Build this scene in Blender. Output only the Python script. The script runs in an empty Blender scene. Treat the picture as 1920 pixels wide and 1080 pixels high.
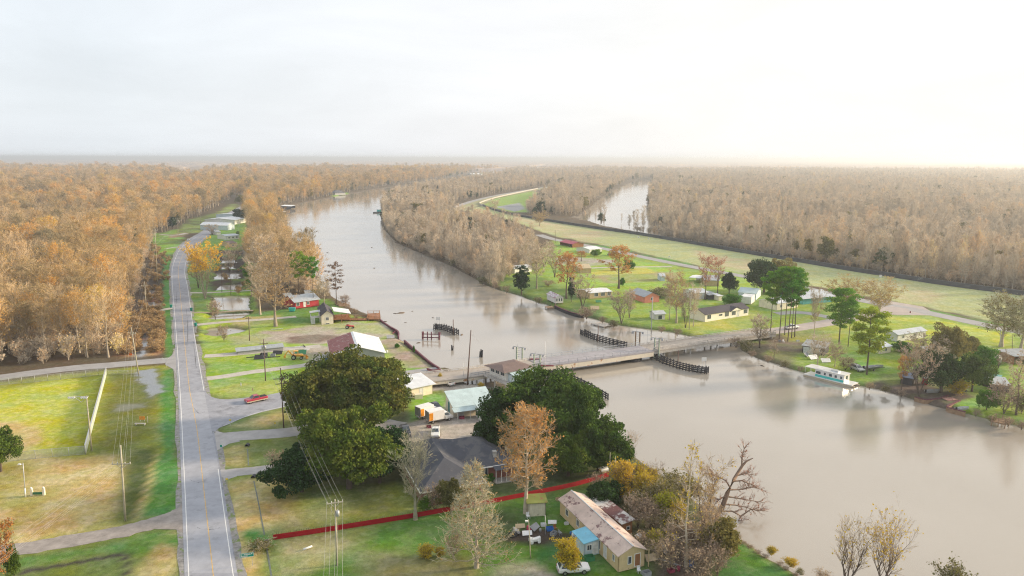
import bpy, math, random
import numpy as np
from mathutils import Vector, Matrix
R = math.radians
SC = bpy.context.scene
COL = SC.collection

# ------------------------------------------------------------------ camera
CAMH, FPX, PITCH, ROLL = 60.0, 1371.0, math.atan(243 / 1371.0), 0.0036
Rc = Vector((math.cos(ROLL), math.sin(ROLL) * math.sin(PITCH), math.sin(ROLL) * math.cos(PITCH)))
Uc = Vector((-math.sin(ROLL), math.cos(ROLL) * math.sin(PITCH), math.cos(ROLL) * math.cos(PITCH)))
Fc = Vector((0, math.cos(PITCH), -math.sin(PITCH)))
cam_d = bpy.data.cameras.new('camera'); cam = bpy.data.objects.new('camera', cam_d); COL.objects.link(cam)
cam_d.sensor_width = 36.0; cam_d.lens = 36.0 * FPX / 1920.0
cam_d.clip_start = 1.0; cam_d.clip_end = 60000.0
M = Matrix.Identity(4)
for i in range(3):
    M[i][0] = Rc[i]; M[i][1] = Uc[i]; M[i][2] = -Fc[i]
M[2][3] = CAMH
cam.matrix_world = M
SC.camera = cam

# ------------------------------------------------------------------ world, sun, exposure
SUN_AZ, SUN_EL = R(78), R(17)          # azimuth clockwise from the view axis (+Y)
w = bpy.data.worlds.new('World'); SC.world = w; w.use_nodes = True
nt = w.node_tree; nt.nodes.clear()
out = nt.nodes.new('ShaderNodeOutputWorld'); bg = nt.nodes.new('ShaderNodeBackground')
sky = nt.nodes.new('ShaderNodeTexSky'); sky.sky_type = 'NISHITA'; sky.sun_disc = False
sky.sun_elevation = SUN_EL; sky.sun_rotation = SUN_AZ; sky.dust_density = 3.0; sky.altitude = 60
sk = nt.nodes.new('ShaderNodeVectorMath'); sk.operation = 'SCALE'; sk.inputs[3].default_value = 0.9
nt.links.new(sky.outputs[0], sk.inputs[0])
tc = nt.nodes.new('ShaderNodeTexCoord')
dp = nt.nodes.new('ShaderNodeVectorMath'); dp.operation = 'DOT_PRODUCT'
nt.links.new(tc.outputs['Generated'], dp.inputs[0])
dp.inputs[1].default_value = (math.sin(R(62)), math.cos(R(62)), 0.10)
ramp = nt.nodes.new('ShaderNodeValToRGB')
el = ramp.color_ramp.elements
el[0].position = 0.0; el[0].color = (7.0, 7.4, 7.8, 1)
el[1].position = 1.0; el[1].color = (8.9, 8.6, 7.8, 1)
e = el.new(0.45); e.color = (7.9, 7.95, 8.1, 1)
e = el.new(0.72); e.color = (8.5, 8.35, 8.05, 1)
nt.links.new(dp.outputs['Value'], ramp.inputs[0])
# thin cloud texture, stretched flat towards the horizon
mp = nt.nodes.new('ShaderNodeMapping'); mp.inputs['Scale'].default_value = (1.6, 1.6, 6.5)
nt.links.new(tc.outputs['Generated'], mp.inputs[0])
nz = nt.nodes.new('ShaderNodeTexNoise'); nz.inputs['Scale'].default_value = 2.2; nz.inputs['Detail'].default_value = 7
nz.inputs['Roughness'].default_value = 0.55; nz.inputs['Distortion'].default_value = 0.4
nt.links.new(mp.outputs[0], nz.inputs[0])
mr = nt.nodes.new('ShaderNodeMapRange'); mr.inputs[1].default_value = 0.3; mr.inputs[2].default_value = 0.72
mr.inputs[3].default_value = 0.90; mr.inputs[4].default_value = 1.03
nt.links.new(nz.outputs[0], mr.inputs[0])
cl = nt.nodes.new('ShaderNodeVectorMath'); cl.operation = 'SCALE'
nt.links.new(ramp.outputs[0], cl.inputs[0]); nt.links.new(mr.outputs[0], cl.inputs[3])
mx = nt.nodes.new('ShaderNodeMix'); mx.data_type = 'RGBA'; mx.inputs[0].default_value = 0.86
nt.links.new(sk.outputs[0], mx.inputs[6]); nt.links.new(cl.outputs[0], mx.inputs[7])
nt.links.new(mx.outputs[2], bg.inputs[0]); bg.inputs[1].default_value = 0.1
nt.links.new(bg.outputs[0], out.inputs[0])

sd = bpy.data.lights.new('sun', 'SUN'); sun = bpy.data.objects.new('sun', sd); COL.objects.link(sun)
sd.energy = 4.8; sd.angle = R(7); sd.color = (1.0, 0.80, 0.55)
sdir = Vector((math.sin(SUN_AZ) * math.cos(SUN_EL), math.cos(SUN_AZ) * math.cos(SUN_EL), math.sin(SUN_EL)))
sun.rotation_euler = sdir.to_track_quat('Z', 'Y').to_euler(); sun.location = (0, 0, 200)

SC.view_settings.view_transform = 'Standard'; SC.view_settings.look = 'None'
SC.view_settings.exposure = 0.50; SC.view_settings.gamma = 1.0
SC.render.engine = 'CYCLES'
cy = SC.cycles
cy.max_bounces = 5; cy.diffuse_bounces = 3; cy.glossy_bounces = 3; cy.transmission_bounces = 2
cy.volume_bounces = 0; cy.transparent_max_bounces = 4; cy.use_denoising = True; cy.denoiser = 'OPENIMAGEDENOISE'; cy.denoising_input_passes = 'RGB_ALBEDO_NORMAL'; cy.denoising_prefilter = 'NONE'; cy.filter_width = 1.15
cy.caustics_reflective = False; cy.caustics_refractive = False
cy.sample_clamp_indirect = 4.0

# ------------------------------------------------------------------ measuring helpers (photo pixel -> world point)
def ray(x, y):
    return Fc + Rc * ((x - 960) / FPX) + Uc * ((540 - y) / FPX)
def G(x, y, z=0.0):
    d = ray(x, y); t = (z - CAMH) / d.z
    return Vector((d.x * t, d.y * t, z))
def HT(bx, by, ty, tx=None, z=0.0):
    """height of an upright thing that stands at pixel (bx,by) and ends at row ty"""
    p = G(bx, by, z); d = ray(tx if tx is not None else bx, ty)
    return CAMH + d.z * (p.y / d.y) - z
def PX(p):
    v = Vector(p) - Vector((0, 0, CAMH)); k = v.dot(Fc)
    return 960 + FPX * v.dot(Rc) / k, 540 - FPX * v.dot(Uc) / k

# ------------------------------------------------------------------ numpy noise
def vnoise(x, y, seed=0):
    xi = np.floor(x).astype(np.int64); yi = np.floor(y).astype(np.int64)
    fx = x - xi; fy = y - yi; fx = fx * fx * (3 - 2 * fx); fy = fy * fy * (3 - 2 * fy)
    def h(a, b):
        n = (a * 374761393 + b * 668265263 + seed * 982451653) & 0x7fffffff
        n = ((n ^ (n >> 13)) * 1274126177) & 0x7fffffff
        return ((n ^ (n >> 16)) & 0xffff) / 65535.0
    return (h(xi, yi) * (1 - fx) + h(xi + 1, yi) * fx) * (1 - fy) + (h(xi, yi + 1) * (1 - fx) + h(xi + 1, yi + 1) * fx) * fy
def fbm(x, y, s, o=4, seed=0):
    a = 0; k = 0.5; t = 0
    for i in range(o):
        a = a + vnoise(x / s, y / s, seed + i) * k; t += k; k *= .5; s *= .5
    return a / t
def sdist(px, py, poly):
    """signed distance to polygon, positive inside"""
    P = np.array([(p[0], p[1]) for p in poly], float); n = len(P)
    d = np.full(px.shape, 1e18); ins = np.zeros(px.shape, bool)
    for i in range(n):
        ax, ay = P[i]; bx, by = P[(i + 1) % n]
        ex, ey = bx - ax, by - ay
        wx, wy = px - ax, py - ay
        t = np.clip((wx * ex + wy * ey) / max(ex * ex + ey * ey, 1e-9), 0, 1)
        d = np.minimum(d, (wx - t * ex) ** 2 + (wy - t * ey) ** 2)
        c = ((ay > py) != (by > py))
        if abs(by - ay) > 1e-12:
            ins ^= c & (px < (bx - ax) * (py - ay) / (by - ay) + ax)
    d = np.sqrt(d)
    return np.where(ins, d, -d)
def sstep(a, b, x):
    t = np.clip((x - a) / (b - a), 0, 1); return t * t * (3 - 2 * t)
def gp(pts, z=0.0):
    return [G(x, y, z) for x, y in pts]

# ------------------------------------------------------------------ object helpers
def tag(o, label=None, cat=None, group=None, kind=None):
    if label: o['label'] = label
    if cat: o['category'] = cat
    if group: o['group'] = group
    if kind: o['kind'] = kind
    return o
def empty(name, loc=(0, 0, 0), rz=0.0, label=None, cat=None, group=None):
    o = bpy.data.objects.new(name, None); COL.objects.link(o); o.location = loc; o.rotation_euler = (0, 0, rz)
    o.empty_display_size = 0.5
    return tag(o, label, cat, group)
def copy_tree(o, parent=None):
    c = o.copy(); COL.objects.link(c)
    if parent is not None: c.parent = parent
    for ch in list(o.children): copy_tree(ch, c)
    return c
def npmesh(name, V, Q, mats, midx=None, smooth=False):
    """V (n,3), Q list of arrays of faces with equal vertex counts"""
    me = bpy.data.meshes.new(name)
    V = np.asarray(V, np.float32)
    Q = [np.asarray(q, np.int32) for q in (Q if isinstance(Q, list) else [Q]) if len(q)]
    nl = sum(q.size for q in Q); nf = sum(len(q) for q in Q)
    me.vertices.add(len(V)); me.vertices.foreach_set('co', V.ravel())
    me.loops.add(nl); me.loops.foreach_set('vertex_index', np.concatenate([q.ravel() for q in Q]))
    me.polygons.add(nf)
    sizes = np.concatenate([np.full(len(q), q.shape[1], np.int32) for q in Q])
    st = np.zeros(nf, np.int32); st[1:] = np.cumsum(sizes)[:-1]
    me.polygons.foreach_set('loop_start', st)
    if midx is not None: me.polygons.foreach_set('material_index', np.asarray(midx, np.int32))
    me.polygons.foreach_set('use_smooth', np.full(nf, smooth, bool))
    for m in mats: me.materials.append(m)
    me.update(calc_edges=True)
    return me
def link(name, me, parent=None, loc=None):
    o = bpy.data.objects.new(name, me); COL.objects.link(o)
    if parent is not None: o.parent = parent
    if loc is not None: o.location = loc
    return o
class MB:
    """collects polygons for ONE mesh object"""
    def __init__(s): s.v = []; s.f = []; s.m = []; s.sm = []
    def poly(s, pts, mi=0, smooth=False):
        b = len(s.v); s.v += [tuple(p) for p in pts]; s.f.append(tuple(range(b, b + len(pts)))); s.m.append(mi); s.sm.append(smooth)
    def add(s, vs, fs, mi=0, smooth=False):
        b = len(s.v); s.v += [tuple(p) for p in vs]
        for f in fs: s.f.append(tuple(i + b for i in f)); s.m.append(mi); s.sm.append(smooth)
    def box(s, x0, x1, y0, y1, z0, z1, mi=0, M=None):
        vs = [Vector((x, y, z)) for z in (z0, z1) for x, y in ((x0, y0), (x1, y0), (x1, y1), (x0, y1))]
        if M is not None: vs = [M @ v for v in vs]
        s.add(vs, [(3, 2, 1, 0), (4, 5, 6, 7), (0, 1, 5, 4), (1, 2, 6, 5), (2, 3, 7, 6), (3, 0, 4, 7)], mi)
    def bar(s, a, b, w, h=None, mi=0):
        a = Vector(a); b = Vector(b); h = h or w; d = (b - a)
        if d.length < 1e-6: return
        d.normalize(); up = Vector((0, 0, 1)) if abs(d.z) < .95 else Vector((1, 0, 0))
        sx = d.cross(up).normalized() * (w / 2); sy = sx.cross(d).normalized() * (h / 2)
        vs = [a - sx - sy, a + sx - sy, a + sx + sy, a - sx + sy, b - sx - sy, b + sx - sy, b + sx + sy, b - sx + sy]
        s.add(vs, [(3, 2, 1, 0), (4, 5, 6, 7), (0, 1, 5, 4), (1, 2, 6, 5), (2, 3, 7, 6), (3, 0, 4, 7)], mi)
    def tube(s, pts, rad, n=6, mi=0, cap=True, smooth=True):
        pts = [Vector(p) for p in pts]
        if not hasattr(rad, '__len__'): rad = [rad] * len(pts)
        vs = []; ref = Vector((0.13, 0.21, 1)).normalized()
        for i, p in enumerate(pts):
            d = (pts[min(i + 1, len(pts) - 1)] - pts[max(i - 1, 0)])
            d = d.normalized() if d.length > 1e-9 else Vector((0, 0, 1))
            r0 = ref if abs(d.dot(ref)) < .97 else Vector((1, 0, 0))
            ax = d.cross(r0).normalized(); ay = d.cross(ax)
            for k in range(n):
                a = 2 * math.pi * k / n; vs.append(p + (ax * math.cos(a) + ay * math.sin(a)) * rad[i])
        fs = [(i * n + k, i * n + (k + 1) % n, (i + 1) * n + (k + 1) % n, (i + 1) * n + k) for i in range(len(pts) - 1) for k in range(n)]
        s.add(vs, fs, mi, smooth)
        if cap:
            b = len(s.v) - len(vs)
            s.f.append(tuple(b + (len(pts) - 1) * n + k for k in range(n))); s.m.append(mi); s.sm.append(False)
            s.f.append(tuple(b + n - 1 - k for k in range(n))); s.m.append(mi); s.sm.append(False)
    def build(s, name, mats, parent=None, loc=None):
        me = bpy.data.meshes.new(name); me.from_pydata(s.v, [], s.f)
        for m in (mats if isinstance(mats, (list, tuple)) else [mats]): me.materials.append(m)
        me.polygons.foreach_set('material_index', s.m); me.polygons.foreach_set('use_smooth', s.sm); me.update()
        return link(name, me, parent, loc)

# ------------------------------------------------------------------ materials
MATS = {}
def mat(name, col, rough=.8, metal=0.0, var=.25, scale=1.5, bump=0.0, bscale=20, spec=.3, col2=None, rand=0.0, wave=None, coat=0, translucent=0.0, dirt=None):
    """principled material with procedural colour variation; rand = per-object value jitter"""
    if name in MATS: return MATS[name]
    m = bpy.data.materials.new(name); m.use_nodes = True; t = m.node_tree; N = t.nodes; L = t.links
    b = N['Principled BSDF']; b.inputs['Roughness'].default_value = rough; b.inputs['Metallic'].default_value = metal
    b.inputs['Specular IOR Level'].default_value = spec
    if coat: b.inputs['Coat Weight'].default_value = coat
    tcn = N.new('ShaderNodeTexCoord')
    n = N.new('ShaderNodeTexNoise'); n.inputs['Scale'].default_value = scale; n.inputs['Detail'].default_value = 5; n.inputs['Roughness'].default_value = .65
    L.new(tcn.outputs['Object'], n.inputs[0])
    r = N.new('ShaderNodeValToRGB'); r.color_ramp.elements[0].position = .32; r.color_ramp.elements[1].position = .7
    c2 = col2 or tuple(min(1, c * (1 + var)) for c in col); c1 = tuple(c * (1 - var) for c in col) if col2 is None else col
    r.color_ramp.elements[0].color = (*c1, 1); r.color_ramp.elements[1].color = (*c2, 1)
    L.new(n.outputs[0], r.inputs[0]); outc = r.outputs[0]
    if dirt:
        dn = N.new('ShaderNodeTexNoise'); dn.inputs['Scale'].default_value = dirt[1]; dn.inputs['Detail'].default_value = 6; dn.inputs['Roughness'].default_value = .7
        L.new(tcn.outputs['Object'], dn.inputs[0])
        dm = N.new('ShaderNodeMapRange'); dm.inputs[1].default_value = dirt[2]; dm.inputs[2].default_value = dirt[2] + .06
        L.new(dn.outputs[0], dm.inputs[0])
        mm = N.new('ShaderNodeMix'); mm.data_type = 'RGBA'; mm.inputs[7].default_value = (*dirt[0], 1)
        L.new(dm.outputs[0], mm.inputs[0]); L.new(outc, mm.inputs[6]); outc = mm.outputs[2]
    if rand:
        oi = N.new('ShaderNodeObjectInfo'); mrr = N.new('ShaderNodeMapRange'); mrr.inputs[3].default_value = 1 - rand; mrr.inputs[4].default_value = 1 + rand
        L.new(oi.outputs['Random'], mrr.inputs[0]); vs = N.new('ShaderNodeVectorMath'); vs.operation = 'SCALE'
        L.new(outc, vs.inputs[0]); L.new(mrr.outputs[0], vs.inputs[3]); outc = vs.outputs[0]
    L.new(outc, b.inputs['Base Color'])
    if bump or wave:
        bp = N.new('ShaderNodeBump'); bp.inputs['Distance'].default_value = .05
        if wave:   # (axis, scale per metre, strength): ribs of sheet metal, lap siding, shingle courses
            wv = N.new('ShaderNodeTexWave'); wv.bands_direction = wave[0]; wv.inputs['Scale'].default_value = wave[1]; wv.wave_profile = 'SIN'
            L.new(tcn.outputs['Object'], wv.inputs[0]); L.new(wv.outputs[0], bp.inputs['Height']); bp.inputs['Strength'].default_value = wave[2]
        else:
            bn = N.new('ShaderNodeTexNoise'); bn.inputs['Scale'].default_value = bscale; bn.inputs['Detail'].default_value = 4
            L.new(tcn.outputs['Object'], bn.inputs[0]); L.new(bn.outputs[0], bp.inputs['Height']); bp.inputs['Strength'].default_value = bump
        L.new(bp.outputs[0], b.inputs['Normal'])
    MATS[name] = m
    return m
def leafmat(name, stops, scl=.25, trans=.35, ck=.45):
    """foliage: colour picked per object/instance from stops, plus clump variation in space"""
    m = bpy.data.materials.new(name); m.use_nodes = True; t = m.node_tree; N = t.nodes; L = t.links
    N.remove(N['Principled BSDF']); o = N['Material Output']
    oi = N.new('ShaderNodeObjectInfo'); tcn = N.new('ShaderNodeNewGeometry')
    n = N.new('ShaderNodeTexNoise'); n.inputs['Scale'].default_value = scl; n.inputs['Detail'].default_value = 3
    L.new(tcn.outputs['Position'], n.inputs[0])
    n2 = N.new('ShaderNodeTexNoise'); n2.inputs['Scale'].default_value = .012; n2.inputs['Detail'].default_value = 2
    L.new(oi.outputs['Location'], n2.inputs[0])
    # palette coordinate = .55*random + .9*(large noise-.5) + .35*(clump noise-.5) + .2
    a = N.new('ShaderNodeMath'); a.operation = 'MULTIPLY_ADD'; a.inputs[1].default_value = .62; a.inputs[2].default_value = -.81
    L.new(oi.outputs['Random'], a.inputs[0])
    b_ = N.new('ShaderNodeMath'); b_.operation = 'MULTIPLY_ADD'; b_.inputs[1].default_value = 1.6; L.new(n2.outputs[0], b_.inputs[0]); L.new(a.outputs[0], b_.inputs[2])
    c = N.new('ShaderNodeMath'); c.operation = 'MULTIPLY_ADD'; c.inputs[1].default_value = ck; L.new(n.outputs[0], c.inputs[0]); L.new(b_.outputs[0], c.inputs[2]); a.inputs[2].default_value = -.81 - (ck - .45) * .5
    r = N.new('ShaderNodeValToRGB'); e = r.color_ramp.elements
    e[0].position = 0; e[0].color = (*stops[0], 1); e[1].position = 1; e[1].color = (*stops[-1], 1)
    for i in range(1, len(stops) - 1):
        q = e.new(i / (len(stops) - 1)); q.color = (*stops[i], 1)
    L.new(c.outputs[0], r.inputs[0])
    d = N.new('ShaderNodeBsdfDiffuse'); tr = N.new('ShaderNodeBsdfTranslucent'); mxs = N.new('ShaderNodeMixShader'); mxs.inputs[0].default_value = trans
    L.new(r.outputs[0], d.inputs[0]); L.new(r.outputs[0], tr.inputs[0]); L.new(d.outputs[0], mxs.inputs[1]); L.new(tr.outputs[0], mxs.inputs[2])
    L.new(mxs.outputs[0], o.inputs[0])
    MATS[name] = m
    return m
HAZE = True
# ------------------------------------------------------------------ water and ground
WZ = -1.0
RIVER = [(1900,1400),(1505,1085),(1440,1048),(1380,1006),(1330,962),(1290,925),(1240,892),(1195,862),(1160,838),(1110,815),(1050,790),(1005,775),(965,752),(935,736),(905,726),(880,722),(862,712),(852,700),
 (842,690),(822,692),(745,634),(745,622),(712,598),(690,590),(655,577),(636,565),(604,540),(572,512),(549,482),(533,452),(524,422),(521,400),(532,386),(560,381),(600,374),(640,366),(700,355),(760,347),(815,340),(838,334),(880,329.5),(915,327.0),(930,325.5),
 (925,329),(905,334),(880,341),(862,347),(838,351),(815,356),(770,362),(745,370),(716,386),(712,402),(720,430),(742,455),(790,476),(850,500),(885,520),(915,537),(965,552),(1030,573),(1090,592),(1135,604),(1170,612),(1255,622),(1300,632),(1390,641),
 (1388,655),(1425,674),(1500,696),(1560,716),(1650,731),(1700,745),(1770,767),(1805,773),(1850,785),(1920,803),(2200,880),(2700,1100)]
CHAN = [(1192,338),(1155,353),(1125,372),(1098,395),(1085,405),(1130,424),(1200,436),(1290,452),(1250,447),(1224,425),(1214,400),(1212,370),(1219,350),(1221,337)]
SWAMP = [(1060,408),(1130,422),(1300,452),(1500,484),(1700,512),(1920,545),(2300,600),(2300,540),(1920,500),(1700,478),(1500,455),(1350,435),(1230,400),(1120,385)]
PONDS = [[(400,556),(470,556),(466,582),(462,584),(415,584),(400,575)],[(408,587),(462,586),(470,592),(455,598),(410,602),(388,598)],
 [(385,620),(400,615),(440,614),(462,620),(440,628),(410,634),(388,631)],[(410,535),(455,533),(455,545),(405,547)],[(405,513),(448,512),(450,525),(400,526)],[(408,500),(440,498),(445,506),(405,508)],
 [(412,488),(440,486),(445,494),(412,496)]]
FARW = [(975,318.6),(1000,314.5),(1022,312),(1018,315),(1006,319)]
rv = gp(RIVER, WZ); ch = gp(CHAN, WZ); sw = gp(SWAMP, WZ); pd = [gp(p, WZ) for p in PONDS]; fw = gp(FARW, WZ)

FOREST = (.10,.075,.048); GRASS = (.17,.34,.035); GRASSY = (.27,.40,.04); VERGE = (.065,.22,.035); DRY = (.47,.37,.14); OLIVE = (.23,.25,.02)
FIELD = (.35,.39,.17); FIELDT = (.44,.38,.22); GRAVEL = (.40,.35,.29); TANB = (.40,.235,.10); DARKB = (.06,.045,.04); MUD = (.20,.15,.12); DGREEN = (.05,.125,.03); ASPH=(.30,.31,.335)
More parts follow.
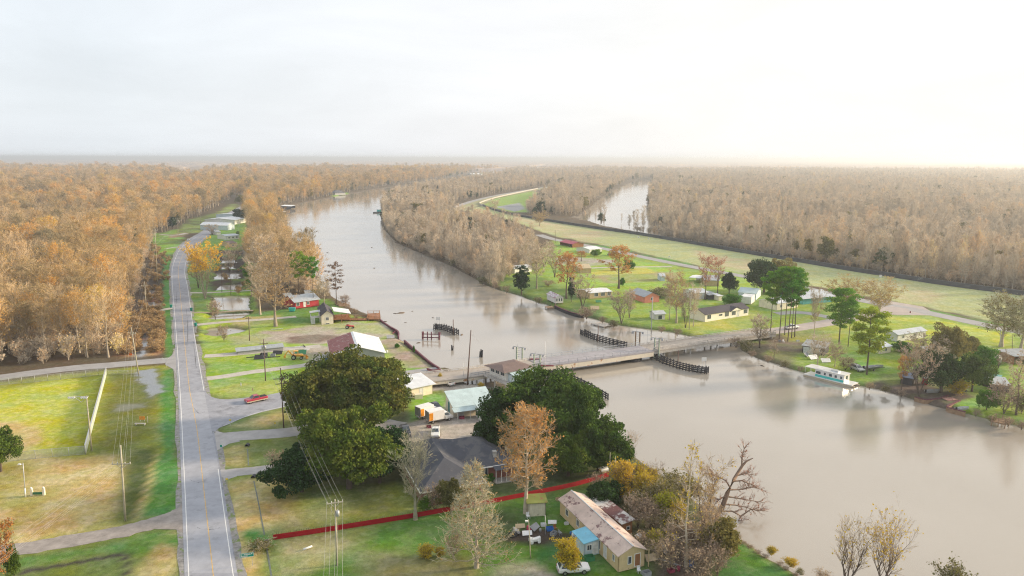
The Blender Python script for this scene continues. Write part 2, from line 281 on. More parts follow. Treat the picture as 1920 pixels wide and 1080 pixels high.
# (polygon, colour, feather in m, noise in m, cover 0..1)
PAINT = [
 ([(385,735),(480,740),(620,715),(770,700),(930,760),(960,880),(1150,880),(1120,900),(500,1012),(440,1090),(420,900)], (.14,.20,.045), 2, 2, 1),
 ([(-500,716),(0,716),(240,690),(325,684),(337,960),(345,1090),(300,1500),(-900,1500)], OLIVE, 2, 2, 1),                # ball field side
 ([(-300,735),(0,735),(200,702),(150,845),(40,862),(-300,900)], (.36,.40,.03), 4, 6, 1),
 ([(-100,770),(60,755),(140,745),(150,780),(120,830),(40,850),(-100,860)], (.42,.43,.05), 8, 8, .7),
 ([(-200,800),(30,790),(80,803),(78,822),(40,850),(-200,865)], DRY, 1.5, 1, 1),
 ([(-300,870),(170,852),(245,845),(235,925),(225,990),(150,1012),(20,1028),(-300,1060)], DRY, 3, 4, .85),
 ([(245,845),(300,835),(290,900),(272,965),(240,978),(222,975),(228,900)], (.07,.10,.02), 2, 1.5, 1),
 ([(293,850),(300,850),(285,935),(262,972),(250,975),(268,940),(280,900)], DRY, .8, 1, .8),
 ([(205,702),(300,695),(290,790),(245,860),(170,850)], (.13,.15,.022), 3, 3, 1),
 ([(303,695),(326,690),(334,840),(344,950),(320,970),(275,966),(290,900),(300,840)], VERGE, 1, 1.2, 1),
 ([(-300,1040),(60,1030),(240,1000),(345,965),(350,1090),(300,1500),(-900,1500)], (.12,.17,.035), 2, 2, 1),
 ([(250,1090),(300,1010),(330,1000),(342,1020),(330,1060),(300,1110)], DRY, 1.2, 2, .9),
 ([(250,1004),(300,999),(345,1005),(345,1030),(300,1012),(270,1040),(230,1035),(180,1035)], VERGE, .8, 1, .9),
 ([(40,1045),(230,1020),(232,1026),(60,1062),(30,1066)], VERGE, .8, 1, .8),
 ([(40,1069),(130,1055),(225,1037),(236,1035),(240,1048),(238,1090),(234,1090),(236,1050),(222,1043),(120,1062),(40,1077)], (.05,.045,.04), .3, .4, 1),
 ([(262,530),(285,455),(305,440),(322,470),(322,530),(325,672),(235,672),(240,600)], DARKB, 3, 3, 1),                     # cleared strip west of the road
 ([(240,592),(308,588),(312,660),(300,668),(225,672),(232,630)], TANB, 2, 3, .95),
 ([(272,545),(308,545),(308,575),(270,588)], (.2,.13,.08), 2, 3, .8),
 ([(285,440),(330,430),(345,440),(345,455),(325,478),(285,480)], GRASS, 3, 4, .9),
 ([(355,412),(380,405),(410,397),(436,382),(450,384),(436,396),(400,420),(370,436),(330,440)], (.2,.28,.06), 4, 5, .9),
 ([(322,440),(350,436),(350,444),(318,446)], (.32,.2,.13), 2, 3, .8),
 ([(306,480),(322,478),(322,520),(325,600),(328,670),(308,672),(307,560)], VERGE, 1.2, 1.2, 1),
 ([(350,500),(356,470),(380,440),(410,420),(445,400),(470,402),(470,440),(450,470),(455,520),(480,560),(485,600),(480,640),(385,662),(370,612),(355,545)], (.15,.30,.035), 2, 3, 1),  # east verge, houses to the north
 ([(345,520),(395,510),(400,600),(380,600),(356,560)], (.11,.2,.045), 2, 2, .9),
 ([(395,470),(455,470),(462,550),(398,556)], DARKB, 3, 4, .9),
 ([(400,545),(470,540),(478,550),(400,554)], GRASS, 1, 1, .9),
 ([(366,580),(400,590),(480,600),(560,600),(640,585),(700,600),(745,625),(820,695),(780,705),(600,720),(560,735),(490,742),(430,742),(390,735),(380,660)], GRASSY, 2, 3, 1),
 ([(470,588),(560,575),(560,560),(620,560),(650,590),(590,605),(470,608)], (.11,.24,.035), 2, 2, 1),
 ([(430,595),(520,592),(530,605),(440,615)], DRY, 2, 2, .6),
 ([(500,622),(570,612),(660,602),(740,607),(738,628),(700,640),(660,640),(600,645),(520,642),(440,646),(430,632)], GRAVEL, 2, 3, .95),
 ([(540,632),(600,628),(640,632),(600,642),(540,645)], MUD, 1.5, 3, .8),
 ([(520,655),(600,648),(660,660),(640,700),(590,690),(560,672)], GRAVEL, 1.5, 2, .95),
 ([(715,640),(745,632),(770,650),(812,690),(780,693),(755,680)], MUD, 1.5, 2, .75),
 ([(712,640),(740,634),(800,690),(765,692),(735,665)], (.36,.29,.23), 2, 3, .8),
 ([(388,684),(440,675),(560,672),(590,684),(480,700),(395,706)], GRASS, 1.5, 2, .8),
 ([(405,715),(470,702),(540,705),(530,735),(450,742),(400,730)], (.32,.31,.12), 2, 2, .7),
 ([(395,715),(450,700),(560,695),(560,712),(440,718),(410,725)], GRASS, 1, 1.5, .8),
 ([(425,800),(470,782),(530,768),(600,755),(600,800),(520,806),(450,808)], (.20,.22,.06), 1.5, 2, 1),
 ([(435,800),(480,783),(530,775),(500,800)], DRY, 2, 2, .8),
 ([(410,845),(450,830),(600,818),(620,870),(500,880),(420,878)], (.14,.19,.05), 1.5, 2, 1),
 ([(415,845),(445,835),(460,840),(460,875),(420,873)], DRY, 1.2, 1.2, .9),
 ([(420,900),(520,880),(700,870),(800,940),(790,970),(700,980),(520,1008),(505,1010),(500,1100),(445,1100),(432,980)], (.22,.27,.05), 1.5, 2, 1),
 ([(428,905),(470,895),(495,1000),(490,1100),(450,1100),(440,1000)], DRY, 1.2, 1.5, .85),
 ([(480,900),(520,893),(560,920),(560,970),(500,990)], DRY, 2, 3, .6),
 ([(510,960),(700,930),(760,950),(520,1000)], (.27,.22,.10), 3, 3, .6),
 ([(500,1013),(780,966),(940,940),(1140,890),(1200,870),(1250,905),(1330,975),(1400,1020),(1500,1090),(1500,1500),(500,1500)], (.075,.19,.022), 1.5, 2, 1),
 ([(520,1012),(640,992),(700,985),(640,1030),(560,1070),(505,1090)], (.33,.30,.13), 3, 3, .8),
 ([(700,1040),(820,1020),(900,1040),(900,1100),(700,1100)], (.26,.21,.10), 4, 4, .5),
 ([(455,1000),(480,990),(510,1010),(505,1030),(470,1030)], VERGE, .8, 1, .8),
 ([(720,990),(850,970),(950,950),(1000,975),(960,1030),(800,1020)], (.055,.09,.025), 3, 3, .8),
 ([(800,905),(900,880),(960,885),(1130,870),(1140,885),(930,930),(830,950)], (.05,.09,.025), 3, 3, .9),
 ([(930,1060),(1000,1050),(1040,1075),(1060,1090),(900,1100)], GRAVEL, 1, 1.2, .8),
 ([(950,1000),(1000,985),(1075,1000),(1090,1025),(1050,1032),(1000,1022),(950,1015)], DARKB, 1, 1, .8),
 ([(1000,1035),(1060,1010),(1070,1030),(1040,1060),(1000,1060)], (.04,.16,.03), 2, 2, .8),
 ([(1090,960),(1130,900),(1200,880),(1300,950),(1380,1020),(1350,1090),(1240,1090),(1200,1040)], (.10,.10,.04), 2, 2, .8),
 ([(1230,1010),(1320,990),(1370,1030),(1330,1090),(1220,1090)], (.10,.075,.06), 2, 2, .8),
 ([(1360,1010),(1385,1012),(1440,1052),(1500,1090),(1480,1130),(1340,1130),(1340,1050)], (.055,.17,.025), 1.5, 1.5, .95),
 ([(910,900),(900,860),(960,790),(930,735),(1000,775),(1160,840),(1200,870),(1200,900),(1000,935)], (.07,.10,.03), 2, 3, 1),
 ([(735,805),(790,775),(870,745),(960,745),(960,800),(950,850),(830,860),(740,850)], (.38,.34,.30), 1.5, 1, 1),            # yard by the trucks
 ([(780,712),(830,700),(880,700),(905,720),(900,735),(850,742),(830,730),(790,735)], (.38,.35,.31), 1, 1, 1),
 ([(770,742),(820,738),(835,745),(828,770),(770,790)], GRASS, 1, 1, 1),
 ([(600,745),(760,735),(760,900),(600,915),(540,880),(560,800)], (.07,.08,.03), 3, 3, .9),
 ([(762,690),(822,690),(826,698),(790,706),(770,705)], GRASS, .8, .8, 1),
 # east bank
 ([(905,520),(960,500),(1040,450),(1150,470),(1280,500),(1480,536),(1640,570),(1760,594),(1920,624),(2300,700),(2300,920),(1920,806),(1770,768),(1500,700),(1400,660),(1380,640),(1250,624),(1100,596),(960,552)], (.20,.31,.04), 2.5, 3, 1),
 ([(1060,455),(1200,490),(1290,515),(1290,550),(1090,540),(1010,520),(1010,480)], (.24,.40,.035), 3, 4, .8),
 ([(1160,505),(1270,512),(1270,528),(1140,530),(1110,520)], (.32,.28,.14), 3, 3, .7),
 ([(1110,505),(1210,500),(1230,512),(1115,516)], (.44,.44,.06), 2, 2, .8),
 ([(905,520),(1020,520),(1110,560),(1130,598),(1080,588),(960,550)], (.10,.18,.035), 3, 3, .8),
 ([(1280,600),(1420,580),(1440,600),(1400,615),(1290,628)], (.38,.40,.07), 2, 2, .8),
 ([(1310,500),(1350,500),(1420,520),(1420,545),(1330,540)], (.26,.42,.05), 2, 3, .7),
 ([(1395,648),(1440,630),(1540,610),(1560,640),(1500,660),(1480,690),(1400,665)], (.13,.11,.07), 2, 2, .85),
 ([(1440,640),(1490,625),(1500,660),(1490,685),(1450,678)], MUD, 2, 2, .7),
 ([(1460,612),(1500,590),(1600,590),(1640,600),(1560,640),(1480,640)], (.30,.34,.06), 2, 3, .6),
 ([(1620,590),(1750,596),(1900,630),(1920,680),(1820,670),(1700,640),(1620,620)], (.36,.43,.05), 3, 4, .8),
 ([(1600,660),(1660,680),(1690,715),(1600,705)], (.16,.36,.02), 2, 2, .8),
 ([(1650,700),(1780,705),(1850,760),(1780,765),(1700,745),(1640,725)], (.11,.085,.075), 2, 2, .9),
 ([(1790,755),(1850,740),(1860,760),(1840,775),(1800,768)], GRASS, 1, 1, .8),
 ([(1850,680),(1885,680),(1880,720),(1850,730)], (.08,.22,.03), 2, 2, .9),
 ([(1050,480),(1150,488),(1145,495),(1100,500),(1040,495)], (.4,.36,.33), 2, 3, .8),
 # the levee field
 ([(868,395),(905,386),(960,403),(1040,417),(1200,440),(1400,475),(1600,508),(1750,530),(1920,552),(2400,640),(2400,730),(1920,612),(1760,582),(1640,558),(1480,528),(1280,492),(1150,463),(1040,443),(990,425),(930,404)], FIELD, 2, 3, 1),
 ([(960,405),(1100,430),(1150,440),(1100,455),(1000,425)], FIELDT, 6, 8, .8),
 ([(1300,468),(1500,510),(1500,525),(1320,492)], FIELDT, 5, 6, .7),
 ([(1600,515),(1760,540),(1760,575),(1640,552)], FIELDT, 5, 6, .5),
 ([(1055,450),(1180,468),(1190,474),(1120,466),(1050,456)], VERGE, 2, 2, .9),
 ([(1190,474),(1290,492),(1300,499),(1240,489)], VERGE, 2, 2, .9),
 ([(1700,572),(1900,612),(1900,617),(1760,588)], (.10,.26,.04), 2, 2, .9),
 ([(906,384),(925,373),(1000,358),(1010,362),(985,378),(990,398),(960,398)], (.22,.36,.05), 3, 3, 1),
 ([(930,388),(975,380),(985,392),(965,397)], ASPH, 3, 2, 1),
 ([(835,394),(880,378),(940,364),(1030,349),(1070,344),(1075,346),(1000,358),(930,371),(905,384),(880,394)], (.30,.30,.15), 4, 4, 1),
 ([(895,325),(930,319),(950,318),(945,322),(915,328)], (.3,.33,.15), 10, 10, 1),
 ([(1120,324),(1160,324),(1160,328),(1125,329)], (.3,.33,.2), 20, 20, 1),
 ([(620,365),(650,360),(655,364),(625,368)], GRASS, 4, 4, 1),
]
WET = [([(262,696),(285,694),(296,712),(297,735),(285,752),(272,748),(280,728),(268,712)], 1.0), ([(215,760),(262,754),(285,752),(284,764),(215,771)], .55),
 ([(270,622),(282,640),(268,668),(262,672),(245,672),(262,655)], 1.2), ([(278,545),(292,546),(290,558),(278,560)], 1.0), ([(278,568),(290,567),(288,578),(276,580)], 1.0),
 ([(245,895),(256,890),(250,925),(240,925)], .6), ([(1195,940),(1210,930),(1215,945),(1200,950)], .0)]

def axis(lo_fine, hi_fine, step, growth, far):
    a = list(np.arange(lo_fine, hi_fine, step)); s = step; v = a[-1]
    while v < far: s *= growth; v += s; a.append(v)
    return a
xr = axis(0, 260, 1.15, 1.035, 26000); xs = np.array([-v for v in xr[:0:-1]] + xr)
ys = list(np.arange(60, 330, 1.0))
while ys[-1] < 2600: ys.append(ys[-1] * 1.0045)
while ys[-1] < 32000: ys.append(ys[-1] * 1.06)
ys = np.array([-3000, -800, -200, 0, 30] + ys)
GX, GY = np.meshgrid(xs, ys)
wob = (fbm(GX, GY, 9, 3, 5) - .5) * 2
C = np.empty(GX.shape + (3,)); C[:] = FOREST
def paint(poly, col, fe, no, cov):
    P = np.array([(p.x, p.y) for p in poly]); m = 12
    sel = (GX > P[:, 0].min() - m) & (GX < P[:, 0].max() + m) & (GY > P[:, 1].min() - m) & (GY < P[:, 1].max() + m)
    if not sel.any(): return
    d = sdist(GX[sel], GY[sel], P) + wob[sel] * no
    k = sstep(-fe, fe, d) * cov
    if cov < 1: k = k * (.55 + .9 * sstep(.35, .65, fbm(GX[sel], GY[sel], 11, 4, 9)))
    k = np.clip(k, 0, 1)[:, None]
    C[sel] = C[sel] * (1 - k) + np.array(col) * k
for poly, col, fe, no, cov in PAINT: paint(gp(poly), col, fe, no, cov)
ft = fbm(GX, GY, 30, 4, 21)[..., None]
C = C * (.86 + .28 * ft)
WETA = np.zeros(GX.shape)
for poly, s in WET:
    P = np.array([(p.x, p.y) for p in gp(poly)]); sel = (abs(GX) < 400) & (GY < 700)
    d = sdist(GX[sel], GY[sel], P) + (fbm(GX[sel], GY[sel], 5, 3, 31) - .5) * 7
    WETA[sel] = np.maximum(WETA[sel], sstep(-1.2, 1.5, d) * min(1, s))
near = GY < 7000
dR = np.full(GX.shape, -1e3)
dR[near] = sdist(GX[near], GY[near], [(p.x, p.y) for p in rv])
dC = np.full(GX.shape, -1e3); dC[near] = sdist(GX[near], GY[near], [(p.x, p.y) for p in ch])
dF = np.full(GX.shape, -1e3); dF[near] = sdist(GX[near], GY[near], [(p.x, p.y) for p in fw])
wv = (fbm(GX, GY, 6, 3, 3) - .5)
Z = (fbm(GX, GY, 18, 3, 14) - .5) * .12
bank = dR + wv * 2.2
Z = np.where(bank > -2.5, np.interp(bank, [-2.5, -1.2, .3, 3], [0, -.25, -1.25, -3]), Z)
Z = np.where(dC > -4, np.interp(dC + wv * 8, [-4, 0, 6], [0, -1.0, -3]), Z)
Z = np.where(dF > -4, -3, Z)
dS = np.full(GX.shape, -1e3); s_ = near & (GX > 0); dS[s_] = sdist(GX[s_], GY[s_], [(p.x, p.y) for p in sw])
Z = np.where(dS > -5, np.minimum(Z, -1.0 * sstep(-5, 6, dS) + (fbm(GX, GY, 26, 3, 44) - .56) * 1.3 * sstep(-5, 6, dS)), Z)
for P in pd:
    s_ = (GX < 0) & (GX > -300) & (GY < 600) & (GY > 150)
    d = sdist(GX[s_], GY[s_], [(p.x, p.y) for p in P]) + (fbm(GX[s_], GY[s_], 4, 3, 8) - .5) * 4
    Z[s_] = np.minimum(Z[s_], np.interp(d, [-2, 0, 2], [0.1, -1.0, -1.6]))
# muddy, darker soil where the bank falls to the water
wetb = sstep(-.35, -1.0, Z)[..., None]
C = C * (1 - .8 * wetb) + np.array((.085, .068, .055)) * .8 * wetb
ny, nx = GX.shape
V = np.stack([GX, GY, Z], -1).reshape(-1, 3)
ii = np.arange(ny * nx).reshape(ny, nx)
Q = np.stack([ii[:-1, :-1], ii[:-1, 1:], ii[1:, 1:], ii[1:, :-1]], -1).reshape(-1, 4)

gm = bpy.data.materials.new('ground'); gm.use_nodes = True; t = gm.node_tree; N = t.nodes; L = t.links; b = N['Principled BSDF']
at = N.new('ShaderNodeAttribute'); at.attribute_name = 'Col'; wt = N.new('ShaderNodeAttribute'); wt.attribute_name = 'wet'
geo = N.new('ShaderNodeNewGeometry')
def tex(scale, det=5, ro=.6, vec=None):
    n = N.new('ShaderNodeTexNoise'); n.inputs['Scale'].default_value = scale; n.inputs['Detail'].default_value = det; n.inputs['Roughness'].default_value = ro
    L.new(vec or geo.outputs['Position'], n.inputs[0]); return n
def mrange(src, a0, a1, b0, b1):
    m = N.new('ShaderNodeMapRange'); L.new(src, m.inputs[0])
    for i, v_ in enumerate((a0, a1, b0, b1)): m.inputs[i + 1].default_value = v_
    return m.outputs[0]
def mixc(f, a, bb):
    m = N.new('ShaderNodeMix'); m.data_type = 'RGBA'
    if isinstance(f, float): m.inputs[0].default_value = f
    else: L.new(f, m.inputs[0])
    for k, s_ in ((6, a), (7, bb)):
        if isinstance(s_, tuple): m.inputs[k].default_value = (*s_, 1)
        else: L.new(s_, m.inputs[k])
    return m.outputs[2]
n1 = tex(.9, 6, .7); n2 = tex(.11, 4, .6); n3 = tex(6, 3, .7)
hs = N.new('ShaderNodeHueSaturation'); L.new(at.outputs['Color'], hs.inputs['Color'])
L.new(mrange(n2.outputs[0], .3, .7, .47, .53), hs.inputs['Hue']); L.new(mrange(n1.outputs[0], .3, .7, .72, 1.3), hs.inputs['Value']); L.new(mrange(n2.outputs[0], .3, .7, 1.15, .8), hs.inputs['Saturation'])
c_ = mixc(mrange(n3.outputs[0], .45, .75, 0, .22), hs.outputs[0], (.24, .22, .08))
n4 = tex(.33, 8, .72); hs2 = N.new('ShaderNodeHueSaturation'); hs2.inputs['Hue'].default_value = .482; hs2.inputs['Value'].default_value = 1.22; hs2.inputs['Saturation'].default_value = .8; L.new(c_, hs2.inputs['Color'])
c_ = mixc(mrange(n4.outputs[0], .49, .56, 0, .7), c_, hs2.outputs[0])
n5 = tex(2.2, 6, .75); hs3 = N.new('ShaderNodeHueSaturation'); hs3.inputs['Value'].default_value = .62; L.new(c_, hs3.inputs['Color']); c_ = mixc(mrange(n5.outputs[0], .55, .66, 0, .75), c_, hs3.outputs[0])
c_ = mixc(wt.outputs['Fac'], c_, (.16, .17, .18))
L.new(c_, b.inputs['Base Color'])
L.new(mrange(wt.outputs['Fac'], .3, .8, .95, .06), b.inputs['Roughness']); L.new(mrange(wt.outputs['Fac'], .3, .8, .15, .8), b.inputs['Specular IOR Level'])
bp = N.new('ShaderNodeBump'); bp.inputs['Distance'].default_value = .25; L.new(n3.outputs[0], bp.inputs['Height']); L.new(mrange(wt.outputs['Fac'], .2, .7, .5, 0), bp.inputs['Strength']); L.new(bp.outputs[0], b.inputs['Normal'])
me = npmesh('ground', V, Q, [gm], smooth=True)
ca = me.color_attributes.new('Col', 'FLOAT_COLOR', 'POINT')
ca.data.foreach_set('color', np.concatenate([C.reshape(-1, 3), np.ones((ny * nx, 1))], 1).astype(np.float32).ravel())
wa = me.attributes.new('wet', 'FLOAT', 'POINT'); wa.data.foreach_set('value', WETA.astype(np.float32).ravel())
tag(link('ground', me), kind='structure')

wm = bpy.data.materials.new('water'); wm.use_nodes = True; t = wm.node_tree; N = t.nodes; L = t.links; b = N['Principled BSDF']
geo = N.new('ShaderNodeNewGeometry')
wn = tex(.02, 3, .5); wc = mixc(mrange(wn.outputs[0], .35, .65, 0, 1), (.325, .293, .25), (.37, .338, .295)); L.new(wc, b.inputs['Base Color'])
b.inputs['Roughness'].default_value = .03; b.inputs['IOR'].default_value = 1.75; b.inputs['Specular IOR Level'].default_value = .6
mpw = N.new('ShaderNodeMapping'); mpw.inputs['Scale'].default_value = (.8, 1.5, 1); mpw.inputs['Rotation'].default_value = (0, 0, R(12)); L.new(geo.outputs['Position'], mpw.inputs[0])
w1 = tex(.9, 7, .68, mpw.outputs[0]); w2 = tex(.03, 2, .5)
bp = N.new('ShaderNodeBump'); bp.inputs['Distance'].default_value = .05; L.new(w1.outputs[0], bp.inputs['Height']); L.new(mrange(w2.outputs[0], .35, .65, .22, .6), bp.inputs['Strength']); L.new(bp.outputs[0], b.inputs['Normal'])
wb = MB(); wb.poly([(-26000, -3000, WZ), (26000, -3000, WZ), (26000, 32000, WZ), (-26000, 32000, WZ)])
tag(wb.build('water', wm), kind='structure')

# ------------------------------------------------------------------ roads: asphalt strips, painted lines
M_asph = mat('asphalt', (.30,.31,.35), .9, var=.16, scale=.5, bump=.2, bscale=30, dirt=((.22,.225,.25), .22, .56))
M_asph2 = mat('asphalt_old', (.33,.325,.33), .9, var=.14, scale=.3, bump=.2, bscale=30, dirt=((.26,.25,.24), .5, .6))
M_conc = mat('concrete_drive', (.46,.43,.39), .9, var=.15, scale=.5, bump=.2, bscale=20, dirt=((.36,.33,.28), .4, .58))
M_white = mat('line_white', (.72,.72,.70), .7, var=.08, scale=3); M_yel = mat('line_yellow', (.62,.40,.12), .7, var=.2, scale=1)
def strip(name, ptsL, ptsR, z, m):
    """paved sheet between two edge lines given as world points; skirted so that it has a thickness"""
    mb = MB(); A = [Vector((p.x, p.y, z)) for p in ptsL]; B = [Vector((p.x, p.y, z)) for p in ptsR]
    for i in range(len(A) - 1):
        mb.poly([A[i], A[i + 1], B[i + 1], B[i]][::-1])
        for e0, e1 in ((A[i], A[i + 1]), (B[i + 1], B[i])):
            mb.poly([e0, e1, e1 - Vector((0, 0, .2)), e0 - Vector((0, 0, .2))])
    return tag(mb.build(name, m), kind='structure')
def smooth_line(P, n=6):
    P = [Vector(p) for p in P]; o = []
    for i in range(len(P) - 1):
        p0, p1, p2, p3 = P[max(i - 1, 0)], P[i], P[i + 1], P[min(i + 2, len(P) - 1)]
        for k in range(n):
            u = k / n; o.append(.5 * ((2 * p1) + (p2 - p0) * u + (2 * p0 - 5 * p1 + 4 * p2 - p3) * u * u + (3 * p1 - p0 - 3 * p2 + p3) * u ** 3))
    o.append(P[-1]); return o
def offset(P, d):
    o = []
    for i, p in enumerate(P):
        t_ = (P[min(i + 1, len(P) - 1)] - P[max(i - 1, 0)]); t_.z = 0; t_.normalize()
        o.append(p + Vector((-t_.y, t_.x, 0)) * d)
    return o
def path(name, px, wd, z, m, n=6, jag=0.0):
    c = smooth_line(gp(px), n); rg = random.Random(len(px) * 7 + int(wd * 10))
    Lf = offset(c, wd / 2); Rt = offset(c, -wd / 2)
    if jag:
        Lf = [p + Vector((rg.uniform(-jag, jag), rg.uniform(-jag, jag), 0)) for p in Lf]; Rt = [p + Vector((rg.uniform(-jag, jag), rg.uniform(-jag, jag), 0)) for p in Rt]
    return strip(name, Lf, Rt, z, m), c
RL = [(350,1300),(346,1080),(340,900),(333,720),(326,620),(321,540),(320,517),(321,500),(327,480),(337,461),(355,448),(376,436),(390,425),(410,410),(433,396.5),(452,387),(470,380)]
RR = [(480,1300),(446,1080),(413,880),(398,790),(384,725),(364,620),(353,540),(348,517),(348,504),(352,490),(361,472),(375,456),(391,442),(404,429),(420,414),(440,400),(457,390),(473,382)]
WL = [(366,1300),(354,1080),(346,900),(338,740),(330,620),(323.5,540),(322.5,517),(324,500),(330,482),(340,464),(358,451),(379,438.5)]
WR1 = [(478,1300),(437.5,1080),(409,880)]; WR2 = [(382.5,733),(363,620),(352,540),(347,517),(346.5,505),(349,490),(359,472),(373,456),(389,442)]
YL = [(423,1300),(400,1080),(378,880),(370,810),(362,765),(354,720),(345,630),(337,540),(334.5,517),(335,500),(341,482),(352,464),(368,451),(384,439)]
def resample(P, n=60):
    P = smooth_line(gp(P), 8); y0, y1 = P[0].y, P[-1].y
    Y = np.array([p.y for p in P]); X = np.array([p.x for p in P]); yy = y0 + (y1 - y0) * (np.linspace(0, 1, n) ** 1.3)
    return [Vector((float(np.interp(y, Y, X)), float(y), 0)) for y in yy]
strip('road', resample(RL), resample(RR), .06, M_asph)
def line(px, wd, m, z=.066, name='road_marking'):
    c = resample(px, 50); return strip(name, offset(c, wd / 2), offset(c, -wd / 2), z, m)
line(WL, .13, M_white); line(WR1, .13, M_white); line(WR2, .13, M_white)
line(YL, .12, M_yel)
M_shou = mat('gravel_shoulder', (.27,.26,.25), .95, var=.35, scale=1.2, dirt=((.16,.22,.06), .5, .54))
rl_, rr_ = resample(RL, 130), resample(RR, 130); rj = random.Random(4)
strip('road_shoulder', [p + Vector((-.9 + rj.uniform(-.35, .35), 0, 0)) for p in rl_], [p + Vector((1, 0, 0)) for p in rl_], .03, M_shou); strip('road_shoulder', [p - Vector((1, 0, 0)) for p in rr_], [p + Vector((1.0 + rj.uniform(-.4, .4), 0, 0)) for p in rr_], .03, M_shou)
# older paler asphalt south of the turn-off, dark tar seams
strip('road_patch', gp([(346,1075),(342,960),(339,860),(337,738)]), gp([(444,1075),(423,960),(407,860),(383,735)]), .0625, mat('asphalt_pale', (.35,.36,.40), .9, var=.12, scale=.5, dirt=((.29,.30,.33), .3, .58)))
M_tar = mat('tar_seam', (.12,.12,.13), .7)
for sx in ([(348,560),(352,620),(350,650)], [(330,540),(331,560),(329,575)], [(362,640),(368,690)], [(360,760),(372,775),(384,772)], [(355,900),(372,905),(384,902)], [(368,990),(392,994),(412,990)]): path('tar_seam', sx, .10, .064, M_tar, jag=.12)
# side streets and drives
sr, c_side = path('side_road', [(392,775),(440,766),(480,757),(560,740),(640,722),(720,708),(775,701),(830,694)], 7.5, .05, M_asph2)
def ev(px, n=24):
    c_ = smooth_line(gp(px), 8); d_ = [0]
    for i in range(1, len(c_)): d_.append(d_[-1] + (c_[i] - c_[i - 1]).length)
    tt = np.linspace(0, d_[-1], n); return [Vector((float(np.interp(t, d_, [p[0] for p in c_])), float(np.interp(t, d_, [p[1] for p in c_])), 0)) for t in tt]
lowe = ev([(402,810),(412,802),(428,796),(455,784),(490,773),(530,764),(575,752)])
strip('side_road', ev([(380,728),(394,743),(420,749),(460,746),(505,740),(545,732),(580,725)]), lowe, .054, M_asph)
strip('road_marking', [p + Vector((0, .55, 0)) for p in lowe[3:]], [p + Vector((0, .38, 0)) for p in lowe[3:]], .062, M_white)
path('side_road', [(-200,737),(0,708),(120,692),(240,682),(330,674)], 6.2, .05, M_asph2, jag=.15)
strip('side_road', gp([(310,676),(325,664),(329,650)]), gp([(310,684),(326,693),(331,705)]), .044, M_asph2)
path('gravel_road', [(-200,1060),(50,1028),(150,1011),(240,994),(300,977),(345,962)], 4.2, .05, mat('gravel_track', (.30,.27,.25), .95, var=.25, scale=.5, dirt=((.13,.12,.13), .12, .56)), jag=.25)
strip('gravel_road', gp([(290,985),(330,960),(345,938)]), gp([(290,992),(330,993),(350,1003)]), .042, MATS['gravel_track'])
path('driveway', [(383,668),(440,664),(520,656),(600,649)], 4.0, .05, M_conc, jag=.12)
path('driveway', [(388,710),(420,706),(470,698),(540,689),(580,683),(600,672),(620,664)], 3.6, .05, M_conc, jag=.12)
path('driveway', [(370,609),(420,604),(480,600),(555,594)], 3.4, .05, M_conc, jag=.12)
path('driveway', [(356,549),(390,549),(430,547),(480,544)], 2.6, .05, M_conc, jag=.1)
path('driveway', [(362,586),(400,586),(440,583),(475,582)], 2.0, .05, mat('dirt_track', (.30,.25,.18), .95, var=.2), jag=.12)
path('driveway', [(243,592),(280,586),(327,577)], 3.4, .05, M_conc, jag=.15)
path('driveway', [(300,440),(330,441),(350,437)], 4, .05, M_conc); path('driveway', [(310,466),(335,463)], 3, .05, M_conc)
path('driveway', [(395,822),(420,820),(470,816),(540,811),(600,800),(680,790),(750,800)], 5.6, .05, mat('concrete_lot', (.40,.385,.38), .9, var=.16, scale=.4, bump=.2), jag=.1)
path('driveway', [(412,889),(440,886),(480,882),(520,876),(600,862)], 3.6, .05, MATS['concrete_lot'], jag=.1)
strip('driveway', gp([(404,808),(420,812),(440,814)]), gp([(406,845),(430,832),(450,828)]), .045, MATS['concrete_lot'])
strip('driveway', gp([(415,880),(425,884),(440,886)]), gp([(420,902),(430,898),(445,893)]), .045, MATS['concrete_lot'])
path('side_road', [(1010,440),(1040,449),(1110,462),(1150,470),(1215,484),(1280,497),(1350,510),(1480,534),(1560,552),(1640,568),(1700,578),(1760,591),(1850,610),(1920,624),(2100,660)], 7.5, .05, M_asph2)
path('side_road', [(820,398),(850,389),(880,379),(910,371),(950,363),(1010,353),(1060,347)], 9, .05, M_asph2)
path('driveway', [(1100,503),(1160,501),(1260,500)], 3, .05, M_conc)
path('side_road', [(1396,627),(1440,622),(1480,617),(1530,609),(1580,600),(1640,588),(1690,577)], 7.5, .052, mat('road_pink', (.40,.35,.33), .9, var=.12, scale=.3))
path('driveway', [(1455,588),(1500,586),(1540,592),(1580,600)], 5, .046, M_asph2)
strip('driveway', gp([(1640,560),(1660,590)]), gp([(1730,575),(1760,592)]), .045, MATS['road_pink'])
# narrow drainage swales on the west side of the near lawn
path('drainage_swale', [(464,842),(465,856),(466,873)], .22, .03, mat('swale', (.12,.14,.12), .35, var=.3)); path('drainage_swale', [(476,902),(484,940),(496,1003)], .2, .03, MATS['swale']); path('drainage_swale', [(500,1026),(504,1050),(512,1100)], .24, .03, MATS['swale'])
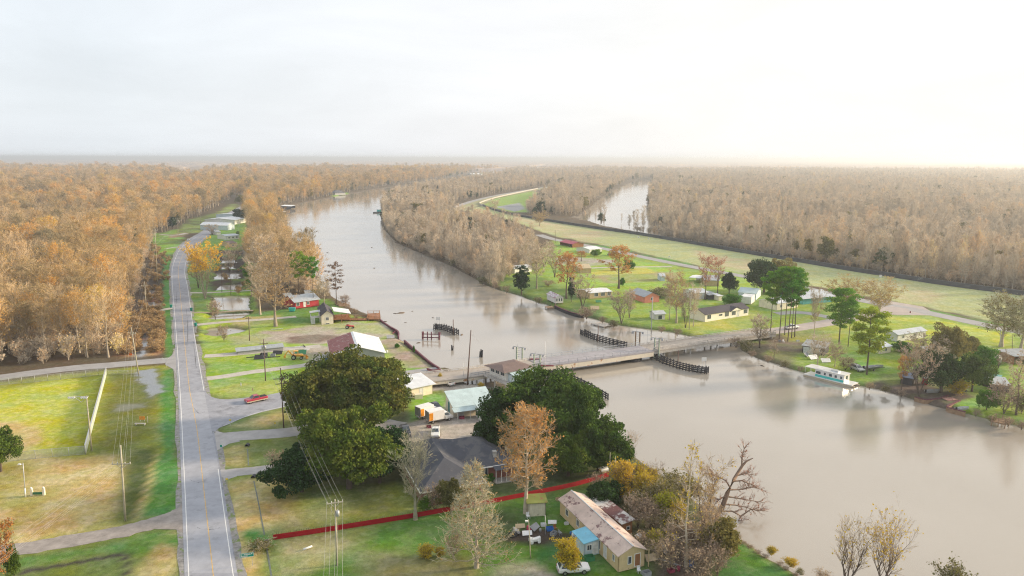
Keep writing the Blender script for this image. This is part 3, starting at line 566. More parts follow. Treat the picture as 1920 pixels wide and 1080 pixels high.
# ------------------------------------------------------------------ tree shapes (numpy)
def unit(v): return v / (np.linalg.norm(v, axis=-1, keepdims=True) + 1e-9)
class TB:
    """builds trunk and crown arrays"""
    def __init__(s): s.V = []; s.Q = []; s.M = []; s.n = 0
    def tube(s, P, rad, k=5, mi=0):
        P = np.asarray(P, float); n = len(P); rad = np.asarray(rad, float)
        T = np.gradient(P, axis=0); T = unit(T); ref = np.where(abs(T[:, 2:3]) < .9, [[0, 0, 1.]], [[1., 0, 0]])
        A = unit(np.cross(T, ref)); B = np.cross(T, A); an = np.arange(k) * 2 * np.pi / k
        ring = P[:, None] + (A[:, None] * np.cos(an)[None, :, None] + B[:, None] * np.sin(an)[None, :, None]) * rad[:, None, None]
        i = s.n + np.arange(n * k).reshape(n, k); j = np.roll(i, -1, 1)
        s.V.append(ring.reshape(-1, 3)); s.Q.append(np.stack([i[:-1], j[:-1], j[1:], i[1:]], -1).reshape(-1, 4)); s.M.append(np.full((n - 1) * k, mi)); s.n += n * k
    def quads(s, c, u, v, mi):
        """many little quads: centres c, half-axes u and v"""
        m = len(c)
        if not m: return
        V = np.stack([c - u - v, c + u - v, c + u + v, c - u + v], 1).reshape(-1, 3)
        s.V.append(V); s.Q.append(s.n + np.arange(4 * m).reshape(m, 4)); s.M.append(np.full(m, mi)); s.n += 4 * m
    def mesh(s, name, mats, smooth=False):
        return npmesh(name, np.concatenate(s.V), np.concatenate(s.Q), mats, np.concatenate(s.M), smooth)
def rdir(rg, n):
    v = rg.normal(size=(n, 3)); return unit(v)
def flecks(tb, rg, c, size, mi, flat=0.0):
    n = len(c); a = rdir(rg, n); 
    if flat: a[:, 2] *= 1 - flat; a = unit(a)
    b_ = unit(np.cross(a, rdir(rg, n))); s = size * rg.uniform(.55, 1.35, (n, 1))
    tb.quads(c, a * s * .6, b_ * s * .38, mi)
def twigs(tb, rg, p, d, L_, w_, mi):
    """thin slivers starting at p along d"""
    n = len(p); q = unit(np.cross(d, rdir(rg, n))); ln = L_ * rg.uniform(.5, 1.3, (n, 1))
    tb.quads(p + d * ln * .5, d * ln * .5, q * w_ * .5, mi)
PROF = {'round': lambda t: np.sin(np.pi * (0.12 + .80 * t)) ** .7, 'cone': lambda t: (1.02 - t) ** .85, 'vase': lambda t: .45 + .55 * np.sin(np.pi * (.1 + .7 * t)), 'top': lambda t: .3 + .7 * np.sin(np.pi * (.05 + .85 * t))}
def bare(seed, H=17, Rr=4.2, b0=.35, n1=16, n2=5, n3=5, leaf=500, shape='round', up=(.5, 1.1), tr=.2, lsz=.3, tw=.05, lean=(0, 0), droop=0.0, multi=1, twl=1.0, mats=None, leafbox=None, wob=.35, levels=2, curve=.6):
    """leafless or thinly leaved tree -> (trunk mesh, crown mesh): limbs are tapering tubes, twigs slivers, leaves flecks"""
    rg = np.random.default_rng(seed); T = TB(); Cc = TB(); tips = []; tdir = []
    for mth in range(multi):
        az = rg.uniform(0, 6.28); ln = (.0 if multi == 1 else rg.uniform(.12, .32)); h = H * (1 if multi == 1 else rg.uniform(.78, 1))
        ts = np.linspace(0, 1, 7); dx = np.array([math.cos(az) * ln + lean[0], math.sin(az) * ln + lean[1]])
        P = np.zeros((7, 3)); P[:, 2] = ts * h; P[:, :2] = ts[:, None] ** 1.15 * dx * h + rg.normal(0, wob, (7, 2)) * ts[:, None]
        T.tube(P, tr * (1 if multi == 1 else .7) * (1 - ts * .93) + tr * .5 * np.exp(-ts * 14), 6)
        for i in range(n1 // (1 if multi == 1 else 2)):
            t = b0 + (1 - b0) * (i + rg.uniform(0, 1)) / (n1 // (1 if multi == 1 else 2)); t = min(t, .985)
            q = (t - b0) / (1 - b0); L1 = Rr * float(PROF[shape](np.array(q))) * rg.uniform(.75, 1.2)
            a = i * 2.4 + rg.uniform(-.5, .5); e = rg.uniform(*up) * (1 if shape != 'cone' else 1)
            p0 = np.array([np.interp(t, ts, P[:, k]) for k in range(3)])
            d0 = np.array([math.cos(a) * math.cos(e), math.sin(a) * math.cos(e), math.sin(e)])
            us = np.linspace(0, 1, 5)[:, None]; L1 = max(L1, .4)
            side = np.cross(d0, [0, 0, 1]) * rg.normal(0, .14)
            B = p0 + d0 * us * L1 + np.array([0, 0, 1]) * us ** 2 * L1 * (curve * .35 - droop) + side * np.sin(us * 3) * L1 + rg.normal(0, .04 * L1, (5, 3)) * us
            r0 = max(.02, tr * (1 - t * .8) * .42); T.tube(B, r0 * (1 - .85 * us[:, 0]), 4)
            for k in range(n2):
                u = rg.uniform(.3, 1); pb = np.array([np.interp(u, us[:, 0], B[:, m]) for m in range(3)])
                dd = unit(unit(B[-1] - B[0]) * .8 + rdir(rg, 1)[0] * .75 + np.array([0, 0, .25 - droop])); L2 = L1 * rg.uniform(.28, .5) + .5
                u3 = np.linspace(0, 1, 3)[:, None]; S = pb + dd * u3 * L2 + rg.normal(0, .06 * L2, (3, 3)) * u3 + np.array([0, 0, 1]) * u3 ** 2 * L2 * (.15 - droop)
                T.tube(S, r0 * .38 * (1 - .8 * u3[:, 0]), 3)
                if levels > 2:
                    for k3 in range(3):
                        u = rg.uniform(.25, .95); pc = S[0] + (S[-1] - S[0]) * u; d3 = unit(dd + rdir(rg, 1)[0] * .8 + np.array([0, 0, .2])); L3 = L2 * .5
                        S3 = pc + d3 * u3 * L3; T.tube(S3, r0 * .18 * (1 - .7 * u3[:, 0]), 3)
                        tips.append(pc + (S3[-1] - pc) * rg.uniform(.2, 1, (n3, 1))); tdir.append(unit(d3 + rdir(rg, n3) * .6))
                tips.append(pb + (S[-1] - pb) * rg.uniform(.15, 1, (n3, 1))); tdir.append(unit(dd + rdir(rg, n3) * .65 + np.array([0, 0, .15 - droop])))
    p = np.concatenate(tips); d = np.concatenate(tdir)
    twigs(Cc, rg, p, d, twl, tw, 0)
    if leaf:
        k = rg.integers(0, len(p), leaf); c = p[k] + d[k] * twl * rg.uniform(0, 1.1, (leaf, 1)) + rg.normal(0, .22, (leaf, 3))
        if leafbox is not None: c = c[c[:, 2] > H * leafbox]
        flecks(Cc, rg, c, lsz, 1)
    return T.mesh('trunk', [mats[0]], True), Cc.mesh('crown', [mats[1], mats[2]])
def clumps(seed, H, RX, RY, nc, nl, cr, lsz, z0=.12, mats=None, tr=.45, limbs=9, shell=.62, flat=0.0, topflat=1.0, low=0.0):
    """dense evergreen crown made of leaf clumps"""
    rg = np.random.default_rng(seed); T = TB(); Cc = TB(); ch_ = H * (1 - z0)
    d = rdir(rg, nc * 3); d = d[d[:, 2] > -.45 - low][:nc]; rr = rg.uniform(shell, 1, (len(d), 1)) ** .6
    lump = 1 + .26 * np.sin(d[:, :1] * 5 + seed) * np.cos(d[:, 1:2] * 4.3 + seed * 2) + rg.normal(0, .05, (len(d), 1))
    c = d * rr * lump * np.array([RX, RY, ch_ * .5]); c[:, 2] = np.where(c[:, 2] > 0, c[:, 2] * topflat, c[:, 2]) + H * z0 + ch_ * .5
    for ci in range(len(c)):
        n = int(nl * rg.uniform(.6, 1.4)); r = cr * rg.uniform(.4, 1.45); q = rdir(rg, n) * rg.uniform(.55, 1.02, (n, 1)) * r; q[:, 2] *= .75
        flecks(Cc, rg, c[ci] + q, lsz, 0, flat)
    ni = int(len(c) * nl * .25); q = rdir(rg, ni) * rg.uniform(.2, .85, (ni, 1)) * np.array([RX, RY, ch_ * .45]); q[:, 2] += H * z0 + ch_ * .5; flecks(Cc, rg, q, lsz * 1.2, 0)
    P = np.array([[0, 0, 0], [0.1, 0, H * .18], [0, .1, H * .4], [0, 0, H * .7]]); T.tube(P, [tr * 1.25, tr, tr * .8, tr * .2], 7)
    for i in range(limbs):
        tgt = c[rg.integers(0, len(c))]; s0 = np.array([0, 0, H * rg.uniform(.15, .4)]); u = np.linspace(0, 1, 4)[:, None]
        B = s0 + (tgt - s0) * u + np.array([0, 0, 1]) * np.sin(u * 3.1) * H * .04; T.tube(B, tr * .45 * (1 - .8 * u[:, 0]), 5)
    return T.mesh('trunk', [mats[0]], True), Cc.mesh('crown', [mats[1]])
def pine(seed, H, Rr, b0=.55, nc=26, nl=110, cr=1.3, lsz=.3, tr=.22, mats=None, lean=(0, 0)):
    rg = np.random.default_rng(seed); T = TB(); Cc = TB(); ts = np.linspace(0, 1, 7)
    P = np.zeros((7, 3)); P[:, 2] = ts * H; P[:, :2] = rg.normal(0, .14, (7, 2)) * ts[:, None] + ts[:, None] * np.array(lean) * H; T.tube(P, tr * (1 - .85 * ts), 6)
    for i in range(nc):
        t = b0 + (1 - b0) * (i + .5) / nc; q = (t - b0) / (1 - b0); L1 = Rr * (.45 + .75 * math.sin(math.pi * (.12 + .72 * q))) * rg.uniform(.6, 1.1) * (1 if q < .9 else .5)
        a = i * 2.4 + rg.uniform(-.4, .4); e = rg.uniform(-.1, .45); p0 = np.array([np.interp(t, ts, P[:, k]) for k in range(3)])
        tip = p0 + np.array([math.cos(a) * math.cos(e), math.sin(a) * math.cos(e), math.sin(e)]) * L1
        T.tube(np.array([p0, (p0 + tip) / 2 + [0, 0, .1], tip]), [tr * .3, tr * .2, tr * .06], 4)
        for cc in (tip, p0 + (tip - p0) * .6):
            n = int(nl * .6); qv = rdir(rg, n) * rg.uniform(.3, 1, (n, 1)) * cr * rg.uniform(.7, 1.2) * np.array([1, 1, .55])
            flecks(Cc, rg, cc + qv, lsz, 0)
    return T.mesh('trunk', [mats[0]], True), Cc.mesh('crown', [mats[1]])

M_barkP = mat('bark_pale', (.42,.36,.28), .95, var=.25, scale=1.2, rand=.3); M_barkD = mat('bark_dark', (.13,.10,.08), .95, var=.25, scale=1.2, rand=.2)
M_twig = mat('twig_grey', (.56,.48,.37), .95, var=.2, scale=.3, rand=.25); M_twigW = mat('twig_gold', (.52,.39,.24), .95, var=.2, scale=.3, rand=.25); M_twigT = mat('twig_tan', (.42,.31,.19), .95, var=.2, scale=.3, rand=.15)
L_wood = leafmat('leaf_winter_woods', [(.17,.17,.11),(.30,.26,.15),(.47,.36,.18),(.58,.41,.17),(.76,.42,.09),(.64,.49,.09)])
L_east = leafmat('leaf_winter_east', [(.32,.31,.27),(.46,.42,.36),(.60,.51,.41),(.64,.52,.39),(.74,.49,.28),(.68,.56,.22)])
L_rust = leafmat('leaf_rust', [(.40,.18,.06),(.52,.26,.08),(.60,.34,.11)]); L_yel = leafmat('leaf_yellow', [(.45,.36,.04),(.55,.42,.04),(.60,.40,.05)])
L_pink = leafmat('leaf_russet_pink', [(.42,.20,.14),(.5,.26,.17)]); L_tan = leafmat('leaf_tan', [(.40,.28,.13),(.48,.34,.17),(.46,.29,.12)])
L_oak = leafmat('leaf_oak', [(.04,.085,.022),(.08,.14,.03),(.12,.175,.03),(.18,.20,.04)], .35, .2, 1.5); L_oakb = leafmat('leaf_oak_bronze', [(.045,.085,.025),(.09,.13,.03),(.17,.17,.04),(.21,.15,.045)], .3, .2, 1.5)
L_pine = leafmat('leaf_pine', [(.04,.15,.03),(.075,.24,.035),(.16,.32,.035),(.32,.38,.03)], .3, .25, 1.0); L_dark = leafmat('leaf_dark', [(.018,.045,.022),(.03,.07,.028),(.055,.10,.03)], .4, .15)
L_green = leafmat('leaf_green', [(.05,.14,.02),(.09,.24,.03),(.18,.30,.04)], .4, .3); L_olive = leafmat('leaf_olive', [(.14,.14,.06),(.20,.19,.07),(.28,.23,.07)], .4, .3)
L_brown = leafmat('leaf_brown_bare', [(.24,.19,.15),(.36,.28,.21),(.46,.35,.24),(.50,.38,.20)])
WM = (M_barkP, M_twigW, L_wood); EM = (M_barkP, M_twig, L_east)
westproto = [bare(100 + i, H=[18,15,21,14,19,17,12,16][i], Rr=[4.2,4.0,4.6,3.6,3.8,4.8,3.0,4.4][i], b0=[.38,.3,.5,.25,.45,.36,.2,.3][i], n1=20, n2=5, n3=7, leaf=[2100,700,2600,1500,400,2200,1300,150][i], shape=['round','vase','round','round','vase','round','top','vase'][i], up=(.5,1.25), tr=.25, mats=WM, lsz=.21, tw=.055, twl=1.4) for i in range(8)]
eastproto = [bare(200 + i, H=[15,12,17,11,14,16][i], Rr=[2.6,2.3,3.0,2.2,3.2,2.2][i], b0=[.25,.2,.35,.15,.3,.2][i], n1=20, n2=4, n3=8, leaf=[700,350,900,500,400,150][i], shape=['round','vase','cone','top','vase','round'][i], up=(.75,1.35), tr=.22, mats=EM, lsz=.2, tw=.055, twl=1.5) for i in range(6)]
EVG = [clumps(390, 12, 4.2, 4.2, 34, 60, 1.5, .55, .1, (M_barkD, L_dark)), clumps(391, 14, 4.4, 4.4, 34, 60, 1.5, .55, .1, (M_barkD, L_olive))]
shrubproto = [bare(300 + i, H=[4.5,3.5,5.5][i], Rr=[2.0,2.2,1.8][i], b0=.05, n1=14, n2=4, n3=5, leaf=[250,350,200][i], shape='round', up=(.5,1.2), tr=.06, mats=EM, lsz=.26, tw=.05, multi=3, twl=.8) for i in range(3)]

# ------------------------------------------------------------------ where the woods stand (base outlines)
W1 = gp([(-900,810),(0,692),(120,678),(228,668),(236,640),(243,592),(258,545),(272,500),(278,478),(284,452),(306,436),(345,421),(372,405),(400,391),(425,377),(440,368),(300,321),(-900,321)])
W2 = gp([(445,372),(470,376),(520,386),(532,384),(560,379),(600,372),(640,364),(700,353),(760,345),(815,338),(838,333),(870,327),(885,323),(960,320.5),(440,320),(370,333)])
W3 = gp([(455,405),(500,396),(519,400),(522,425),(532,455),(548,485),(571,514),(600,540),(590,556),(560,552),(520,545),(485,552),(470,520),(460,480),(470,440),(462,420)])
W4 = gp([(716,388),(745,372),(770,364),(830,354),(865,347),(905,337),(940,331),(965,321),(1228,321),(1224,334),(1180,338),(1155,350),(1122,372),(1095,395),(1082,405),(985,402),(1000,386),(1030,365),(1080,348),(1070,343),(1000,351),(930,364),(880,374),(840,386),(815,400),(850,414),(900,424),(950,436),(985,446),(1000,456),(1000,470),(1010,500),(965,512),(930,540),(915,534),(885,517),(850,497),(790,473),(742,452),(722,428),(714,402)])
W5 = gp([(1085,405),(1200,436),(1400,470),(1600,502),(1750,525),(1920,545),(2400,620),(2600,320),(1228,321),(1224,345),(1216,372),(1218,400),(1232,436),(1150,424)])
def inpoly(P, poly): return sdist(P[:, 0], P[:, 1], [(p.x, p.y) for p in poly]) > 0
def scatter(poly, dmax, rg, dens):
    """jittered grid inside a polygon, sparser with distance"""
    A = np.array([(p.x, p.y) for p in poly]); out_ = []
    y0 = max(A[:, 1].min(), 60); bands = [(0, 400, dens), (400, 900, dens * 1.12), (900, 1600, dens * 1.35), (1600, 2500, dens * 1.6), (2500, dmax, dens * 1.95)]
    for a, b_, sp in bands:
        lo = max(a, y0); hi = min(b_, A[:, 1].max())
        if hi <= lo: continue
        half = hi * .78 + 40; X, Y = np.meshgrid(np.arange(max(-half, A[:, 0].min()), min(half, A[:, 0].max()), sp), np.arange(lo, hi, sp))
        P = np.stack([X.ravel(), Y.ravel()], 1) + rg.uniform(-sp * .48, sp * .48, (X.size, 2))
        P = P[abs(P[:, 0]) < P[:, 1] * .78 + 40]
        if len(P): P = P[inpoly(P, poly)]
        out_.append(P)
    return np.concatenate(out_)
rgw = np.random.default_rng(7)
P1 = scatter(W1, 3500, rgw, 6.3); P2 = scatter(W2, 3500, rgw, 6.6); P3 = scatter(W3, 3500, rgw, 6.0); P4 = scatter(W4, 3500, rgw, 5.6); P5 = scatter(W5, 3500, rgw, 5.4)
# keep the open water of the channel clear
chfar = gp([(1192,337),(1155,352),(1122,372),(1095,396),(1110,409),(1236,414),(1214,390),(1212,368),(1219,350),(1223,336)])
P6 = scatter(gp([(1085,404),(1110,409),(1236,414),(1232,436),(1300,453),(1200,437),(1130,424)]), 900, rgw, 5.2); P6 = P6[rgw.uniform(size=len(P6)) < .14]
P4 = P4[~inpoly(P4, ch)]; P5 = P5[~inpoly(P5, ch)]; P5 = np.concatenate([P5, P6[~inpoly(P6, chfar)]])
def gaps(P): g_ = fbm(P[:, 0], P[:, 1], 26, 2, 77); return P[(g_ > .34) | (rgw.uniform(size=len(P)) < .25)]
P1, P2, P4, P5 = gaps(P1), gaps(P2), gaps(P4), gaps(P5)
MASS = [('west', np.concatenate([P1, P2, P3]), westproto), ('east', np.concatenate([P4, P5]), eastproto)]
NEAR = {'west': 170, 'east': 120}
def hidden_collection(name, protos):
    c = bpy.data.collections.new(name)
    for i, (a, b_) in enumerate(protos):
        me = a.copy(); bmv = np.zeros(len(a.vertices) * 3, np.float32)   # join trunk and crown into one mesh for the far mass
        def arr(m):
            v = np.zeros(len(m.vertices) * 3, np.float32); m.vertices.foreach_get('co', v)
            q = np.zeros(len(m.loops), np.int32); m.loops.foreach_get('vertex_index', q); mi = np.zeros(len(m.polygons), np.int32); m.polygons.foreach_get('material_index', mi)
            return v.reshape(-1, 3), q.reshape(-1, 4), mi
        va, qa, ma = arr(a); vb, qb, mb_ = arr(b_); bpy.data.meshes.remove(me)
        me = npmesh('woods_tree', np.concatenate([va, vb]), np.concatenate([qa, qb + len(va)]), list(a.materials) + list(b_.materials), np.concatenate([ma, mb_ + len(a.materials)]))
        o = bpy.data.objects.new('%s_%02d' % (name, i), me); c.objects.link(o)
    return c
def mass_object(name, label, pts, coll, nproto, scl, seed, prob=None):
    rg = np.random.default_rng(seed); n = len(pts)
    me = bpy.data.meshes.new(name); me.vertices.add(n); V_ = np.zeros((n, 3), np.float32); V_[:, :2] = pts; V_[:, 2] = -.3; me.vertices.foreach_set('co', V_.ravel())
    for an, ty, vals in (('idx', 'INT', np.minimum(rg.choice(nproto, n, p=prob), nproto - 1).astype(np.int32)), ('rot', 'FLOAT', rg.uniform(0, 6.28, n).astype(np.float32)), ('scl', 'FLOAT', scl.astype(np.float32))):
        me.attributes.new(an, ty, 'POINT').data.foreach_set('value', vals)
    if prob is not None:
        ix = me.attributes['idx']; iv = np.zeros(n, np.int32); ix.data.foreach_get('value', iv); iv = np.where(np.hypot(pts[:, 0], pts[:, 1]) < 430, iv % (nproto - 2), iv); ix.data.foreach_set('value', iv.astype(np.int32))
    o = link(name, me); ng = bpy.data.node_groups.new(name, 'GeometryNodeTree'); n_ = ng.nodes; l_ = ng.links
    ng.interface.new_socket('Geometry', in_out='INPUT', socket_type='NodeSocketGeometry'); ng.interface.new_socket('Geometry', in_out='OUTPUT', socket_type='NodeSocketGeometry')
    gi = n_.new('NodeGroupInput'); go = n_.new('NodeGroupOutput'); ip = n_.new('GeometryNodeInstanceOnPoints'); ci = n_.new('GeometryNodeCollectionInfo')
    ci.inputs['Collection'].default_value = coll; ci.inputs['Separate Children'].default_value = True; ci.inputs['Reset Children'].default_value = True
    def na(nm, ty):
        a = n_.new('GeometryNodeInputNamedAttribute'); a.data_type = ty; a.inputs['Name'].default_value = nm; return a.outputs[0]
    cx = n_.new('ShaderNodeCombineXYZ'); l_.new(na('rot', 'FLOAT'), cx.inputs[2])
    l_.new(gi.outputs[0], ip.inputs['Points']); l_.new(ci.outputs[0], ip.inputs['Instance']); ip.inputs['Pick Instance'].default_value = True
    l_.new(na('idx', 'INT'), ip.inputs['Instance Index']); l_.new(cx.outputs[0], ip.inputs['Rotation']); l_.new(na('scl', 'FLOAT'), ip.inputs['Scale']); l_.new(ip.outputs[0], go.inputs[0])
    md = o.modifiers.new('woods', 'NODES'); md.node_group = ng
    return tag(o, label, kind='stuff')
rnd = random.Random(11)
def put_tree(name, meshes, loc, s=1.0, rz=None, label='', cat='tree', group=None, sz=None):
    r_ = empty(name, loc, rz if rz is not None else rnd.uniform(0, 6.28), label, cat, group); r_.scale = (s, s, (sz or s))
    link('trunk', meshes[0], r_); link('crown', meshes[1], r_); return r_
first = {}
for side, P, protos in MASS:
    d = np.hypot(P[:, 0], P[:, 1]); inv = (abs(P[:, 0]) < P[:, 1] * .69 + 2); key = np.where(inv, d, 1e9); order = np.argsort(key); nn = NEAR[side]
    idx = order[:nn]; rest = np.ones(len(P), bool); rest[idx] = False
    lab = {'west': 'tall bare winter tree with pale trunk at the near edge of the western woods', 'east': 'slender bare grey brown tree along the near edge of the woods across the river'}[side]
    grp = {'west': 'trees at the near edge of the western woods', 'east': 'trees at the near edge of the woods across the river'}[side]
    srcs = {}
    for k, i in enumerate(idx):
        pi = rnd.randrange(len(protos)); s = rnd.uniform(.7, 1.15)
        if pi not in srcs: srcs[pi] = put_tree('bare_tree', protos[pi], (P[i, 0], P[i, 1], -.3), s, None, lab, 'tree', grp)
        else:
            c = copy_tree(srcs[pi]); c.location = (P[i, 0], P[i, 1], -.3); c.rotation_euler = (0, 0, rnd.uniform(0, 6.28)); c.scale = (s, s, s * rnd.uniform(.92, 1.08))
    Pr = P[rest]; dr = np.hypot(Pr[:, 0], Pr[:, 1]); scl = rgw.uniform(.55, 1.25, len(Pr)) * np.interp(dr, [300, 900, 1600, 3500], [1, 1.06, 1.16, 1.35]) * (.52 + .74 * fbm(Pr[:, 0], Pr[:, 1], 70, 3, 5))
    mass_object('woods', {'west': 'brown and orange winter woods spreading to the horizon', 'east': 'grey brown winter woods between and beyond the rivers'}[side], Pr, hidden_collection('proto_' + side, protos + EVG), len(protos) + 2, scl, 3, [.94 / len(protos)] * len(protos) + [.03, .03])
    print('mass', side, len(Pr))
# low brush under and in front of the near trees
bp_ = []
for poly, sp in ((W1, 4.2), (W2, 5), (W3, 3.8), (W4, 3.6), (W5, 3.4)):
    A = np.array([(p.x, p.y) for p in poly]); X, Y = np.meshgrid(np.arange(max(A[:, 0].min(), -400), min(A[:, 0].max(), 560), sp), np.arange(max(A[:, 1].min(), 60), 620 if sp < 3.7 else 560, sp))
    P = np.stack([X.ravel(), Y.ravel()], 1) + rgw.uniform(-sp * .5, sp * .5, (X.size, 2)); P = P[abs(P[:, 0]) < P[:, 1] * .75 + 20]; P = P[inpoly(P, poly)]
    e_ = sdist(P[:, 0], P[:, 1], A); P = P[(e_ < 34) & ~inpoly(P, ch)]; bp_.append(P)
bp_ = np.concatenate(bp_); mass_object('undergrowth', 'brown leafless brush under the trees along the wood edges', bp_, hidden_collection('proto_brush', shrubproto), 3, rgw.uniform(.6, 1.25, len(bp_)), 9); print('brush', len(bp_))
# beyond about 2.3 km: the canopy itself, as a bumpy sheet at tree-top height
cx_ = []; 
yy = [3250.0]
while yy[-1] < 31000: yy.append(yy[-1] * 1.008)
yy = np.array(yy); uu = np.linspace(-.8, .8, 420)
CX = uu[None, :] * yy[:, None]; CY = np.repeat(yy[:, None], len(uu), 1)
CZ = 8 + 13 * fbm(CX, CY, 40, 3, 61) + 10 * (fbm(CX, CY, 700, 3, 62) - .5)
cut = np.zeros(CX.shape, bool)
for poly in ([(955,322),(985,316),(1000,312.5),(1024,310.5),(1020,316),(1010,321)],):
    cut |= sdist(CX, CY, [(p.x, p.y) for p in gp(poly)]) > 0
CZ = np.where(cut, -2.0, CZ); CZ[0] = -1
ny, nx = CX.shape; ii = np.arange(ny * nx).reshape(ny, nx)
L_can = leafmat('canopy_far', [(.20,.19,.20),(.34,.29,.27),(.50,.38,.29),(.58,.42,.27)], .0045, .0, 2.2)
me = npmesh('far_woods', np.stack([CX, CY, CZ], -1).reshape(-1, 3), np.stack([ii[:-1, :-1], ii[:-1, 1:], ii[1:, 1:], ii[1:, :-1]], -1).reshape(-1, 4), [L_can], smooth=False)
tag(link('far_woods', me), 'distant winter woods meeting the horizon', kind='stuff')


# ------------------------------------------------------------------ buildings
def wallmat(n, c, **k): return mat('wall_' + n, c, .85, var=k.pop('var', .12), scale=.8, wave=k.pop('wave', ('Z', 2.6, .35)), dirt=k.pop('dirt', (tuple(x * .55 for x in c), .9, .64)))
W_cream = wallmat('cream', (.82,.74,.58), dirt=((.55,.48,.36), .9, .68)); W_white = wallmat('white', (.74,.73,.70)); W_bluew = wallmat('pale_blue', (.58,.68,.74)); W_red = wallmat('red', (.42,.04,.05)); W_coral = wallmat('coral', (.72,.27,.20))
W_grey = wallmat('grey', (.34,.35,.34), wave=('X', 3, .4)); W_tan = wallmat('tan', (.55,.42,.25)); W_dark = wallmat('dark', (.07,.07,.08)); W_wood = wallmat('wood', (.33,.15,.07), wave=('X', 3, .4)); W_teal = wallmat('teal', (.10,.38,.40)); W_ochre = wallmat('ochre', (.62,.48,.28), wave=('X', 1.2, .3))
def roofmat(n, c, rough=.5, metal=0.2, **k): return mat('roof_' + n, c, rough, metal, var=k.pop('var', .12), scale=k.pop('scale', .5), wave=k.pop('wave', ('X', 3.2, .5)), dirt=k.pop('dirt', (tuple(x * .6 for x in c), .6, .62)))
R_white = roofmat('white', (.74,.76,.78)); R_bluem = roofmat('ice_blue', (.52,.64,.66)); R_shing = roofmat('shingle', (.075,.07,.085), .9, 0, wave=('Z', 5, .4)); R_slate = roofmat('slate', (.085,.09,.11), .9, 0, wave=('Z', 5, .5), dirt=((.13,.13,.14), .3, .5))
R_rust = roofmat('rusty', (.26,.10,.10), .7, .1, dirt=((.40,.33,.32), .9, .56)); R_grey = roofmat('grey', (.38,.41,.44)); R_greyp = roofmat('pale_grey', (.50,.54,.58)); R_red = roofmat('crimson', (.42,.06,.10)); R_teal = roofmat('teal', (.14,.36,.36)); R_brown = roofmat('brown', (.19,.14,.13), .9, 0, dirt=((.2,.15,.13), .8, .55))
R_home = roofmat('worn_home', (.62,.50,.44), .7, .1, scale=.4, var=.18, dirt=((.22,.13,.13), .55, .55)); R_blue = roofmat('sky_blue', (.20,.52,.70), dirt=((.22,.17,.18), .6, .63)); R_moss = roofmat('mossy', (.20,.24,.07), .95, 0, dirt=((.25,.12,.08), 1.5, .55))
R_tan = roofmat('tan', (.55,.45,.28))
M_glass = mat('window_glass', (.05,.07,.09), .08, 0, var=.3, spec=.8); M_trim = mat('trim_white', (.78,.77,.74), .6, var=.06); M_trimb = mat('trim_brown', (.16,.10,.07), .8); M_door = mat('door_white', (.66,.66,.66), .6); M_doorg = mat('door_green', (.04,.20,.19), .6)
M_post = mat('post_wood', (.30,.20,.13), .9); M_concrete = mat('concrete', (.45,.43,.40), .9, bump=.2)
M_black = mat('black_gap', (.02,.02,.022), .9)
def frame_of(A, B, C, z=0.0):
    a, b, c = G(*A, z), G(*B, z), G(*C, z); ux = (b - a); ln = ux.length; ux.normalize(); uy = Vector((-ux.y, ux.x, 0)); wd = (c - a).dot(uy)
    return Vector((a.x, a.y, 0)), math.atan2(ux.y, ux.x), ln, wd
def opening(root, side, L_, W_, u, z, w_, h_, kind='window', trim=None, panes=2, z0=0.0, m=None):
    """window or door set into a wall: frame mesh, pane as its child. side f(ront) b(ack) l(eft) r(ight)"""
    Mx = {'f': Matrix.Identity(4), 'b': Matrix.Translation((L_, W_, 0)) @ Matrix.Rotation(math.pi, 4, 'Z'), 'l': Matrix.Translation((0, W_, 0)) @ Matrix.Rotation(-math.pi / 2, 4, 'Z'), 'r': Matrix.Translation((L_, 0, 0)) @ Matrix.Rotation(math.pi / 2, 4, 'Z')}[side]
    f = MB(); t_ = .09; z += z0
    for a in ((u - w_ / 2 - t_, u - w_ / 2, z - t_, z + h_ + t_), (u + w_ / 2, u + w_ / 2 + t_, z - t_, z + h_ + t_), (u - w_ / 2, u + w_ / 2, z + h_, z + h_ + t_), (u - w_ / 2, u + w_ / 2, z - t_, z)):
        f.box(a[0], a[1], -.07, .02, a[2], a[3], M=Mx)
    if kind == 'window':
        for k in range(1, panes):
            x = u - w_ / 2 + w_ * k / panes; f.box(x - .025, x + .025, -.05, .0, z, z + h_, M=Mx)
    o = f.build(kind, trim or M_trim, root); p = MB(); p.box(u - w_ / 2, u + w_ / 2, -.03, .01, z, z + h_, M=Mx)
    p.build('pane' if kind == 'window' else 'door_leaf', m or (M_glass if kind == 'window' else M_door), o)
    return o
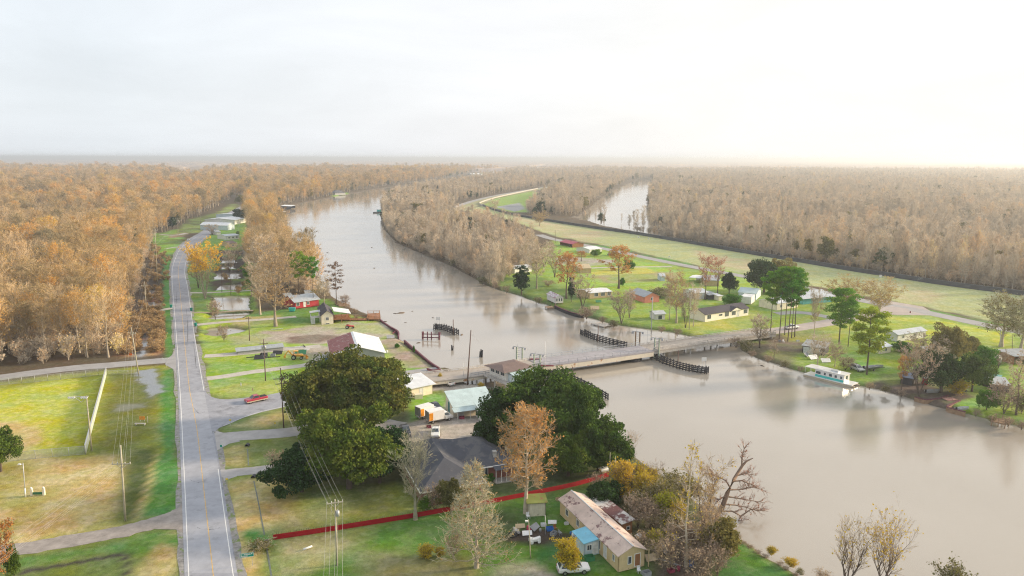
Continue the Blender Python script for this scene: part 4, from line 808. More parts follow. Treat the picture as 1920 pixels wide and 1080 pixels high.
def house(name, label, cat, A, B, C=None, W=None, L=None, h=2.5, rise=1.1, roof='gable', axis='x', wm=None, rm=None, z=0.0, z0=0.0, oh=.35, wins=(), trim=None, ridge=.5, gable_m=None, group=None, yaw=None, open_sides='', roof_t=.12, posts=0):
    """walls + roof from three ground corners in the photo: front left A, front right B, back left C"""
    if C is None:
        a, b = G(*A, z), G(*B, z); ux = (b - a); o = Vector((a.x, a.y, 0)); yw = math.atan2(ux.y, ux.x); ln = ux.length; wd = W
    else: o, yw, ln, wd = frame_of(A, B, C, z)
    if W: wd = W
    if L: ln = L
    if yaw is not None: yw = yaw
    wd = max(wd, 1.2); root = empty(name, o, yw, label, cat, group); H0 = z0; H1 = z0 + h; H2 = H1 + rise
    wb_ = MB(); gi = 1 if gable_m else 0
    sides = {'f': ((0, 0), (ln, 0)), 'r': ((ln, 0), (ln, wd)), 'b': ((ln, wd), (0, wd)), 'l': ((0, wd), (0, 0))}
    th = .12
    def wall(s):
        (x0, y0), (x1, y1) = sides[s]; d = Vector((x1 - x0, y1 - y0, 0)).normalized(); n = Vector((-d.y, d.x, 0)) * th
        # top follows the roof
        P = [(x0, y0), (x1, y1)]; a_, b_ = Vector((x0, y0, 0)), Vector((x1, y1, 0))
        base = [a_ + Vector((0, 0, H0 - .25)), b_ + Vector((0, 0, H0 - .25))]
        if roof == 'gable' and ((axis == 'x' and s in 'lr') or (axis == 'y' and s in 'fb')):
            rr_ = ridge if s in 'fr' else 1 - ridge
            m_ = a_ + (b_ - a_) * rr_; top = [b_ + Vector((0, 0, H1)), m_ + Vector((0, 0, H2)), a_ + Vector((0, 0, H1))]
        elif roof == 'shed':
            zt = lambda q: H1 + rise * ((q.y / wd) if axis == 'x' else (q.x / ln)); top = [b_ + Vector((0, 0, zt(b_))), a_ + Vector((0, 0, zt(a_)))]
        else: top = [b_ + Vector((0, 0, H1)), a_ + Vector((0, 0, H1))]
        outer = base + top; inner = [p + n for p in outer]
        wb_.poly(outer); wb_.poly(inner[::-1])
        k = len(outer)
        for i in range(k): wb_.poly([outer[i], inner[i], inner[(i + 1) % k], outer[(i + 1) % k]])
    for s in 'frbl':
        if s not in open_sides: wall(s)
    if wb_.v: wb_.build('wall', [wm] + ([gable_m] if gable_m else []), root)
    if open_sides or posts:
        n_ = max(2, posts)
        for s in (open_sides or 'f'):
            (x0, y0), (x1, y1) = sides[s]
            for k in range(n_):
                u = k / (n_ - 1); x = x0 + (x1 - x0) * u; y = y0 + (y1 - y0) * u; x = min(max(x, .08), ln - .08); y = min(max(y, .08), wd - .08)
                pb = MB(); pb.box(x - .07, x + .07, y - .07, y + .07, 0, H1 + (rise * y / wd if roof == 'shed' and axis == 'x' else 0)); pb.build('post', trim or M_post, root)
    rb = MB(); t_ = roof_t
    def slab(P):
        up_ = Vector((0, 0, t_)); top = [Vector(p) + up_ for p in P]; bot = [Vector(p) + Vector((0, 0, .012)) for p in P]; rb.poly(top); rb.poly(bot[::-1])
        for i in range(len(P)): rb.poly([bot[i], bot[(i + 1) % len(P)], top[(i + 1) % len(P)], top[i]])
    if roof == 'gable':
        if axis == 'x':
            yr = wd * ridge; s1 = rise / yr; s2 = rise / (wd - yr)
            slab([(-oh, -oh, H1 - oh * s1), (ln + oh, -oh, H1 - oh * s1), (ln + oh, yr, H2), (-oh, yr, H2)]); slab([(-oh, yr, H2), (ln + oh, yr, H2), (ln + oh, wd + oh, H1 - oh * s2), (-oh, wd + oh, H1 - oh * s2)])
        else:
            xr_ = ln * ridge; s1 = rise / xr_; s2 = rise / (ln - xr_)
            slab([(-oh, wd + oh, H1 - oh * s1), (-oh, -oh, H1 - oh * s1), (xr_, -oh, H2), (xr_, wd + oh, H2)]); slab([(xr_, wd + oh, H2), (xr_, -oh, H2), (ln + oh, -oh, H1 - oh * s2), (ln + oh, wd + oh, H1 - oh * s2)])
    elif roof == 'shed':
        if axis == 'x': s1 = rise / wd; slab([(-oh, -oh, H1 - oh * s1), (ln + oh, -oh, H1 - oh * s1), (ln + oh, wd + oh, H2 + oh * s1), (-oh, wd + oh, H2 + oh * s1)])
        else: s1 = rise / ln; slab([(-oh, -oh, H1 - oh * s1), (ln + oh, -oh, H2 + oh * s1), (ln + oh, wd + oh, H2 + oh * s1), (-oh, wd + oh, H1 - oh * s1)])
    elif roof == 'hip':
        q = min(ln, wd) / 2; a = (-oh, -oh, H1 - .1); b = (ln + oh, -oh, H1 - .1); c = (ln + oh, wd + oh, H1 - .1); d = (-oh, wd + oh, H1 - .1)
        e, f_ = ((q, wd / 2, H2), (ln - q, wd / 2, H2)) if ln >= wd else ((ln / 2, q, H2), (ln / 2, wd - q, H2))
        if abs(ln - wd) < .3: f_ = (e[0] + .2, e[1], e[2])
        V_ = [a, b, c, d, e, f_]
        F_ = [(0, 1, 5, 4), (1, 2, 5), (2, 3, 4, 5), (3, 0, 4)] if ln >= wd else [(0, 1, 4), (1, 2, 5, 4), (2, 3, 5), (3, 0, 4, 5)]
        rb.add(V_, F_ + [(3, 2, 1, 0)])
    elif roof == 'arch':
        n_ = 8
        for k in range(n_):
            a0 = math.pi * k / n_; a1 = math.pi * (k + 1) / n_
            slab([(-oh, wd / 2 - math.cos(a0) * wd / 2, H1 + rise * math.sin(a0)), (ln + oh, wd / 2 - math.cos(a0) * wd / 2, H1 + rise * math.sin(a0)), (ln + oh, wd / 2 - math.cos(a1) * wd / 2, H1 + rise * math.sin(a1)), (-oh, wd / 2 - math.cos(a1) * wd / 2, H1 + rise * math.sin(a1))])
    ro = rb.build('roof', rm, root)
    for w_ in wins:
        k = w_[0]; kind = 'door' if k in 'FBLR' else 'window'; s = k.lower(); span = ln if s in 'fb' else wd
        opening(root, s, ln, wd, w_[1] * span, w_[2], w_[3], w_[4], kind, trim, w_[5] if len(w_) > 5 else 2, z0, w_[6] if len(w_) > 6 else None)
    return root, ln, wd, ro
w3 = [('f', x, 1.0, 1.1, 1.1) for x in (.2, .5, .8)]
# --- east bank
r, ln, wd, _ = house('mobile_home', 'long cream double wide mobile home with dark shingle roof on the east bank lawn', 'mobile home', (1321.5,604), (1403,591), (1292,597), h=2.9, rise=1.5, wm=wallmat('ivory', (.88,.84,.74), var=.04, dirt=((.7,.66,.58), .9, .7)), rm=R_shing,
  wins=[('f', .09, 1.0, 1.9, 1.5), ('f', .35, 1.5, 1.7, .7), ('f', .49, .9, 2.0, 1.8, 3), ('f', .65, 1.0, 2.0, 1.5, 3), ('F', .755, .2, 1.0, 2.1), ('f', .93, 1.0, 2.0, 1.5, 3)])
g = MB(); x0, x1 = ln * .56, ln * .82; g.poly([(x0, -.45, 2.75), (x1, -.45, 2.75), ((x0 + x1) / 2, -.45, 4.0)]); g.build('front_gable', MATS['wall_ivory'], r)
g = MB(); xm = (x0 + x1) / 2
for a, b_ in (((x0 - .3, 2.7), (xm, 4.12)), ((x1 + .3, 2.7), (xm, 4.12))):
    P = [(a[0], -.6, a[1]), (b_[0], -.6, b_[1]), (b_[0], 3.2, b_[1] + .0), (a[0], .3, a[1] + .1)]; P = P if a[0] > b_[0] else P[::-1]; g.poly(P); g.poly([(p[0], p[1], p[2] - .1) for p in P][::-1])
g.build('gable_roof', R_shing, r)
house('mobile_home', 'white mobile home with white metal roof and three dark shuttered windows', 'mobile home', (1105,560.5), (1147,557), (1100,552), h=2.5, rise=.7, wm=W_tan, rm=R_white, oh=.25, wins=[('f', .3, .9, 1.8, 1.5, 3), ('f', .6, .9, 1.8, 1.5, 3), ('f', .88, .9, 1.5, 1.5, 3)])
house('house', 'coral pink house with grey shingle roof behind bare trees', 'house', (1208,568), (1236,566), (1188,558), h=2.6, rise=1.6, axis='y', wm=W_coral, rm=R_grey, wins=[('f', .5, 1.0, 1.0, 1.1)])
house('shed', 'small white storage shed on the lawn north of the bridge', 'shed', (1228,600), (1247,599), (1218,595), h=2.2, rise=.8, wm=W_white, rm=R_greyp, wins=[('f', .5, .2, 1.5, 1.5, 1)])
house('garage', 'white garage with white roof behind the cream mobile home', 'garage', (1302,561.5), (1327,560), (1297,553), h=2.8, rise=.9, wm=W_white, rm=R_white, wins=[('F', .5, 0, 2.4, 2.1)])
house('shed', 'dark open lean-to on the right side of the white garage', 'shed', (1329,562), (1345,561), (1326,556), h=2.0, rise=.4, roof='shed', wm=W_dark, rm=R_grey)
house('shed', 'tiny cream outhouse at the right of the white garage', 'shed', (1347,564), (1354,563.5), (1345,560), h=2.0, rise=.3, roof='shed', wm=W_cream, rm=R_white)
house('house', 'house with pale blue metal roof beside the tall green pines', 'house', (1384,560), (1417,563), (1374,550), h=2.9, rise=1.3, wm=W_bluew, rm=R_bluem)
house('trailer', 'white box trailer parked against the blue roofed house', 'trailer', (1388,570), (1408,572), (1384,564), h=2.6, rise=.15, roof='shed', wm=W_white, rm=R_white, z0=.6, oh=.02)
house('house', 'cream house with white roof seen through the pine trunks', 'house', (1456,582), (1496,576), (1441,572), h=2.8, rise=1.1, wm=W_cream, rm=R_white, wins=[('f', .2, 1, 1, 1.1), ('f', .5, 1, 1, 1.1), ('F', .75, .1, 1, 2)])
house('house', 'wide house with grey metal roof and teal wall behind the pines', 'house', (1505,571), (1560,566), (1483,558), h=2.6, rise=1.6, wm=W_teal, rm=R_greyp, oh=.8)
house('house', 'tan house with grey roof beside the russet pink tree', 'house', (1320,536), (1348,537), (1313,527), h=2.8, rise=1.4, wm=W_tan, rm=R_grey)
house('carport', 'white roofed carport left of the tan house by the russet tree', 'carport', (1293,529), (1312,531), (1289,523), h=2.4, rise=.4, wm=W_white, rm=R_white, open_sides='flr')
house('carport', 'long crimson metal carport beside the levee road', 'carport', (1050,459.5), (1073,464.5), (1057,455.5), h=2.4, rise=1.2, roof='gable', wm=W_wood, rm=R_red, open_sides='f', posts=5)
house('house', 'small white roofed house between the pond and the levee road', 'house', (1105,475), (1128,473), (1103,469), h=2.4, rise=1.0, wm=W_white, rm=R_white)
house('shed', 'beige gabled shed beside the white flooded yard', 'shed', (1086,512.5), (1108,512), (1082,506), h=2.6, rise=1.4, wm=W_tan, rm=R_tan)
house('shed', 'small pale blue shed standing alone in the dry grass', 'shed', (1238,527), (1247,527), (1236,523), h=2.4, rise=.9, wm=W_bluew, rm=R_greyp)
house('house', 'low pale house half hidden at the north edge of the east lawn', 'house', (965,513), (997,509), (960,508), h=2.5, rise=1.0, wm=W_white, rm=R_greyp)
r, ln, wd, _ = house('boathouse', 'white boathouse with maroon striped roof on piles at the river bank', 'boathouse', (1041,571), (1056,570), (1031,563), h=2.1, rise=1.0, axis='y', z0=.8, wm=W_white, rm=mat('roof_striped', (.6,.58,.6), .6, var=.1, dirt=((.25,.08,.12), 1.2, .5)), wins=[('f', .2, .5, .6, 1.2, 1), ('f', .5, .5, .6, 1.2, 1), ('f', .8, .5, .6, 1.2, 1)])
for x in (.2, ln / 2, ln - .2):
    for y in (.2, wd / 2, wd - .2): p = MB(); p.tube([(x, y, -2.5), (x, y, .8)], .14, 6); p.build('pile', M_post, r)
house('mobile_home', 'grey mobile home with white roof screened by bare trees on the right', 'mobile home', (1682,641), (1735,633), (1677,633), h=2.5, rise=.8, wm=W_white, rm=R_greyp, wins=[('f', .2, 1, 1, 1), ('f', .6, 1, 1, 1)])
house('shed', 'cream shed with mint white roof behind the tall riverside pine', 'shed', (1651,664), (1670,660.5), (1639,660), h=2.1, rise=.7, roof='shed', wm=W_cream, rm=R_white, wins=[('f', .5, .8, .8, .8)])
house('cabin', 'dark broken cabin with white door panels above the river bank', 'cabin', (1504,661), (1545,667), (1513,653), h=2.3, rise=.5, roof='shed', wm=W_dark, rm=R_grey, wins=[('F', .18, .1, 1.6, 1.8), ('F', .42, .1, 1.0, 1.9), ('F', .72, .4, 1.0, 1.4)])
house('house', 'house with white roof peeking above the dark riverside oak', 'house', (1742,678), (1792,672), (1735,665), h=2.6, rise=1.2, wm=W_tan, rm=R_white)
house('shed', 'open grey roofed shed cut by the right edge of the picture', 'shed', (1900,684), (1945,682), (1898,672), h=2.6, rise=.3, roof='shed', wm=W_wood, rm=R_grey, open_sides='f', posts=4)
house('shed', 'low shed with teal roof among the shrubs near the right edge', 'shed', (1843,724), (1864,728), (1846,714), h=1.8, rise=.4, roof='shed', wm=W_dark, rm=R_teal)
house('shed', 'low grey roofed shed behind the leafless shrub near the right edge', 'shed', (1862,733), (1892,736), (1868,722), h=1.8, rise=.4, roof='shed', wm=W_dark, rm=R_grey)
house('shed', 'blue grey tarp covered shed under the orange tinted trees', 'shed', (1688,719), (1710,723), (1686,708), h=2.0, rise=.8, wm=W_dark, rm=roofmat('slate_blue', (.12,.16,.24), .7))
house('shed', 'small red sided privy near the river under bare trees', 'shed', (1733,722), (1739,722), (1731,719), h=2.0, rise=.3, roof='shed', wm=W_red, rm=R_grey)
# --- west bank, north
house('warehouse', 'large building with two white roofs beside the far road bend', 'building', (440,421), (462,417), (433,412), h=4.0, rise=1.4, wm=W_white, rm=R_white, oh=.6)
house('warehouse', 'flat white roofed annex behind the large far building', 'building', (450,411), (467,409), (446,405), h=4, rise=.8, wm=W_bluew, rm=R_white)
house('house', 'pale blue gabled house left of the far white building', 'house', (427,432), (440,430), (421,424), h=4.0, rise=2, axis='y', wm=W_bluew, rm=R_white)
house('carport', 'low white carport left of the pale blue gabled house', 'carport', (413,429), (426,428.5), (412,425), h=2.6, rise=.3, roof='shed', wm=W_grey, rm=R_white, open_sides='f')
house('shed', 'tiny white shed on the grass by the far road', 'shed', (406,441), (414,440.5), (404,438), h=2.4, rise=.9, wm=W_white, rm=R_greyp)
house('mobile_home', 'grey white mobile home beyond the flooded ditch', 'mobile home', (425,450), (449,448), (424,446), h=2.8, rise=.7, wm=W_white, rm=R_greyp, wins=w3)
house('house', 'little tan house north of the flooded ditch', 'house', (431,464), (444,463), (429,459), h=2.6, rise=1.1, wm=W_tan, rm=R_brown, wins=[('f', .5, .9, 1.2, 1.0)])
house('shack', 'sky blue shack with pale blue roof among the bare trees', 'shack', (538,536), (554,534), (534,528), h=2.2, rise=.7, wm=W_teal, rm=R_bluem)
house('house', 'red house with pale metal roof beside the river', 'house', (553.5,580), (598,574), (549,570), h=2.5, rise=1.7, wm=W_red, rm=R_greyp, oh=.6, wins=[('f', .12, .8, 1.3, 1.2), ('f', .55, .8, 1.0, 1.1), ('F', .4, .1, .9, 2)], z0=.5)
house('carport', 'dark open lean-to at the left of the red house', 'carport', (539,569), (551,568), (537,562), h=2.4, rise=.4, roof='shed', wm=W_dark, rm=R_grey, open_sides='f')
house('shed', 'pale shed with two cream doors behind the red house', 'shed', (574,561), (591,560), (573,556), h=2.4, rise=.3, roof='shed', wm=W_dark, rm=R_grey, wins=[('F', .2, .1, 1.6, 1.9), ('F', .8, .1, 1.6, 1.9)])
r, ln, wd, _ = house('house', 'cream gabled house with dark roof and white side stairs', 'house', (603,609), (625.5,607.5), (577,594), h=3.4, rise=1.7, axis='y', wm=W_cream, rm=R_shing, wins=[('f', .5, 1.6, .9, 1.0), ('f', .5, .1, 1.3, .35, 1), ('l', .75, 1.3, .9, 1.2), ('l', .5, 1.3, .9, 1.2)])
pr = MB()
pr.poly([(ln + .3, .8, 4.6), (ln + 6.5, .8, 3.3), (ln + 6.5, 9.5, 3.3), (ln + .3, 9.5, 4.6)]); pr.poly([(ln + .3, .8, 4.5), (ln + .3, 9.5, 4.5), (ln + 6.5, 9.5, 3.2), (ln + 6.5, .8, 3.2)])
pr.build('porch_roof', R_white, r)
dk = MB(); dk.box(ln + .15, ln + 6.2, .9, 9.2, 1.3, 1.5)
for k in range(12): dk.box(ln + .3 + k * .52, ln + .38 + k * .52, .9, .98, 1.5, 2.4)
dk.box(ln + .15, ln + 6.2, .86, .98, 2.4, 2.48); dk.build('deck', W_wood, r)
for x, y in ((ln + 6.1, 1), (ln + 6.1, 5), (ln + 6.1, 9), (ln + 3, 1)): p = MB(); p.box(x - .09, x + .09, y - .09, y + .09, 0, 3.3); p.build('post', W_wood, r)
st_ = MB()
for k in range(9): st_.box(-3.4 + k * .0, -2.2, 1.6 + k * .28, 1.9 + k * .28, .15 + k * .2, .23 + k * .2)
for x in (-3.45, -2.2): st_.bar((x, 1.4, .1), (x, 4.2, 2.0), .08, .25); st_.bar((x, 1.4, 1.0), (x, 4.2, 2.9), .06)
st_.box(-3.5, -.1, 4.1, 7.0, 1.85, 2.0)
for x, y in ((-3.4, 4.3), (-3.4, 6.9), (-.3, 4.3)): st_.box(x - .07, x + .07, y - .07, y + .07, 0, 4)
st_.build('stairs', M_trim, r)
pl = MB(); pl.poly([(-3.8, 3.6, 3.9), (0, 3.6, 4.2), (0, 7.3, 4.2), (-3.8, 7.3, 3.9)]); pl.poly([(-3.8, 3.6, 3.82), (-3.8, 7.3, 3.82), (0, 7.3, 4.12), (0, 3.6, 4.12)]); pl.build('stair_roof', R_greyp, r)
# big metal shed beside the junction: corners measured at eave height
r, ln, wd, _ = house('metal_shed', 'big gabled metal shed whose left roof slope is rusty red', 'shed', (622,668), (721,661), (598,640), z=3.9, h=3.9, rise=2.3, axis='y', wm=W_grey, rm=R_white, oh=.5, ridge=.5, roof_t=.1)
rs = MB(); s1 = 2.3 / (ln / 2); rs.poly([(-.45, wd + .45, 3.9 - .45 * s1 + .115), (-.45, 1.6, 3.9 - .45 * s1 + .115), (ln / 2 - .7, 1.6, 6.2 - .7 * s1 + .115), (ln / 2 - .7, wd + .45, 6.2 - .7 * s1 + .115)]); rs.build('rusty_roof_slope', R_rust, r)
lw = MB(); lw.box(ln * .30, ln - .3, -.10, -.02, -.1, 2.1); lw.build('lower_wall', W_white, r)
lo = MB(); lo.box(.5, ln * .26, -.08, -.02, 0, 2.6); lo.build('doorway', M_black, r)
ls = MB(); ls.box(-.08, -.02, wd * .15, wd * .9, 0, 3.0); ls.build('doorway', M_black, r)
house('metal_shed', 'long low shed under grey sheet metal beside the concrete drive', 'shed', (445,665), (531,656), (446,660), W=2.6, h=1.0, rise=.35, roof='shed', wm=W_grey, rm=R_grey)
# blue roofed building by the yard
r, ln, wd, _ = house('workshop', 'cream workshop with ice blue metal roof facing the gravel yard', 'workshop', (851,783), (926,773), (828,768), h=2.5, rise=1.8, roof='shed', wm=W_cream, rm=R_bluem, oh=.3, wins=[('F', .17, 0, 1.5, 2.1), ('f', .62, 1.0, 1.2, 1.1), ('L', .42, .1, 1.4, 2.6, 2, M_doorg), ('F', .8, 0, 1.0, 2.1)])
pc = MB(); pc.poly([(-.6, -2.2, 2.05), (ln + .3, -2.2, 2.05), (ln + .3, -.2, 2.5), (-.6, -.2, 2.5)]); pc.poly([(-.6, -2.2, 1.97), (-.6, -.2, 2.42), (ln + .3, -.2, 2.42), (ln + .3, -2.2, 1.97)]); pc.build('porch_roof', R_bluem, r)
for k in range(4): p = MB(); x = .3 + k * (ln - .6) / 3; p.box(x - .05, x + .05, -2.1, -2.0, 0, 2.05); p.build('post', M_trim, r)
r, ln, wd, _ = house('shop', 'small cream building with white roof beside the bridge approach', 'building', (769,747), (811,738), (764,731), h=2.7, rise=.9, roof='shed', wm=W_cream, rm=R_white, oh=.7, wins=[('F', .5, 0, 1, 2)])
cb = MB(); cb.box(0, 2.0, 0, 1.4, 0, 1.2); o = cb.build('planter_box', W_cream); o.location = G(778, 749); o.rotation_euler = (0, 0, R(15)); tag(o, 'cream masonry box with rusty junk on top outside the small shop', 'planter')
# main house with dark hipped roofs
a, b_ = G(793,921,3.0), G(906,903,3.0); yw = math.atan2(b_.y - a.y, b_.x - a.x); LN = (b_ - a).length; r = empty('house', (a.x, a.y, 0), yw, 'large house with slate dark hipped roofs behind the long red fence', 'house')
def hipmesh(x0, x1, y0, y1, z1, z2, mb, mi=0):
    L_, W_ = x1 - x0, y1 - y0; q = min(L_, W_) / 2; V_ = [(x0, y0, z1), (x1, y0, z1), (x1, y1, z1), (x0, y1, z1)]
    if L_ >= W_: V_ += [(x0 + q, y0 + q, z2), (x1 - q, y0 + q, z2)]; F_ = [(0, 1, 5, 4), (1, 2, 5), (2, 3, 4, 5), (3, 0, 4)]
    else: V_ += [(x0 + q, y0 + q, z2), (x0 + q, y1 - q, z2)]; F_ = [(0, 1, 4), (1, 2, 5, 4), (2, 3, 5), (3, 0, 4, 5)]
    mb.add(V_, F_ + [(3, 2, 1, 0)], mi)
h1 = MB(); hipmesh(-.6, LN + .4, -.4, 21.5, 2.95, 6.2, h1); h1.build('roof', R_slate, r)
h2 = MB(); hipmesh(2.5, LN + 8.8, 5.8, 19.5, 2.97, 6.6, h2); h2.build('roof', R_slate, r)
gm_ = MB()
for P in (((-.62, -.42), (LN + .42, -.42)), ((LN + .42, -.42), (LN + .42, 5.75)), ((LN + .45, 5.75), (LN + 8.85, 5.75)), ((-.62, -.42), (-.62, 21.5))): gm_.bar((*P[0], 2.9), (*P[1], 2.9), .16, .2)
gm_.build('gutter', M_trim, r)
wl = MB(); wl.box(0, LN, .2, 21, -.2, 2.94, 0); wl.box(LN - .02, LN + 8.2, 6.4, 19, -.2, 2.96, 0); wl.build('wall', mat('wall_brick_red', (.30,.13,.10), .9, var=.2, wave=('Z', 6, .3)), r)
for k in range(4): opening(r, 'f', LN, 20, LN + .9 + k * .62, .7, .5, 1.9, 'window', M_trim, 1, 0).location = (0, 6.4, 0)
for k in range(3): opening(r, 'f', LN, 20, 2 + k * 3.6, .9, 1.2, 1.3, 'window', M_trim, 2, 0).location = (0, .2, 0)
fl = MB(); fl.box(LN + 4.6, LN + 5.2, 7.5, 8.1, 3, 4.9); fl.box(LN + 4.5, LN + 5.3, 7.4, 8.2, 4.9, 5.05); fl.build('chimney', M_concrete, r)
pf = MB(); pf.box(LN + 3.9, LN + 8.4, 4.2, 6.3, -.2, .25); pf.build('porch_floor', M_concrete, r)
for k in range(5): p = MB(); x = LN + 4 + k * 1.05; p.box(x - .05, x + .05, 4.3, 4.4, .25, 2.8); p.build('post', M_trim, r)
pq = MB(); pq.poly([(LN + 3.8, 4.1, 2.75), (LN + 8.8, 4.1, 2.75), (LN + 8.8, 5.9, 3.0), (LN + 3.8, 5.9, 3.0)]); pq.poly([(LN + 3.8, 4.1, 2.7), (LN + 3.8, 5.9, 2.93), (LN + 8.8, 5.9, 2.93), (LN + 8.8, 4.1, 2.7)]); pq.build('porch_roof', R_slate, r)
# near mobile home and its additions
r, ln, wd, _ = house('mobile_home', 'weathered tan mobile home with stained pink roof near the bottom of the picture', 'mobile home', (1159,1074), (1208,1062), (1055,964), h=2.45, rise=1.0, axis='y', wm=W_ochre, rm=R_home, oh=.3, z0=.35,
  wins=[('f', .42, .7, .5, 1.1, 1), ('F', .72, .1, .9, 1.9, 1, W_wood), ('l', .14, .8, .8, 1.0), ('l', .34, .8, .8, 1.0), ('l', .56, .8, 1.0, 1.1), ('l', .70, .5, .7, 1.4), ('l', .93, .9, .5, .9), ('L', .8, .1, .8, 1.8, 1, M_door)])
ac = MB(); ac.box(-.45, -.02, wd * .335, wd * .365, 1.0, 1.4); ac.build('air_conditioner', M_trim, r)
cp = MB(); cp.bar((ln / 2, -.35, 3.96), (ln / 2, wd + .35, 3.96), .22, .06); cp.build('ridge_cap', R_greyp, r)
ps = MB(); ps.box(ln + .5, ln + .62, -.3, -.18, 0, 2.7); ps.build('post', W_ochre, r)
house('porch', 'lean-to porch with sky blue sheet roof on the mobile home', 'porch', (1096,1044), (1124,1038), (1081,1022), h=2.2, rise=.35, roof='shed', axis='y', wm=W_bluew, rm=R_blue, z0=.1, wins=[('f', .3, .9, .7, .8), ('F', .7, .2, .8, 1.7)], yaw=None)
house('lean_to', 'rear lean-to room with white and rust brown sheet roof', 'extension', (1166,1004), (1185,999), (1118,956), h=2.1, rise=.2, roof='shed', axis='y', wm=W_wood, rm=roofmat('rust_patch', (.66,.64,.62), dirt=((.17,.08,.08), .35, .47)), wins=[('f', .6, .8, .5, .5, 1)])
house('shed', 'cream panelled shed with mossy roof behind the yard clutter', 'shed', (991,969), (1023,967), (993,957), h=2.5, rise=.25, roof='shed', wm=mat('wall_panel', (.62,.58,.45), .8, var=.1, wave=('X', 1.1, .6), dirt=((.4,.36,.25), 1, .6)), rm=R_moss)
house('doghouse', 'little arched white roofed doghouse at the end of the red fence', 'doghouse', (1129,893), (1140,891), (1127,887), h=.9, rise=.5, roof='arch', wm=W_ochre, rm=R_white, oh=.15)
house('garage', 'white garage mostly hidden by the dark oak right of the yard', 'garage', (903,792), (925,789), (898,780), h=2.8, rise=.6, roof='shed', wm=W_white, rm=R_bluem, wins=[('F', .3, .1, 1.4, 2.2, 1, M_black), ('F', .75, .1, .9, 2.2, 1, M_black)])
# far houses by the river
house('house', 'grey roofed house on the far river bank', 'house', (628,366), (648,365), None, W=16, h=3, rise=5, roof='hip', wm=W_grey, rm=R_slate)
house('boathouse', 'small white roofed boathouse on the far left bank', 'boathouse', (546,392), (554,390), (543,388), h=3.2, rise=.6, roof='shed', wm=W_dark, rm=R_white, open_sides='f')
house('boathouse', 'low white boat shelter downstream of the white roofed boathouse', 'boathouse', (530,402), (537,400.5), (529,399.5), h=2.2, rise=.5, roof='shed', wm=W_dark, rm=R_white, open_sides='f')
for i, (x, y, l_, nm) in enumerate(((884,329,34,'grey waterside'),(893,328.5,26,'long white'),(903,330.5,30,'pale blue'),(908,333,22,'low grey'),(925,326,30,'small cream'))):
    house('warehouse', '%s building in the distant village by the river bend' % nm, 'building', (x, y), (x + 8, y - .2), None, W=18, L=l_, h=5, rise=2.5, wm=[W_grey,W_white,W_bluew,W_grey,W_cream][i], rm=R_white)
# ------------------------------------------------------------------ bridge and timber work
M_deck = mat('deck_concrete', (.38,.34,.305), .9, var=.14, scale=.4, dirt=((.27,.24,.22), .4, .57)); M_deck2 = mat('deck_steel', (.33,.315,.34), .8, var=.14, scale=.4, dirt=((.24,.22,.23), .5, .58))
M_beam = mat('beam_cream', (.62,.57,.48), .8, var=.12, scale=.5, dirt=((.38,.20,.10), .5, .55)); M_rail = mat('rail_grey', (.36,.37,.40), .7); M_railc = mat('rail_concrete', (.50,.47,.44), .9); M_rustp = mat('rust_red', (.28,.08,.09), .8, var=.3)
M_tim = mat('timber_black', (.035,.035,.042), .9, var=.4, scale=2); M_timr = mat('timber_red', (.14,.05,.07), .9, var=.4, scale=2); M_green = mat('tower_green', (.30,.36,.30), .7, var=.25); M_pole = mat('pole_brown', (.14,.09,.075), .9, var=.3, scale=2)
M_polep = mat('pole_pale', (.42,.39,.30), .9, var=.25, scale=1.5)
BR = [(765,711.5),(860,702),(932,691.5),(1010,679.5)]; BS = [(1003,680.5),(1105,667.5),(1212,653)]; BE = [(1212,653),(1300,640.5),(1396,627),(1440,621)]
def deckpart(name, px, z, wd, mdeck, par, beam=None, bd=.9, w0=0.0):
    c = smooth_line(gp(px, z), 6); A = offset(c, wd / 2); B = offset(c, -wd / 2); mb = MB(); th = .35
    for i in range(len(c) - 1):
        a, b_, c2, d = A[i], A[i + 1], B[i + 1], B[i]; dn = Vector((0, 0, th))
        mb.poly([a, d, c2, b_]); mb.poly([a - dn, b_ - dn, c2 - dn, d - dn]); mb.poly([a, b_, b_ - dn, a - dn]); mb.poly([c2, d, d - dn, c2 - dn])
    mb.build(name, mdeck, par)
    if beam:
        for s, nm in ((wd / 2 - .2, 'girder'), (-wd / 2 + .2, 'girder')):
            e = offset(c, s); g_ = MB()
            for i in range(len(e) - 1): g_.bar(e[i] - Vector((0, 0, th + bd / 2)), e[i + 1] - Vector((0, 0, th + bd / 2)), .3, bd)
            g_.build(nm, beam, par)
    return c
def railing(c, off_, par, m, hgt=1.0, step=2.4, rows=(1.0, .5), r=.05, kerb=None, name='railing'):
    e = offset(c, off_); ln = 0; rb = MB(); posts = []; nxt = 0
    for i in range(len(e) - 1):
        seg = (e[i + 1] - e[i]).length
        while nxt <= ln + seg: posts.append(e[i] + (e[i + 1] - e[i]) * ((nxt - ln) / seg)); nxt += step
        ln += seg
        for h_ in rows: rb.bar(e[i] + Vector((0, 0, h_ * hgt)), e[i + 1] + Vector((0, 0, h_ * hgt)), r * 2, r * 2.4)
        if kerb: rb.bar(e[i] + Vector((0, 0, .15)), e[i + 1] + Vector((0, 0, .15)), .3, .3)
    for p in posts: rb.box(p.x - r, p.x + r, p.y - r, p.y + r, p.z, p.z + hgt)
    rb.build(name, m, par)
bz = 1.9
rw = empty('bridge', G(932,691,0), 0, 'long low road bridge with a swing span over the brown river', 'bridge'); org = Matrix.Translation(rw.location).inverted()
kids0 = set(bpy.data.objects)
